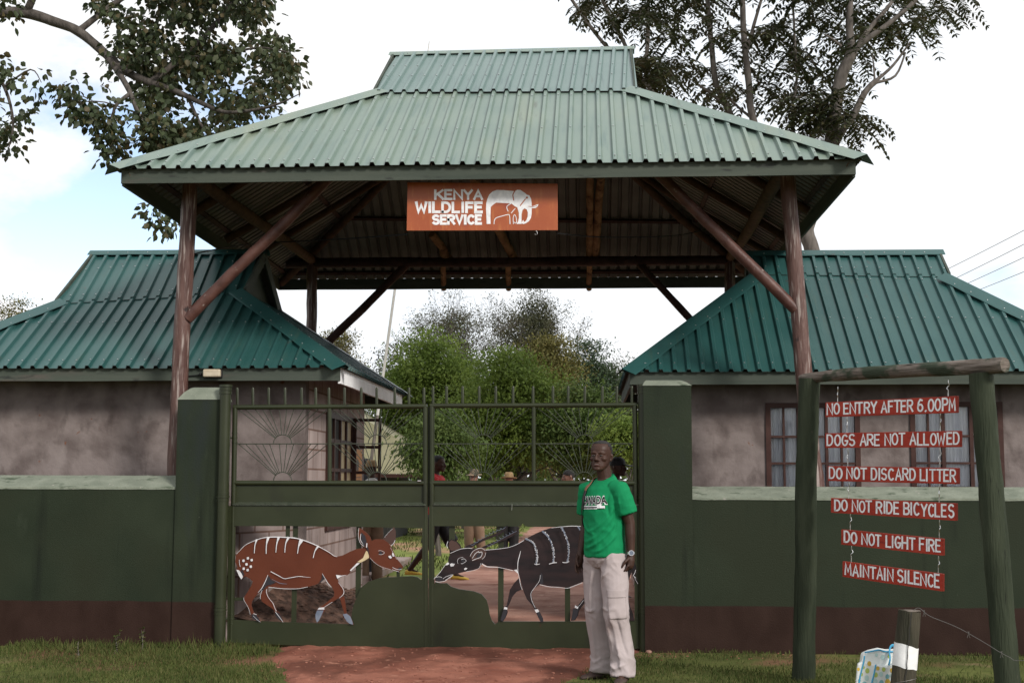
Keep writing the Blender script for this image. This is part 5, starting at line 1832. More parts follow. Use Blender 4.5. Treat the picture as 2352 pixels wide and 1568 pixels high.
zP = lambda x, y: ((1960 + x / 2.45) * .91875, (860 + y / 2.45) * .91875)
RB = [('NO ENTRY AFTER 6.00PM', 262, 357, 447, 1083, 317, 420, 272, 1057, (328, 262), (1005, 222), 'topmost'),
      ('DOGS ARE NOT ALLOWED', 260, 545, 635, 1105, 530, 630, 276, 1080, (385, 445), (957, 420), None),
      ('DO NOT DISCARD LITTER', 277, 745, 837, 1090, 757, 857, 287, 1060, (390, 635), (954, 632), None),
      ('DO NOT RIDE BICYCLES', 295, 940, 1030, 1077, 973, 1080, 319, 1048, (396, 838), (950, 857), None),
      ('DO NOT LIGHT FIRE', 358, 1133, 1225, 997, 1190, 1293, 380, 968, (405, 1034), (951, 1076), None),
      ('MAINTAIN SILENCE', 366, 1328, 1422, 995, 1405, 1512, 384, 962, (412, 1235), (945, 1299), 'lowest')]
for (txt, xl, tl, bl, xr, tr_, br, t0, t1, hl, hr, pos) in RB:
    TL, BL, TR, BR = (FRM(*zP(*p), .014) for p in ((xl, tl), (xl, bl), (xr - 18, tr_), (xr - 18, br)))
    lab = 'red board lettered %s in white' % txt + (', %s of the hanging rule boards' % pos if pos else ', hanging in the timber frame')
    bt = thing('rule_board', lab, 'sign board', (TL + TR) / 2, 'red rule boards hung one below the other')
    m_ = MB()
    m_.plate([TL, TR, BR, BL], [], -fn * .026)
    m_.build('board', 'sign_red', bt, bevel=.0025)

    def pb(x, y, d, xl=xl, xr=xr, tl=tl, tr_=tr_, bl=bl, br=br):
        k = (x - xl) / (xr - xl)
        a, b_ = tl + (tr_ - tl) * k, bl + (br - bl) * k
        return FRM(*zP(x, b_ + (a - b_) * y / 95.0), .014 + d)
    m_ = MB()
    lettering(m_, txt, t0, t1, 17, 83, pb, 10.2, jit=.035, space=.62, gap=.36)
    m_.build('lettering', 'paint_white', bt, fix=False)
    for (x, y) in (hl, hr):
        k = (x - xl) / (xr - xl)
        yb = tl + (tr_ - tl) * k
        p0, p1 = FRM(*zP(x + 2, y - 2)), FRM(*zP(x, yb + 3))
        n_ = 26
        q_ = []
        for i in range(n_ + 1):
            t = i / n_
            a = .010 * math.sin(t * 11 + x) * math.exp(-((t - .42) / .15) ** 2)
            b_ = .012 * math.cos(t * 11) * math.exp(-((t - .42) / .15) ** 2)
            q_.append(p0.lerp(p1, t) + fdir * a + fn * b_)
        m_ = MB()
        m_.tube(q_, .0030, 6)
        m_.build('hook', 'chrome', bt, smooth=60)

# ------------------------------------------------------------------ bollard, barbed wire, bag
BY = 9.0
bt_, bb_ = at(2089, 1402, BY), at(2070, 1612, BY)
boll = thing('wooden_bollard', 'short weathered wooden bollard with a white painted band, beside the dotted bag', 'bollard', (bb_.x, BY, 0))
m_ = MB()
n_ = 16
pp = [bb_.lerp(bt_, i / n_) for i in range(n_ + 1)]
m_.tube([pp[0] - Vector((0, 0, .1))] + pp, [.081] + [.081 - .0006 * i for i in range(n_ + 1)], 28, jit=.03, caps=True)
m_.build('post', 'bollard', boll, smooth=40)
m_ = MB()
tt = lambda k, dz: bb_.lerp(bt_, k)
vs, fs = [], []
for i in range(41):
    th = 2 * math.pi * i / 40
    for (k0, amp, ph) in ((.385, .018, .4), (.63, .020, .9)):
        c = tt(k0 + .012 * noise.noise(Vector((math.cos(th) * 2, math.sin(th) * 2, k0 * 9))), 0)
        r_ = .0822 - .0096 * k0
        vs.append((c.x + r_ * math.cos(th), c.y + r_ * math.sin(th), c.z - math.cos(th) * amp))
for i in range(40):
    fs.append((2 * i, 2 * i + 2, 2 * i + 3, 2 * i + 1))
m_.add(vs, fs)
m_.build('white_band', 'white_paint', boll, smooth=180)
m_ = MB()
m_.tube([bt_ + Vector((0, 0, .0005)), bt_ + Vector((0, 0, .003))], .0705, 28)
m_.build('end_grain', 'endgrain', boll)
m_ = MB()
th0 = R(265)
cr_ = []
for i in range(24):
    c = bb_.lerp(bt_, i / 23)
    a_ = th0 + .10 * noise.noise(Vector((i * .4, 1, 1)))
    cr_.append((a_, c))
vs, fs = [], []
for i, (a_, c) in enumerate(cr_):
    w_ = .0028 + .0016 * noise.noise(Vector((i * .7, 4, 1)))
    for s_ in (-1, 1):
        aa = a_ + s_ * w_ / .083
        vs.append((c.x + .0837 * math.cos(aa), c.y + .0837 * math.sin(aa), c.z))
for i in range(23):
    fs.append((2 * i, 2 * i + 1, 2 * i + 3, 2 * i + 2))
m_.add(vs, fs)
m_.build('crack', 'dark', boll, fix=False)

wire = thing('barbed_wire', 'slack strand of barbed wire running right from the top of the bollard', 'wire', (bt_.x, BY, 0))
m_ = MB()
wp = [at(2098, 1400, 8.98), at(2112, 1396, 8.96), at(2136, 1414, 8.9), at(2199, 1440, 8.78), at(2258, 1473, 8.66), at(2316, 1507, 8.5), at(2360, 1516, 8.4), at(2600, 1500, 7.9), at(3000, 1400, 7.2)]
wq = smoothpts(wp, 7)
m_.tube(wq, .0021, 5)
m_.build('strand', 'wire', wire, smooth=180)
for i in (11, 24, 33):
    p = wq[i]
    for s_ in (1, -1):
        m_ = MB()
        m_.tube([p + Vector((.004 * s_, 0, .012)), p, p + Vector((-.008 * s_, .002, -.028))], .0016, 5)
        m_.build('barb', 'wire', wire)
m_ = MB()
ring = [Vector((bb_.lerp(bt_, .235).x + .0835 * math.cos(a), BY + .0835 * math.sin(a), bb_.lerp(bt_, .235).z - .02 * math.cos(a - 2.6))) for a in [R(k * 15) for k in range(25)]]
m_.tube(ring, .002, 5, caps=False)
m_.build('loop', 'wire', wire)

GYb = 9.22
bagp = at(2030, 1598, GYb)
bag = thing('tote_bag', 'white dotted bag with blue trim standing on the grass behind the bollard', 'bag', (bagp.x, GYb, 0))
B = lambda u, v, d=0.0: (lambda p: Vector((p.x, GYb + d, p.z)))(at(u, v, GYb))
zQ = lambda x, y: ((1960 + x / 3.92) * .91875, (1460 + y / 3.92) * .91875)
m_ = MB()
front = [B(*zQ(*p)) for p in ((770, 690), (830, 664), (930, 640), (1010, 655), (1100, 650), (1190, 660), (1220, 760), (1235, 1110), (745, 1110), (740, 980), (752, 800))]
back = [p + Vector((.02, .16, -.004)) for p in front]
nF_ = len(front)
m_.add(front + back, [tuple(range(nF_)), tuple(range(2 * nF_ - 1, nF_ - 1, -1))] + [(i, (i + 1) % nF_, nF_ + (i + 1) % nF_, nF_ + i) for i in range(nF_)])
m_.build('body', 'bag_white', bag, bevel=.012)
m_ = MB()
pk = [B(*zQ(*p), -.045) for p in ((712, 770), (760, 745), (870, 775), (985, 795), (1080, 750), (1150, 760), (1170, 1115), (680, 1115), (695, 960))]
pk2 = [p + Vector((.004, .05, 0)) for p in pk]
nK = len(pk)
m_.add(pk + pk2, [tuple(range(nK)), tuple(range(2 * nK - 1, nK - 1, -1))] + [(i, (i + 1) % nK, nK + (i + 1) % nK, nK + i) for i in range(nK)])
m_.build('pocket', 'bag_white', bag, bevel=.008)
dm = ['dot_yellow', 'dot_lime', 'dot_teal', 'dot_mint']
pp_ = lambda x, y, d: B(*zQ(x, y), -.0452 - d)
for k, (x, y, r_, c) in enumerate(((822, 765, 20, 0), (803, 835, 21, 1), (765, 803, 13, 1), (716, 820, 14, 0), (745, 870, 15, 1), (797, 905, 22, 3), (725, 930, 14, 2), (885, 875, 20, 1), (905, 812, 17, 0), (935, 868, 20, 3),
                                   (998, 892, 20, 2), (962, 822, 18, 1), (1000, 945, 26, 0), (940, 950, 22, 2), (880, 935, 21, 3), (775, 968, 24, 2), (1040, 830, 18, 0), (1040, 880, 16, 3), (840, 1020, 22, 1), (760, 1040, 20, 0), (960, 1030, 22, 3), (900, 1060, 20, 2))):
    m_ = MB()
    m_.poly([(x + r_ * math.cos(a), y + r_ * 1.25 * math.sin(a)) for a in [R(q * 30) for q in range(12)]], pp_, .001 + .0001 * k)
    m_.build('dot', dm[c], bag, fix=False)
pp2_ = lambda x, y, d: B(*zQ(x, y), -.0005 - d)
for k, (x, y, r_, c) in enumerate(((967, 712, 22, 3), (905, 690, 15, 3), (1030, 705, 16, 1), (1110, 700, 18, 0))):
    m_ = MB()
    m_.poly([(x + r_ * math.cos(a), y + r_ * 1.2 * math.sin(a)) for a in [R(q * 30) for q in range(12)]], pp2_, .001 + .0001 * k)
    m_.build('dot', dm[c], bag, fix=False)
for pts in (((790, 665), (850, 655), (930, 640), (985, 655), (1080, 658), (1180, 660)), ((775, 690), (765, 760), (735, 880), (715, 1000), (700, 1110)), ((885, 775), (868, 860), (845, 960), (825, 1110))):
    m_ = MB()
    m_.tube(smoothpts([B(*zQ(*p), -.048 if pts[0][0] in (885,) else (-.047 if pts[0][0] == 775 else -.004)) for p in pts], 5), .0048, 8)
    m_.build('trim', 'bag_trim', bag, smooth=180)
m_ = MB()
hp = smoothpts([B(*zQ(*p), d) for p, d in (((1010, 780), -.05), ((1030, 720), -.03), ((1030, 650), -.01), ((1050, 602), .0), ((1085, 604), .01), ((1105, 650), .015), ((1110, 700), .02))], 6)
m_.tube(hp, .011, 8, ell=(.35, 1))
m_.build('handle', 'bag_trim', bag, smooth=180)

# ------------------------------------------------------------------ stones and weeds at the wall foot
spots = ((2002, 1507, .055, 'largest pinkish stone in the grass by the dotted bag'), (2068, 1498, .028, 'small pinkish stone at the wall foot behind the bollard'),
         (1490, 1500, .03, 'pale pebble at the foot of the gate pillar behind the man'), (1402, 1502, .018, 'small pebble on the red track just left of the man'))
for (u, v, r_, lab) in spots:
    p = gr(u, v)
    st_ = MB()
    st_.ball((0, 0, r_ * .45), (r_, r_ * .8, r_ * .62), 14, 9)
    st_.v = [tuple(Vector(q) * (1 + .22 * noise.noise(Vector(q) * 25 + Vector((u, 0, 0))))) for q in st_.v]
    o = st_.build('stone', 'rock', None, smooth=180)
    o.location = (p.x, p.y, 0)
    tag(o, lab, 'stone')


def weed(u, v, h_, n, lab, lf=.03, mat='grass', Y=None):
    p = gr(u, v)
    t = thing('weed', lab, 'plant', (p.x, p.y, 0))
    s = MB()
    P_, D_, N_ = [], [], []
    for i in range(n):
        a = random.uniform(0, 6.28)
        q = [Vector((p.x, p.y, -.01)) + Vector((random.uniform(-.02, .02), random.uniform(-.02, .02), 0))]
        L_ = h_ * random.uniform(.6, 1.05)
        for k in range(1, 6):
            q.append(q[0] + Vector((math.cos(a) * .16 * L_ * (k / 5) ** 1.5, math.sin(a) * .12 * L_ * (k / 5) ** 1.5, L_ * k / 5)))
        s.tube(q, [.0022, .002, .0018, .0015, .0012, .001], 5)
        for k in range(2, 6):
            for _ in range(3):
                P_.append(tuple(q[k])); D_.append((random.gauss(0, 1), random.gauss(0, 1), .3)); N_.append((random.gauss(0, .4), random.gauss(0, .4), 1))
    s.build('stem', 'wood_grey', t)
    m = len(P_)
    cards('leaves', np.array(P_), np.array(D_), np.array(N_), np.full(m, lf), np.full(m, lf * .6), mat, t)


weed(330, 1494, .20, 5, 'leafy weed at the foot of the left wall, nearest the gate post')
weed(268, 1502, .22, 4, 'tall leafy weed against the brown foot of the left wall, middle of three')
weed(180, 1512, .18, 4, 'leafy weed against the brown foot of the left wall, furthest from the gate')
weed(2247, 1492, .10, 6, 'small leafy weed at the wall foot beside the right timber post', .035, 'leaf_mid')
weed(2178, 1492, .22, 1, 'dry upright weed stalk at the wall foot between bollard and bag', .012)
weed(2016, 1482, .18, 2, 'dry branching weed stalk at the wall foot left of the bag', .012)

# ------------------------------------------------------------------ mast, power lines, canvas shelter
mp0, mp1 = at(846, 1105, 30), at(986, 96, 30)
mast = thing('radio_mast', 'slender pale mast rising behind the canopy roof', 'mast', (mp0.x, 30, 0))
dm_ = (mp1 - mp0)
mp0 = mp0 + dm_ * ((-.1 - mp0.z) / dm_.z)
m_ = MB()
m_.tube([mp0, mp0.lerp(mp1, .26)], .038, 10)
m_.build('lower_tube', 'bark_pale', mast)
m_ = MB()
m_.tube([mp0.lerp(mp1, .26), mp0.lerp(mp1, .6), mp1], [.034, .028, .010], 10)
m_.build('upper_tube', 'white_cloth', mast)
m_ = MB()
q_ = mp0.lerp(mp1, .985)
m_.tube([q_ + Vector((.08, 0, -.3)), q_ + Vector((.12, 0, -.06)), q_ + Vector((.16, 0, -.04)), q_ + Vector((.18, 0, -.3))], .008, 6)
m_.build('antenna', 'white_cloth', mast)
for i, (v0, v1, nm) in enumerate(((615, 520, 'topmost'), (645, 552, 'second from the top'), (668, 582, 'third from the top'), (690, 615, 'lowest'))):
    sl_ = (v1 - v0) / 182.0
    ps = []
    for k in range(13):
        t = k / 12
        u = 2000 + 700 * t
        ps.append(at(u, v0 + sl_ * (u - 2170) + 9 * math.sin(math.pi * t) + i * 0, 62 - 34 * t))
    m_ = MB()
    m_.tube(ps, .011, 5)
    o = m_.build('power_line', 'wire')
    tag(o, 'thin overhead power line above the right house roof, %s of four' % nm, 'power line', 'overhead lines to the right of the canopy')

TY = 33.0
tent = thing('canvas_shelter', 'pale yellow canvas shelter with a sloping roof beyond the left house', 'shelter', at(880, 1230, TY))
a, b_ = at(700, 905, TY), at(1012, 1088, TY)
x0, x1, z1 = a.x, b_.x, a.z + .25
zl = b_.z
m_ = MB()
m_.plate([(x0 - 2.5, TY, zl), (x1 + .25, TY, zl), (x1 - .3, TY, zl + .42), (x0, TY, z1)], [], (0, .04, 0))
m_.add([(x1 + .25, TY, zl), (x1 - .3, TY, zl + .42), (x0, TY, z1), (x1 + .25, TY + 4, zl), (x1 - .3, TY + 4, zl + .42), (x0, TY + 4, z1), (x0 - 2.5, TY, zl), (x0 - 2.5, TY + 4, zl)],
       [(0, 1, 4, 3), (1, 2, 5, 4), (2, 6, 7, 5)])
m_.build('canvas', 'canvas', tent)
m_ = MB()
m_.box((x0 - 2.3, TY + .1, 0), (at(890, 1100, TY).x, TY + 3.8, zl - .09))
m_.build('side', 'dark', tent)  # solid dark box standing in for the shaded opening under the canvas
m_ = MB()
m_.box((x0 - 2.4, TY - .02, zl - .09), (x1 + .18, TY + .06, zl - .004))
m_.build('rail', 'window_frame', tent)


# ------------------------------------------------------------------ trees
def limb_tubes(mb, paths, seg=8):
    for (pts, r0, r1) in paths:
        q = smoothpts(pts, 4) if len(pts) > 2 else pts
        n = len(q)
        mb.tube(q, [r0 + (r1 - r0) * (i / (n - 1)) ** .8 for i in range(n)], seg, jit=.12)


# left: broad-leaved tree reaching in over the left house
ZL = 20.5
PL = lambda u, v, d=0.0: at(u, v, ZL + d)
ltree = thing('broadleaf_tree', 'dark broad-leaved tree reaching in at the upper left, its crown against the sky', 'tree', (-10.2, ZL, 0))
m_ = MB()
start = PL(-60, 26)
main = [(-10.2, ZL, -.1), (-10.25, ZL, 3), (-10.1, ZL + .05, 6), start]
limb_tubes(m_, [([Vector(p) for p in main], .24, .13)])
m_.build('trunk', 'bark', ltree, smooth=60)
brs = [([start, PL(0, 28), PL(60, 30), PL(120, 48), PL(180, 72), PL(240, 122), PL(290, 165), PL(345, 190)], .105, .062),
       ([PL(345, 190), PL(400, 208, -.1), PL(460, 236, -.2), PL(520, 258, -.3), PL(600, 250, -.5), PL(650, 235, -.7)], .060, .016),
       ([PL(240, 122), PL(275, 170, -.2), PL(300, 215, -.4), PL(318, 262, -.5), PL(345, 305, -.6), PL(362, 345, -.7), PL(378, 405, -.8)], .062, .012),
       ([PL(300, 215, -.4), PL(268, 240, -.5), PL(258, 265, -.5), PL(238, 300, -.6)], .040, .012),
       ([PL(345, 190), PL(420, 130, .4), PL(500, 50, .8), PL(570, -60, 1.0), PL(600, -200, 1.0)], .055, .03),
       ([PL(420, 130, .4), PL(500, 130, .2), PL(590, 110, 0), PL(660, 120, -.2)], .035, .012),
       ([PL(430, 220, -.1), PL(470, 300, -.2), PL(520, 335, -.3), PL(570, 345, -.3)], .03, .01),
       ([PL(180, 72), PL(260, 10, .3), PL(360, -60, .6), PL(420, -180, .8)], .055, .03),
       ([PL(60, 30), PL(100, -60, -.3), PL(160, -200, -.5)], .07, .04),
       ([start, PL(-40, 120, -.3), PL(10, 200, -.5), PL(30, 280, -.6), PL(20, 340, -.6)], .05, .01),
       ([PL(10, 200, -.5), PL(70, 160, -.6), PL(95, 190, -.6)], .02, .006),
       ([PL(362, 345, -.7), PL(330, 330, -.8), PL(270, 330, -.9)], .014, .005), ([PL(378, 405, -.8), PL(372, 450, -1), PL(366, 510, -1.1)], .012, .004),
       ([PL(318, 262, -.5), PL(240, 235, -.7), PL(170, 232, -.8), PL(150, 205, -.8)], .014, .005), ([PL(650, 235, -.7), PL(690, 215, -.8)], .014, .006)]
for (pts, r0, r1) in brs:
    m_ = MB()
    limb_tubes(m_, [(pts, r0, r1)], 7)
    m_.build('branch', 'bark', ltree, smooth=60)
dense = [(395, -420), (360, -10), (400, 60), (330, 120), (370, 190), (430, 200), (480, 250), (560, 275), (640, 262), (690, 250), (700, 205), (682, 160), (672, 120), (640, 75), (618, 30), (610, -420)]
mid = [(150, -300), (180, -10), (215, 60), (250, 130), (280, 180), (300, 240), (330, 300), (380, 330), (430, 345), (520, 345), (600, 300), (480, 260), (400, 190), (370, 120), (380, -20), (400, -300)]
cl = []


def scatter(poly, n, y0, y1):
    xs_, ys_ = [p[0] for p in poly], [p[1] for p in poly]
    k = 0
    while k < n:
        u, v = random.uniform(min(xs_), max(xs_)), random.uniform(min(ys_), max(ys_))
        if inpoly(u, v, poly):
            k += 1
            if noise.noise(Vector((u * .016, v * .016, 3.3))) < -.14:
                continue
            cl.append(at(u, v, random.uniform(y0, y1)))


scatter(dense, 1150, 20.0, 23.4)
scatter(mid, 430, 20.2, 22.0)
scatter([(-60, 130), (20, 120), (30, 200), (60, 180), (95, 160), (100, 205), (60, 235), (60, 300), (45, 350), (-60, 380)], 75, 19.5, 21)
scatter([(-60, -200), (60, -200), (45, 20), (-60, 90)], 60, 19.5, 21.5)
for (a_, b_, n_, sp_) in (((160, 195), (150, 240), 9, 20), ((185, 245), (235, 300), 16, 24), ((240, 305), (270, 360), 14, 20), ((300, 260), (370, 300), 16, 26), ((330, 305), (380, 350), 16, 26), ((395, 300), (440, 390), 26, 22), ((350, 380), (390, 420), 8, 18),
                         ((460, 310), (520, 350), 18, 24), ((345, 490), (352, 505), 3, 6), ((372, 500), (384, 522), 5, 7), ((245, 215), (240, 300), 8, 18), ((420, 330), (450, 350), 8, 20)):
    for _ in range(n_):
        t = random.random()
        u, v = a_[0] + (b_[0] - a_[0]) * t + random.gauss(0, sp_ * .5), a_[1] + (b_[1] - a_[1]) * t + random.gauss(0, sp_ * .5)
        cl.append(at(u, v, ZL + random.uniform(-1.1, -.5)))
C_ = np.array([tuple(c) for c in cl])
nl = 12
n = len(C_) * nl
ctr = np.repeat(C_, nl, 0)
off = RNG.normal(size=(n, 3)) * np.array([.10, .10, .085])
D_ = off * np.array([5, 5, 3]) + np.array([0, 0, -.8]) + RNG.normal(size=(n, 3)) * .35
N_ = RNG.normal(size=(n, 3)) * .8 + np.array([0, 0, .8])
cards('foliage', ctr + off, D_, N_, RNG.uniform(.085, .15, n), RNG.uniform(.062, .105, n), 'leaf_left', ltree, .18, True)
tw = MB()
for c in cl[::4]:
    c = Vector(c)
    e = c + Vector((random.gauss(-.08, .08), random.gauss(0, .08), random.uniform(.02, .16)))
    tw.tube([e, (e + c) / 2 + Vector((random.gauss(0, .04), 0, .05)), c], [.006, .004, .003], 4, caps=False)
tag(tw.build('twigs', 'bark', ltree), None, None, kind='stuff')

# right: tree with long drooping compound leaves
ZR_ = 24.0
PR = lambda u, v, d=0.0: at(u, v, ZR_ + d)
z3 = lambda x, y, d=0.0: PR((1400 + x / 2.0276) * .91875, y / 2.0276 * .91875, d)
gb = gr(1884, 1099 + CAMZ * 3080 / ZR_)
rtree = thing('feathery_tree', 'tall pale-stemmed tree with long drooping feathery leaves, rising behind the right of the canopy', 'tree', (gb.x, ZR_, 0))
m_ = MB()
limb_tubes(m_, [([Vector((gb.x, ZR_, -.1)), PR(1880, 900), PR(1872, 700), PR(1866, 580), PR(1853, 530), PR(1866, 440), z3(1372, 720), z3(1400, 520), z3(1425, 390), z3(1470, 290), z3(1480, 262)], .16, .10)], 12)
m_.build('trunk', 'bark_pale', rtree, smooth=60)
b0 = PR(1853, 530)
for (pts, r0, r1) in (([z3(1480, 262), z3(1468, 150), z3(1470, 0), z3(1480, -200, .3)], .085, .05), ([z3(1480, 262), z3(1540, 210), z3(1640, 140), z3(1780, 25), z3(1900, -120)], .075, .03),
                      ([z3(1480, 262), z3(1590, 120, .3), z3(1690, 0, .5), z3(1740, -120, .5)], .05, .03), ([z3(1470, 280), z3(1440, 250), z3(1390, 205), z3(1340, 175)], .04, .015),
                      ([PR(1868, 500), z3(1400, 725, -.3), z3(1480, 600, -.4), z3(1545, 470, -.5), z3(1600, 412, -.5)], .075, .05), ([z3(1600, 412, -.5), z3(1690, 330, -.5), z3(1775, 215, -.5)], .035, .015), ([z3(1600, 420, -.5), z3(1700, 385, -.5), z3(1750, 270, -.5)], .03, .015),
                      ([z3(1595, 412, -.5), z3(1590, 330, -.5), z3(1580, 270, -.5)], .02, .01),
                      ([PR(1853, 540), PR(1780, 430, .6), z3(975, 590, .8), z3(958, 430, .8), z3(935, 220, .8), z3(925, 0, .8), z3(930, -150, .8)], .085, .045), ([z3(945, 260, .8), z3(985, 120, .8), z3(1020, 0, .8)], .04, .025),
                      ([PR(1830, 520, .5), PR(1740, 400, 1.2), z3(845, 540, 1.4), z3(790, 420, 1.4), z3(770, 250, 1.4), z3(748, 0, 1.4)], .085, .045), ([z3(850, 545, 1.4), z3(760, 470, 1.4), z3(700, 430, 1.4)], .05, .02), ([z3(960, 590, .9), z3(905, 545, 1.3), z3(850, 490, 1.3), z3(820, 440, 1.3)], .03, .015),
                      ([PR(1860, 550), PR(1790, 500, .8), PR(1700, 420, 1.6), PR(1540, 260, 2.0), z3(442, 420, 2), z3(445, 200, 2), z3(447, 0, 2), z3(450, -150, 2)], .06, .035),
                      ([PR(1860, 560), PR(1750, 470, 1.2), PR(1600, 330, 2.0), PR(1460, 180, 2.2), z3(335, 240, 2.2), z3(275, 130, 2.2), z3(215, 0, 2.2), z3(160, -120, 2.2)], .055, .03),
                      ([PR(1740, 455, 1.3), PR(1650, 370, 1.8), PR(1540, 260, 2.2), PR(1430, 130, 2.4), z3(240, 240, 2.4), z3(150, 130, 2.4), z3(60, 0, 2.4), z3(0, -90, 2.4)], .05, .03),
                      ([z3(1400, 520), z3(1330, 640), z3(1310, 700)], .02, .01), ([PR(1860, 540), z3(1340, 900, .2), z3(1180, 660, .5), z3(1200, 400, .5), z3(1190, 200, .5), z3(1180, 0, .5)], .035, .02)):
    m_ = MB()
    limb_tubes(m_, [(pts, r0, r1)], 8)
    m_.build('branch', 'bark_pale', rtree, smooth=60)
ros = []


def scat2(poly, n, y0, y1, thr=-.6):
    xs_, ys_ = [p[0] for p in poly], [p[1] for p in poly]
    k = 0
    while k < n:
        u, v = random.uniform(min(xs_), max(xs_)), random.uniform(min(ys_), max(ys_))
        if inpoly(u, v, poly):
            k += 1
            if noise.noise(Vector((u * .014, v * .014, 9.3))) < thr: continue
            ros.append(at(u, v, random.uniform(y0, y1)))


scat2([(1335, -130), (1345, -30), (1365, 60), (1420, 95), (1460, 125), (1480, 170), (1600, 195), (1660, 205), (1740, 225), (1900, 215), (1960, 160), (1990, 95), (2090, 60), (2180, 30), (2230, -60), (2250, -130)], 215, 23.6, 28.2)
scat2([(1790, 210), (1800, 265), (1860, 300), (1905, 300), (1910, 220)], 14, 23.2, 25.2)
scat2([(1935, 140), (1950, 150), (1975, 230), (1985, 275), (1930, 305), (1910, 300), (1925, 240), (1920, 170)], 9, 23.0, 24.6)
scat2([(1450, 150), (1460, 190), (1490, 190), (1490, 120)], 16, 23.3, 25.2)
P_, D_, N_, L_, W_ = [], [], [], [], []
rach = MB()
for c in ros:
    for _ in range(5):
        az = random.uniform(0, 6.28)
        Lr = random.uniform(.55, .9)
        d = Vector((math.cos(az), math.sin(az), random.uniform(-.25, .55)))
        p = Vector(c)
        pts = [p]
        for k in range(9):
            d = (d + Vector((0, 0, -.16))).normalized()
            p = p + d * Lr / 9
            pts.append(p)
            if k < 1: continue
            s = d.cross(Vector((0, 0, 1))).normalized()
            for sg in (1, -1):
                P_.append(tuple(p)); D_.append(tuple(s * sg + d * .35 + Vector((0, 0, -.30 + random.gauss(0, .15))))); N_.append((random.gauss(0, .25), random.gauss(0, .25), 1)); L_.append(random.uniform(.13, .18) * (1 - .035 * abs(k - 4))); W_.append(random.uniform(.046, .066))
        P_.append(tuple(p)); D_.append(tuple(d)); N_.append((0, .2, 1)); L_.append(.10); W_.append(.035)
        rach.tube([pts[0], pts[3], pts[6], pts[9]], [.005, .004, .003, .002], 3, caps=False)
cards('foliage', np.array(P_), np.array(D_), np.array(N_), np.array(L_), np.array(W_), 'leaf_right', rtree, .12, True)
tag(rach.build('twigs', 'bark', rtree), None, None, kind='stuff')


# background trees ----------------------------------------------------------
def branch(mb, p, d, r, L_, depth, tips, spread=.55):
    q = [p]
    n = 4
    for i in range(n):
        d = (d + Vector((random.gauss(0, .12), random.gauss(0, .12), random.gauss(.02, .08)))).normalized()
        p = p + d * L_ / n
        q.append(p)
    mb.tube(q, [r * (1 - .4 * i / n) for i in range(n + 1)], 6 if r > .03 else 4, caps=False)
    tips.append(p)
    if depth == 0: return
    for _ in range(random.choice((2, 3, 3))):
        dd = (d + Vector((random.gauss(0, spread), random.gauss(0, spread), random.gauss(.05, spread * .6)))).normalized()
        branch(mb, p, dd, r * .58, L_ * random.uniform(.62, .85), depth - 1, tips, spread)
    if random.random() < .6:
        branch(mb, q[2], (d + Vector((random.gauss(0, .8), random.gauss(0, .8), .1))).normalized(), r * .45, L_ * .6, depth - 1, tips, spread)


def sparse_tree(name, lab, u, v_top, Y, r, mat, lv, ls, depth=5, L0=None, spread=.5, lean=0.0):
    top = at(u, v_top, Y)
    random.seed(int(u) * 7 + 5)
    t = thing(name, lab, 'tree', (top.x, Y, 0), 'trees beyond the gate')
    m = MB()
    tips = []
    h_ = top.z
    L0 = L0 or h_ * .34
    branch(m, Vector((top.x, Y, -.1)), Vector((lean, 0, 1)), r, L0, depth, tips, spread)
    zs = max(p.z for p in tips)
    k = h_ / zs
    xm = top.x
    m.v = [((x - xm) * k * .9 + xm, (y - Y) * k * .9 + Y, z * k if z > 0 else z) for (x, y, z) in m.v]
    tips = [Vector(((p.x - xm) * k * .9 + xm, (p.y - Y) * k * .9 + Y, p.z * k)) for p in tips]
    m.build('trunk', 'bark', t)
    tips = [p for p in tips if p.z > h_ * .35 and noise.noise(p * 1.1) > -.08]
    C = np.array([tuple(p) for p in tips])
    C = np.repeat(C, lv, 0)
    n = len(C)
    off = RNG.normal(size=(n, 3)) * h_ * .017
    cards('crown', C + off, RNG.normal(size=(n, 3)) + np.array([0, 0, -.3]), RNG.normal(size=(n, 3)) * .6 + np.array([0, 0, 1]), RNG.uniform(.7, 1.2, n) * ls, RNG.uniform(.35, .55, n) * ls, mat, t, .15)
    return t


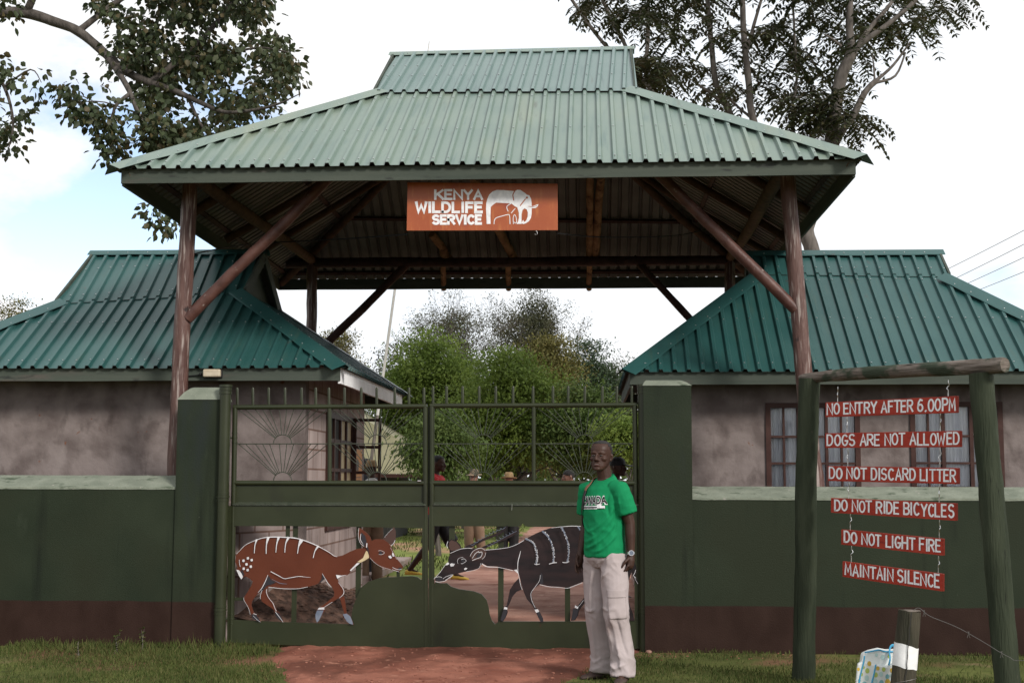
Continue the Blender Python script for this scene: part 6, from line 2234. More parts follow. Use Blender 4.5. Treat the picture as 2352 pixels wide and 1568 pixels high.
def full_tree(name, lab, u, v_top, v_bot, wid, Y, mat, nleaf, ls, nb=16, cat='tree', droop=.3, seed=0, depth_k=1.0):
    rs = np.random.default_rng(1000 + seed + int(u))
    top, bot = at(u, v_top, Y), at(u, v_bot, Y)
    rx = wid / 2 / F * Y
    hz_ = top.z - bot.z
    t = thing(name, lab, cat, (top.x, Y, 0), 'trees beyond the gate')
    c0 = np.array([top.x, Y, (top.z + bot.z) / 2])
    bl = []
    for i in range(nb):
        d = rs.normal(size=3); d /= np.linalg.norm(d)
        k = rs.uniform(.35, .80)
        zz = d[2] * k
        br_ = rs.uniform(.15, .29)
        wk = math.sqrt(max(.15, 1 - zz * zz)) if zz > 0 else 1.0
        bl.append((c0 + np.array([d[0] * k * rx * wk, d[1] * k * rx * depth_k, zz * hz_ * .5]), br_))
    bl.append((c0 + np.array([0, 0, hz_ * .32]), .24))
    P, D, N = [], [], []
    per = nleaf // len(bl)
    for (c, br_) in bl:
        nc = max(4, per // 36)
        d = rs.normal(size=(nc, 3)); d /= np.linalg.norm(d, axis=1, keepdims=True)
        rad = rs.uniform(.55, 1.06, (nc, 1)) ** .7
        lob = np.array([noise.noise(Vector((x[0] * 2.6 + c[0] * 3, x[1] * 2.6 + c[1], x[2] * 2.6))) for x in d])[:, None]
        rad = rad * (1 + .45 * lob)
        R_ = np.array([br_ * 2 * rx * .62, br_ * 2 * rx * .62 * depth_k, br_ * min(hz_, 2.4 * rx) * .78])
        d = np.repeat(d, 36, 0); pc = np.repeat(d[::36] * rad * R_, 36, 0)
        per = len(d)
        p = c + pc + rs.normal(size=(per, 3)) * np.array([2.5, 2.5, .85]) * ls
        P.append(p); N.append(d * .45 + np.array([0, 0, .9]) + rs.normal(size=(per, 3)) * .35)
        D.append(d * .6 + np.array([0, 0, -droop]) + rs.normal(size=(per, 3)) * .6)
    P, D, N = np.concatenate(P), np.concatenate(D), np.concatenate(N)
    ok = P[:, 2] > .15
    P, D, N = P[ok], D[ok], N[ok]
    n = len(P)
    cards('crown', P, D, N, rs.uniform(.7, 1.25, n) * ls, rs.uniform(.35, .55, n) * ls, mat, t, .15)
    m = MB()
    tips = []
    branch(m, Vector((top.x, Y, -.1)), Vector((.03, 0, 1)), max(.07, rx * .07), max(.5, (bot.z + hz_ * .42) * .42), 2, tips, .5)
    m.build('trunk', 'bark', t)
    return t


random.seed(44)
FT = full_tree
FT('leafy_tree', 'bright green bushy tree seen over the left gate leaf, tallest of the near clump', 990, 757, 1090, 262, 37, 'leaf_bright', 32000, .115, 40, seed=1)
FT('leafy_tree', 'light green spreading tree with drooping boughs, behind the middle of the gate', 1150, 800, 1090, 300, 34, 'leaf_bright', 32000, .110, 40, seed=2)
FT('leafy_tree', 'olive yellow topped tree beyond the gate, right of the bare-branched trees', 1258, 750, 1095, 205, 43, 'leaf_olive', 24000, .13, 30, seed=3)
FT('leafy_tree', 'blue green round-headed tree beyond the right gate leaf', 1345, 760, 1095, 185, 50, 'leaf_blue', 26000, .13, 26, seed=4)
FT('leafy_tree', 'dull grey green tree next to the corner of the right house eave', 1425, 806, 1098, 190, 58, 'leaf_dusk', 24000, .14, 26, seed=5)
FT('leafy_tree', 'yellow green tree showing just right of the left rear canopy post', 775, 732, 1000, 130, 56, 'leaf_olive', 14000, .13, 18, seed=6)
FT('leafy_tree', 'olive tree top showing above the left edge of the left house roof', 35, 662, 1000, 190, 48, 'leaf_olive', 16000, .12, 20, seed=7)
FT('leafy_tree', 'mid green tree filling the gap behind the right sunburst grilles', 1335, 880, 1105, 220, 33, 'leaf_mid', 20000, .115, 30, seed=8)
FT('leafy_tree', 'low leafy tree hanging over the canvas shelter', 1010, 925, 1095, 165, 26.5, 'leaf_mid', 13000, .095, 24, seed=9, droop=.9)
FT('leafy_tree', 'dark green tree filling the shade between the bright clumps', 1070, 830, 1105, 330, 41, 'leaf_mid', 24000, .14, 30, seed=10)
FT('leafy_tree', 'low bright bush behind the right gate stile', 1438, 935, 1105, 70, 31, 'leaf_bright', 4500, .12, 12, seed=11)
FT('leafy_tree', 'shadowy green tree behind the middle gate stiles', 1215, 850, 1110, 300, 46, 'leaf_mid', 28000, .13, 26, seed=12)
sparse_tree('sparse_tree', 'tall thin tree with grey feathery foliage in the gap under the canopy', 1208, 655, 62, .19, 'leaf_dusk', 18, .105, 6, spread=.42)
sparse_tree('sparse_tree', 'half bare tree with spreading twigs left of the tall thin tree', 1035, 668, 60, .21, 'leaf_dusk', 7, .105, 6, spread=.62, L0=4.2, lean=-.1)
sparse_tree('sparse_tree', 'thin dark tree beside the pale mast under the canopy', 905, 770, 55, .15, 'leaf_dusk', 16, .11, 5, spread=.5)
sparse_tree('sparse_tree', 'small airy tree between the left rear brace and the mast', 832, 770, 52, .13, 'leaf_dusk', 12, .11, 5, spread=.5)
FT('leafy_tree', 'tall dusky tree crown filling the gap under the canopy, right of the bare twigs', 1222, 668, 850, 150, 63, 'leaf_dusk', 11000, .14, 16, seed=21)
FT('leafy_tree', 'thin dusky tree crown under the canopy, behind the bare twigs', 1045, 700, 850, 150, 64, 'leaf_dusk', 5200, .14, 12, seed=22)
FT('leafy_tree', 'dusky tree just right of the pale mast', 905, 775, 1000, 120, 57, 'leaf_dusk', 9000, .14, 14, seed=23)
# far woodland that reads as one mass
n = 46000
X_ = RNG.uniform(-75, 75, n)
Yw_ = RNG.uniform(78, 92, n)
top_ = np.array([3.6 + 1.5 * noise.noise(Vector((x * .11, 1.7, 0))) + .8 * noise.noise(Vector((x * .5, y * .3, 0))) for x, y in zip(X_, Yw_)])
Zw_ = top_ * RNG.uniform(0, 1, n) ** .6
o = cards('woodland', np.stack([X_, Yw_, Zw_], 1), RNG.normal(size=(n, 3)), RNG.normal(size=(n, 3)) + np.array([0, -.3, 1]), RNG.uniform(.4, .75, n), RNG.uniform(.2, .38, n), 'leaf_mid', None, .15)
tag(o, None, None, kind='stuff')


# ------------------------------------------------------------------ people
def attach(o, t):
    o.parent = t
    o.matrix_parent_inverse = Matrix.Identity(4)
    return o


def meshobj(name, me, mats, t, smooth=180):
    me.materials.clear()
    for k in ([mats] if isinstance(mats, str) else mats):
        me.materials.append(mt[k])
    return attach(link(name, me, None, smooth), t)


def hand(mb, wrist, d, palm_n, thumb_side, s=1.0, curl=.5):
    """wrist, direction down the hand, palm normal (where fingers close), side of the thumb"""
    d, pn, ts = Vector(d).normalized(), Vector(palm_n).normalized(), Vector(thumb_side).normalized()
    w_ = Vector(wrist)
    mb.limb([w_ - d * .01, w_ + d * .045 * s, w_ + d * .082 * s], [.026 * s, .033 * s, .030 * s], 12)
    for o in (-.6, .6):
        mb.limb([w_ + d * .035 * s + ts * .022 * o * s, w_ + d * .08 * s + ts * .030 * o * s], [.020 * s, .017 * s], 10)
    for i, (o, L_) in enumerate(((.034, .070), (.0115, .080), (-.0115, .074), (-.033, .058))):
        base = w_ + d * (.088 - .004 * abs(i - 1)) * s + ts * o * s
        a = 0.0
        p = base
        pts = [p]
        for k, f in enumerate((.45, .32, .23)):
            a += curl * (.55 + .25 * k + .08 * i)
            p = p + (d * math.cos(a) + pn * math.sin(a)) * L_ * f * s
            pts.append(p)
        mb.limb(pts, [.0092 * s, .0088 * s, .0080 * s, .0070 * s], 10)
    b0 = w_ + d * .028 * s + ts * .028 * s
    b1 = b0 + (d * .6 + ts * .55 + pn * .35).normalized() * .042 * s
    b2 = b1 + (d * .85 + ts * .05 + pn * .45).normalized() * .030 * s
    b3 = b2 + (d * .9 - ts * .1 + pn * .5).normalized() * .022 * s
    mb.limb([b0, b1, b2, b3], [.0150 * s, .0115 * s, .0095 * s, .0080 * s], 10)


HEAD = [(.000, .026, -.088, -.060), (.012, .044, -.098, -.030), (.035, .059, -.100, .020), (.062, .067, -.098, .058), (.09, .072, -.095, .082), (.115, .0755, -.093, .094), (.138, .0785, -.095, .099),
        (.162, .0800, -.096, .099), (.186, .0770, -.089, .093), (.207, .067, -.072, .078), (.224, .050, -.050, .056), (.234, .024, -.022, .028)]


def headmesh(mb, xf, detail=True):
    h = MB()
    h.loft([(0, 0, z, hw, -yf, yb, 0) if False else (0, (yf + yb) / 2, z, hw, (yb - yf) / 2, (yb - yf) / 2, 0) for (z, hw, yf, yb) in HEAD], 28, power=.92)
    if detail:
        h.limb([(0, -.096, .124), (0, -.108, .104), (0, -.117, .084)], [.0085, .0105, .0135], 12)       # nose
        for s in (-1, 1):
            h.ball((s * .0135, -.106, .079), (.0105, .0115, .0085), 10, 8)                                # nostril wings
            h.limb([(s * .012, -.094, .1345), (s * .032, -.093, .1375), (s * .052, -.076, .132)], [.0072, .0080, .006], 10)   # brow
            h.ball((s * .044, -.067, .090), (.024, .025, .022), 12, 8)                                    # cheekbone
            h.limb([(s * .074, .004, .128), (s * .083, .012, .120), (s * .082, .013, .098), (s * .074, .006, .080)], [.008, .011, .009, .007], 10)
            h.limb([(s * .016, -.088, .119), (s * .032, -.089, .1220), (s * .047, -.080, .118)], [.0038, .0042, .0036], 8)   # upper lid
        h.ball((0, -.099, .0545), (.0255, .0095, .0065), 12, 8)
        h.ball((0, -.0985, .0415), (.0225, .0095, .0075), 12, 8)
        h.ball((0, -.092, .012), (.024, .014, .014), 12, 8)
    mb.add([xf @ Vector(p) for p in h.v], h.f)


def patch(bvh, fn_, nx, nz, off, d, thick=None):
    """grid laid on a surface: fn_(i/nx, j/nz) -> ray origin; d = ray direction"""
    vs, ok = [], {}
    for j in range(nz + 1):
        for i in range(nx + 1):
            o = fn_(i / nx, j / nz)
            hit = bvh.ray_cast(o, d)
            if hit[0] is not None:
                ok[(i, j)] = len(vs)
                vs.append(hit[0] - d * off)
    fs = []
    for j in range(nz):
        for i in range(nx):
            q = [(i, j), (i + 1, j), (i + 1, j + 1), (i, j + 1)]
            if all(k in ok for k in q):
                fs.append(tuple(ok[k] for k in q))
    me = bpy.data.meshes.new('patch')
    me.from_pydata([tuple(v) for v in vs], [], fs)
    me.update()
    return me


def bvh_of(me):
    return BVHTree.FromPolygons([v.co.copy() for v in me.vertices], [tuple(p.vertices) for p in me.polygons])


def person(label, loc, rz, sp, lean=0.0, group=None):
    """sp: joints and clothes in a frame facing -Y, 1.785 m tall"""
    t = thing('person', label, 'person', loc, group)
    k = sp.get('scale', 1.0)
    t.scale = (k, k, k)
    t.rotation_euler = (sp.get('pitch', 0), lean, rz)
    vx = sp.get('voxel', .012)
    fine = vx < .008
    J = dict(hipR=(-.09, 0, .90), hipL=(.09, 0, .90), kneeR=(-.10, -.01, .50), kneeL=(.10, -.01, .50), ankR=(-.10, .03, .08), ankL=(.10, .03, .08),
             shR=(-.165, .0, 1.435), shL=(.165, .0, 1.435), elR=(-.225, .04, 1.17), elL=(.225, .04, 1.17), wrR=(-.225, -.03, .94), wrL=(.225, -.03, .94))
    J.update(sp.get('J', {}))
    J = {a: Vector(b) for a, b in J.items()}
    hx = sp.get('head', (0, -.012, 1.545))
    xf = Matrix.Translation(Vector(hx)) @ Matrix.Rotation(sp.get('hyaw', 0), 4, 'Z') @ Matrix.Rotation(sp.get('hpitch', 0), 4, 'X') @ Matrix.Rotation(sp.get('hroll', 0), 4, 'Y')
    # body: one continuous skin
    b = MB()
    headmesh(b, xf, sp.get('face', fine))
    hb = xf @ Vector((0, .030, .045))
    b.limb([(0, .028, 1.42), (0, .022, 1.50), hb], [.062, .056, .055], 16)
    b.loft([(0, 0, .86, .13, .10, .11, 0), (0, 0, .98, .14, .10, .105, 0), (0, 0, 1.10, .125, .095, .10, 0), (0, 0, 1.25, .145, .105, .105, 0), (0, 0, 1.38, .165, .10, .105, 0), (0, .01, 1.46, .14, .075, .085, 0), (0, .018, 1.505, .07, .05, .06, 0)], 24)
    for s in 'RL':
        b.limb([J['sh' + s], J['sh' + s].lerp(J['el' + s], .5), J['el' + s], J['el' + s].lerp(J['wr' + s], .35), J['wr' + s]], [.055, .049, .040, .040, .0265], 14)
        b.limb([J['hip' + s], J['hip' + s].lerp(J['knee' + s], .5), J['knee' + s], J['knee' + s].lerp(J['ank' + s], .35), J['ank' + s]], [.078, .066, .052, .052, .036], 12)
        fd = Vector((math.sin(sp.get('toe' + s, 0)), -math.cos(sp.get('toe' + s, 0)), 0))
        b.limb([J['ank' + s] + Vector((0, 0, -.02)), J['ank' + s] + fd * .10 + Vector((0, 0, -.045))], [.036, .028], 10)
        hd = J['wr' + s] - J['el' + s]
        hd = hd.normalized() + Vector(sp.get('hdir' + s, (0, 0, 0)))
        sx = -1 if s == 'R' else 1
        hand(b, J['wr' + s], hd, sp.get('palm' + s, (-sx, 0, 0)), sp.get('thumb' + s, (0, -1, 0)), 1.0, sp.get('curl' + s, .42))
    me = remesh(b, 'body', vx * .62 if fine else vx * .8, 5 if fine else 2)
    meshobj('body', me, sp.get('skin', 'skin'), t)
    if sp.get('face', fine):
        for s in (-1, 1):
            e = MB()
            e.ball((0, 0, 0), (.0115, .0050, .0042), 14, 10)
            e.v = [tuple(xf @ (Vector(q) + Vector((s * .031, -.0905, .1150)))) for q in e.v]
            eo = attach(e.build('eye', 'eye_white', None, smooth=180), t)
            p = MB()
            p.ball((0, 0, 0), (.0060, .0025, .0045), 10, 8)
            p.v = [tuple(xf @ (Vector(q) + Vector((s * .031 + .001, -.0938, .1150)))) for q in p.v]
            attach(p.build('pupil', 'dark', None, smooth=180), eo)
        m = MB()
        m.ball((0, -.1055, .048), (.019, .004, .0030), 12, 6)
        m.v = [tuple(xf @ Vector(q)) for q in m.v]
        attach(m.build('mouth', 'eye_white', None, smooth=180), t)
        m = MB()
        m.ball((0, -.1045, .0415), (.020, .0048, .0048), 12, 6)
        m.v = [tuple(xf @ Vector(q)) for q in m.v]
        attach(m.build('lip', 'lips', None, smooth=180), t)
    if sp.get('hair'):
        h = MB()
        h.loft([(0, (yf + yb) / 2, z, hw + .0015, (yb - yf) / 2 + .0015, (yb - yf) / 2 + .0015, 0) for (z, hw, yf, yb) in HEAD] + [(0, .002, .2365, .010, .010, .012, 0)], 28, power=.92)
        keep = []
        hl = sp.get('hairline', .178)
        for f in h.f:
            c = sum((Vector(h.v[i]) for i in f), Vector()) / len(f)
            lim = hl if c.y < -.035 else (.085 if c.y > .02 else .10 + (hl - .10) * max(0, (-c.y + .01) / .045))
            if c.z > lim: keep.append(f)
        h.f = keep
        h.m = [0] * len(keep)
        h.v = [tuple(xf @ Vector(q)) for q in h.v]
        o = attach(h.build('hair', 'hair', None, smooth=180), t)
        o.modifiers.new('thick', 'SOLIDIFY').thickness = .003
    if sp.get('hat'):
        typ, mat_ = sp['hat']
        h = MB()
        if typ == 'brim':
            h.loft([(0, .0, .150, .150, .155, .155, .10), (0, .0, .158, .150, .155, .155, .10), (0, .002, .166, .090, .108, .108, 0), (0, .002, .20, .084, .102, .102, 0), (0, .004, .245, .074, .088, .09, 0), (0, .004, .262, .055, .065, .068, 0)], 26)
        elif typ == 'cap':
            h.loft([(0, .002, .135, .083, .106, .108, 0), (0, .002, .18, .082, .102, .106, 0), (0, .004, .22, .070, .085, .09, 0), (0, .004, .245, .038, .045, .05, 0)], 24)
            h.loft([(0, -.160, .128, .066, .065, .06, .12), (0, -.155, .136, .070, .070, .062, .12), (0, -.125, .146, .066, .055, .05, .12)], 20)
        h.v = [tuple(xf @ Vector(q)) for q in h.v]
        attach(h.build('hat', mat_, None, smooth=50), t)
    # shirt
    sh = MB()
    hem = sp.get('hem', .92)
    sw = sp.get('shirt_w', 1.0)
    sh.loft([(0, 0, hem, .168 * sw, .142 * sw, .132, .05), (0, 0, hem + .06, .168 * sw, .142 * sw, .132, .03), (0, 0, 1.10, .162 * sw, .135, .128, 0), (0, 0, 1.25, .170, .135, .128, 0), (0, 0, 1.36, .174, .126, .122, 0),
             (0, .006, 1.43, .158, .105, .11, 0), (0, .012, 1.478, .112, .080, .090, .18), (0, .016, 1.508, .084, .070, .072, .42), (0, .018, 1.516, .070, .060, .062, .45)], 32)
    sl = sp.get('sleeve', .78)
    for s in 'RL':
        a, e = J['sh' + s], J['el' + s]
        sx = -1 if s == 'R' else 1
        if sl <= 1:
            q = a.lerp(e, sl)
            sh.tube([a + Vector((-sx * .06, 0, .0)), a + Vector((sx * .005, 0, -.01)), a.lerp(e, sl * .5) + Vector((sx * .006, 0, 0)), q + Vector((sx * .008, 0, 0))], [.064, .070, .073, .072], 18)
        else:
            w_ = J['wr' + s]
            sh.tube([a + Vector((-sx * .06, 0, .0)), a, a.lerp(e, .5), e, e.lerp(w_, .5), e.lerp(w_, .95)], [.068, .072, .064, .056, .052, .042], 14)
    me = remesh(sh, 'shirt', vx, 5)
    crumple(me, .0042 if fine else .006, 7.5, (1.0, 1.0, 1.9), 1.7)
    crumple(me, .0030 if fine else 0, 13, (1.3, 1.3, .7), 5.2, (lambda c: 1 if c.z < 1.30 else .35))
    if fine: crease(me, sp.get('shirt_creases', []), 1.35, .85)
    so_ = meshobj('shirt', me, sp.get('shirt', 'white_cloth'), t)
    # trousers or shorts
    tr = MB()
    tr.loft([(0, .01, .825, .085, .035, .06, 0), (0, .003, .85, .140, .098, .115, 0), (0, 0, .90, .158, .128, .135, 0), (0, 0, .96, .154, .122, .125, 0), (0, 0, 1.0, .150, .112, .115, 0), (0, 0, 1.04, .145, .11, .11, 0)], 28)
    lg_ = sp.get('leg', (.092, .098, .088, .082, .080))
    short = sp.get('shorts', False)
    for s in 'RL':
        h_, kn, an = J['hip' + s], J['knee' + s], J['ank' + s]
        if short:
            tr.tube([h_ + Vector((0, 0, .02)), h_.lerp(kn, .5), kn + Vector((0, 0, .02))], [.10, .105, .10], 16)
        else:
            fd = Vector((math.sin(sp.get('toe' + s, 0)), -math.cos(sp.get('toe' + s, 0)), 0))
            z_ = sp.get('cuff', -.035)
            tr.tube([h_ + Vector((0, 0, .02)), h_.lerp(kn, .45), kn, kn.lerp(an, .5) + Vector((0, .012, 0)), an + Vector((0, .004, .07)) , an + Vector((0, -.002, z_)) + fd * .012], [lg_[0], lg_[1], lg_[2], lg_[3], lg_[4], lg_[4] * 1.04], 20)
    mt_ = remesh(tr, 'trousers', vx, 5)
    crumple(mt_, .0070 if fine else .005, 6.5, (1.6, 1.6, .75), 3.1)
    crumple(mt_, .0060 if fine else 0, 11, (1.0, 1.0, 1.5), 8.4, (lambda c: max(.15, 1.2 - abs(c.z - .12) * 6, 1.0 - abs(c.z - .50) * 7, .9 - abs(c.z - .86) * 7)))
    if fine: crease(mt_, sp.get('leg_creases', []), 1.35, .85)
    to_ = meshobj('shorts' if short else 'trousers', mt_, sp.get('trousers', 'khaki'), t)
    # shoes
    for s in 'RL':
        an = J['ank' + s]
        a = sp.get('toe' + s, 0)
        fd = Vector((math.sin(a), -math.cos(a), 0))
        sd = Vector((math.cos(a), math.sin(a), 0))
        z0 = an.z - .08
        c = MB()
        rings = [(-.072, .022, .045), (-.066, .033, .068), (-.03, .038, .078), (.03, .040, .072), (.08, .046, .055), (.13, .047, .045), (.165, .040, .036), (.190, .020, .024)]
        vs, fs = [], []
        for (f_, hw, hh_) in rings:
            for q in range(14):
                th = 2 * math.pi * q / 14
                cz = math.sin(th)
                zz = hh_ * .5 + hh_ * .5 * (cz if cz > 0 else max(cz, -.95))
                vs.append(an + fd * f_ + sd * (hw * math.cos(th) * (1.0 if cz < .3 else 1 - .25 * (cz - .3))) + Vector((0, 0, z0 - an.z + zz)))
        for i in range(len(rings) - 1):
            for q in range(14):
                fs.append((i * 14 + q, i * 14 + (q + 1) % 14, (i + 1) * 14 + (q + 1) % 14, (i + 1) * 14 + q))
        fs += [tuple(range(13, -1, -1)), tuple(range((len(rings) - 1) * 14, len(rings) * 14))]
        c.add(vs, fs)
        attach(c.build('shoe', sp.get('shoe', 'shoe'), None, smooth=60), t)
    return t, dict(J=J, xf=xf, shirt=me, shirt_o=so_, trousers=mt_, trousers_o=to_)


TH = R(-43)
mp_ = gr(1397, 1561)
man, md = person('man in green lettered T-shirt and pale cargo trousers standing before the right gate leaf', (mp_.x, mp_.y, 0), TH, dict(
    voxel=.0062, scale=1.0, skin='skin', face=True, hair=True, hairline=.212, shirt='shirt_green', trousers='trouser', hyaw=R(22), hpitch=R(-2), hroll=R(2), head=(0.004, -.026, 1.566),
    J=dict(hipR=(-.088, 0, .91), hipL=(.090, -.005, .91), kneeR=(-.098, .000, .50), kneeL=(.145, -.050, .50), ankR=(-.10, .045, .08), ankL=(.185, -.035, .08),
           elR=(-.212, .030, 1.17), wrR=(-.222, -.035, .945), elL=(.212, .052, 1.165), wrL=(.222, .045, .935)),
    toeR=R(-18), toeL=R(30), hem=.925, sleeve=.72,
    shirt_creases=[([(.150, -.070, 1.22), (.09, -.125, 1.12), (.0, -.145, 1.05), (-.09, -.12, 1.03)], .010, .016), ([(.155, -.06, 1.16), (.09, -.12, 1.06), (.0, -.145, 1.0), (-.10, -.115, .985)], .011, .015),
                   ([(.155, -.05, 1.29), (.11, -.105, 1.20), (.03, -.14, 1.13), (-.06, -.135, 1.11)], .009, .016), ([(.16, -.05, 1.08), (.10, -.12, .99), (.02, -.145, .955)], .010, .014), ([(-.13, -.09, 1.20), (-.06, -.13, 1.12), (.02, -.14, 1.09)], .007, .014),
                   ([(.135, -.085, 1.40), (.125, -.10, 1.32), (.135, -.09, 1.22)], -.009, .014), ([(.15, -.02, 1.38), (.155, -.05, 1.28), (.165, -.05, 1.16), (.165, -.06, 1.02)], -.010, .016), ([(.20, -.05, 1.38), (.205, -.055, 1.32), (.21, -.05, 1.26)], .006, .012)],
    leg_creases=[([(.155, -.150, .52), (.185, -.135, .40), (.215, -.12, .24), (.235, -.11, .10)], .015, .016), ([(.115, -.14, .47), (.145, -.13, .33), (.165, -.125, .20)], .010, .014), ([(.19, -.12, .52), (.225, -.10, .36), (.26, -.07, .2)], -.010, .016),
                 ([(.06, -.13, .56), (.13, -.15, .53), (.20, -.12, .55)], .010, .014), ([(.04, -.12, .80), (.08, -.13, .86), (.13, -.10, .92)], .009, .011), ([(.05, -.12, .75), (.10, -.12, .79), (.16, -.08, .84)], .008, .011), ([(-.04, -.11, .80), (-.08, -.11, .86), (-.12, -.08, .92)], .007, .011), ([(.0, -.12, .88), (.0, -.11, .80), (.01, -.08, .74)], -.012, .016),
                 ([(-.05, -.10, .80), (-.075, -.095, .62), (-.07, -.09, .50)], .009, .016), ([(-.13, -.08, .54), (-.09, -.10, .51), (-.04, -.08, .53)], .010, .014), ([(-.09, -.075, .48), (-.085, -.06, .32), (-.08, -.05, .16)], .011, .016),
                 ([(-.16, -.02, .17), (-.10, -.06, .13), (-.04, -.03, .16)], .012, .013), ([(-.16, 0, .10), (-.10, -.05, .075), (-.04, -.02, .10)], .012, .012), ([(.12, -.10, .15), (.19, -.14, .11), (.25, -.09, .14)], .013, .013), ([(.12, -.10, .085), (.19, -.14, .06), (.26, -.08, .085)], .010, .012)],
     curlR=.30, curlL=.75, palmR=(1, .1, 0), palmL=(-.8, -.5, 0), thumbR=(.1, -1, 0), thumbL=(.2, -1, 0), hdirL=(-.06, -.14, 0), leg=(.094, .100, .088, .086, .084)), lean=R(-1.6))
# lettering on the chest, laid on to the cloth
bv = bvh_of(md['shirt'])
tcu = bpy.data.curves.new('chest_text', 'FONT')
tcu.body = 'CANADA'
tcu.align_x = 'CENTER'
tcu.size = 1.0
tcu.space_character = 1.06
for pas, (off, mat_, lift) in enumerate(((.085, 'paint_white', .0022), (.022, 'black', .0038))):
    tcu.offset = off
    tcu.resolution_u = 3
    to = bpy.data.objects.new('tmp', tcu)
    COL.objects.link(to)
    bpy.context.view_layer.update()
    me = bpy.data.meshes.new_from_object(to.evaluated_get(bpy.context.evaluated_depsgraph_get()))
    bpy.data.objects.remove(to)
    b_ = bmesh.new()
    b_.from_mesh(me)
    xs_ = [v.co.x for v in b_.verts]
    x0_, x1_ = min(xs_), max(xs_)
    for _ in range(2):
        bmesh.ops.subdivide_edges(b_, edges=[e for e in b_.edges if e.calc_length() > .12], cuts=1)
    for v in b_.verts:
        x, z = v.co.x * .236 / (x1_ - x0_), 1.318 + v.co.y * .080
        hit = bv.ray_cast(Vector((x, -1, z)), Vector((0, 1, 0)))
        v.co = (hit[0] - Vector((0, lift, 0))) if hit[0] else Vector((x, -.12, z))
    b_.to_mesh(me)
    b_.free()
    meshobj('chest_lettering', me, mat_, man, None)
for (z0, z1, xa, xb, mat_, lift) in ((1.280, 1.304, -.118, .105, 'paint_white', .0022), (1.287, 1.297, -.116, .050, 'black', .0034), (1.2805, 1.286, .052, .104, 'black', .0034), (1.284, 1.320, .048, .082, 'paint_white', .0028)):
    me = patch(bv, lambda a, c: Vector((xa + (xb - xa) * a, -1, z0 + (z1 - z0) * c + .016 * 0)), 30, 4, lift, Vector((0, 1, 0)))
    meshobj('chest_stripe', me, mat_, man, None)
# neckband
bm2 = MB()
nk = []
for i in range(33):
    th = 2 * math.pi * i / 32
    x, y = .072 * math.cos(th), .018 + .064 * math.sin(th)
    nk.append((x, y, 1.514 + .45 * (y - .018)))
bm2.tube(nk, .0062, 8, caps=False)
attach(bm2.build('neckband', 'shirt_green', None, smooth=180), man)
# cargo pocket with its flap on the outside of the left thigh
bt2 = bvh_of(md['trousers'])
dv = Vector((-.80, .60, 0)).normalized()
sr = Vector((-dv.y, dv.x, 0)) * -1
cc = Vector((.130, -.035, .585))
if sr.dot(Vector((0, 1, 0))) < 0: sr = -sr
for (nm, wa, wb, za_, zb_, of) in (('pocket', -.078, .060, -.115, .085, .007), ('pocket_flap', -.082, .066, .040, .096, .012)):
    me = patch(bt2, lambda a, c: cc - dv * .6 + sr * (wa + (wb - wa) * a) + Vector((0, 0, za_ + (zb_ - za_) * c)), 18, 18, of, dv)
    o = meshobj(nm, me, 'trouser', man)
    so2 = o.modifiers.new('thick', 'SOLIDIFY'); so2.thickness = .008; so2.offset = -1
# wrist watch
wr = md['J']['wrL'] + Vector((0, 0, .012))
wm = MB()
wd_ = (md['J']['wrL'] - md['J']['elL']).normalized()
wm.tube([wr - wd_ * .009, wr + wd_ * .009], .0305, 20, caps=False)
wo = attach(wm.build('wristwatch', 'chrome', None, smooth=60), man)
wm = MB()
cdn = Vector((.72, -.69, .05)).normalized()
wm.tube([wr + cdn * .026, wr + cdn * .039], .0205, 20)
attach(wm.build('watch_case', 'chrome', None, smooth=50), wo)
wm = MB()
wm.tube([wr + cdn * .0388, wr + cdn * .0396], .0165, 20)
attach(wm.build('dial', 'paint_blue', None), wo)
# backpack: its straps and the dark bag behind the shoulder
Mw = Matrix.Translation((mp_.x, mp_.y, 0)) @ Matrix.Rotation(TH, 4, 'Z') @ Matrix.Rotation(R(-1.6), 4, 'Y')
pack = thing('backpack', 'dark backpack slung on the right shoulder of the man in green', 'bag', (mp_.x, mp_.y, 0))
pack.rotation_euler = (0, R(-1.6), TH)
pm = MB()
pm.loft([(-.10, .19, 1.02, .125, .065, .075, 0), (-.10, .195, 1.05, .14, .075, .09, 0), (-.10, .20, 1.25, .14, .075, .095, 0), (-.10, .19, 1.38, .12, .065, .075, 0), (-.10, .18, 1.42, .07, .04, .045, 0)], 22, power=.7)
attach(pm.build('body', 'strap', None, smooth=60), pack)


def strap(pts, wd, mat_, nm):
    """flat webbing that follows the cloth"""
    q = smoothpts([Vector(p) for p in pts], 6)
    vs, fs = [], []
    for i, p in enumerate(q):
        loc_, nn, _, _ = bv.find_nearest(p)
        d = (q[min(i + 1, len(q) - 1)] - q[max(i - 1, 0)]).normalized()
        s = d.cross(nn).normalized() * wd / 2
        o = loc_ + nn * .008
        vs += [o - s, o + s, o + s * .96 + nn * .006, o - s * .96 + nn * .006]
    for i in range(len(q) - 1):
        for e in range(4):
            fs.append((i * 4 + e, i * 4 + (e + 1) % 4, i * 4 + 4 + (e + 1) % 4, i * 4 + 4 + e))
    m = MB()
    m.add(vs, fs)
    attach(m.build(nm, mat_, None, smooth=40), pack)


strap([(-.085, .10, 1.44), (-.088, .03, 1.50), (-.092, -.04, 1.475), (-.104, -.10, 1.41)], .032, 'strap_tan', 'strap_pad')
strap([(-.101, -.095, 1.42), (-.118, -.12, 1.34), (-.132, -.10, 1.26), (-.150, -.05, 1.17), (-.165, .03, 1.09), (-.15, .11, 1.05)], .034, 'strap', 'strap')

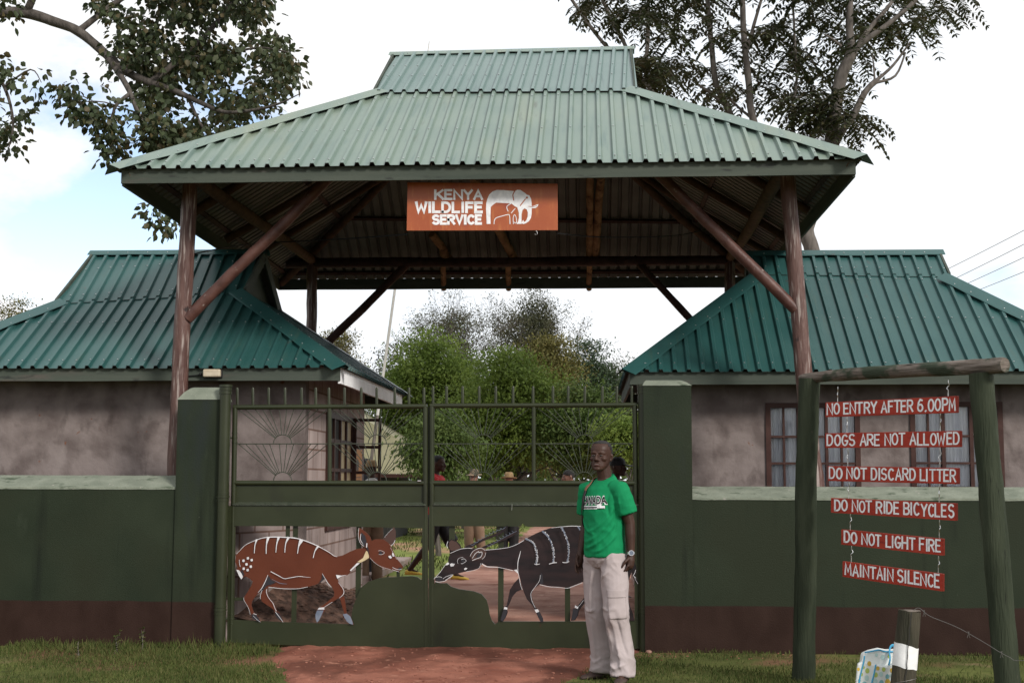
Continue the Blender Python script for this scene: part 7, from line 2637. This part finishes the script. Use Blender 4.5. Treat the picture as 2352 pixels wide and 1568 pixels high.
# the people beyond the gate -------------------------------------------------
PG = 'people walking about beyond the gate'
p = at(1101, 1320, 20.0)
person('man in red shirt and black shorts striding in profile behind the gate', (at(1002, 1320, 20.0).x, 20.0, 0), R(78), dict(voxel=.013, scale=1.045, face=True, hair=True, shirt='red_cloth', trousers='black', shorts=True, shoe='dot_yellow', hem=.88,
       J=dict(kneeL=(.10, -.20, .52), ankL=(.10, -.26, .10), kneeR=(-.10, .10, .50), ankR=(-.10, .36, .17), elL=(.23, .10, 1.17), wrL=(.24, .02, .94), elR=(-.23, -.05, 1.17), wrR=(-.22, -.18, .97))), group=PG)
person('person in camouflage hat and khaki trousers beyond the right gate leaf', (at(1088, 1300, 23.5).x, 23.5, 0), R(-20), dict(voxel=.016, scale=.93, skin='skin_mid', face=False, hat=('brim', 'camo'), shirt='white_cloth', trousers='khaki',
       J=dict(kneeL=(.09, .08, .50), ankL=(.09, .20, .12))), group=PG)
person('person in tan brimmed hat and black trousers with orange waist', (at(1168, 1300, 22.5).x, 22.5, 0), R(170), dict(voxel=.016, scale=.90, skin='skin_mid', face=False, hat=('brim', 'khaki_hat'), shirt='orange_cloth', trousers='black', hem=.93), group=PG)
person('bareheaded black haired person seen over the gate left of the green T-shirt', (at(1308, 1300, 21.0).x, 21.0, 0), R(-70), dict(voxel=.016, scale=.93, skin='skin_mid', face=True, hair=True, hairline=.14, shirt='white_cloth', trousers='navy'), group=PG)
person('person in black cap and cream shirt close behind the man in green', (at(1418, 1300, 17.2).x, 17.2, 0), R(65), dict(voxel=.014, scale=1.0, skin='skin', face=True, hat=('cap', 'black'), shirt='white_cloth', trousers='khaki', sleeve=1.5), group=PG)
person('person in tan hat with white sleeves beside the orange notice', (at(850, 1300, 19.6).x, 19.6, 0), R(200), dict(voxel=.016, scale=.985, skin='skin', face=False, hat=('brim', 'khaki_hat'), shirt='white_cloth', trousers='khaki', sleeve=1.5), group=PG)
person('dark clothed person standing behind the white sleeves by the notice', (at(835, 1300, 20.4).x, 20.4, 0), R(160), dict(voxel=.016, scale=1.02, skin='skin', face=False, hair=True, hairline=.14, shirt='navy', trousers='navy', sleeve=1.5), group=PG)

if _tmp is not None:
    bpy.data.scenes.remove(_tmp)
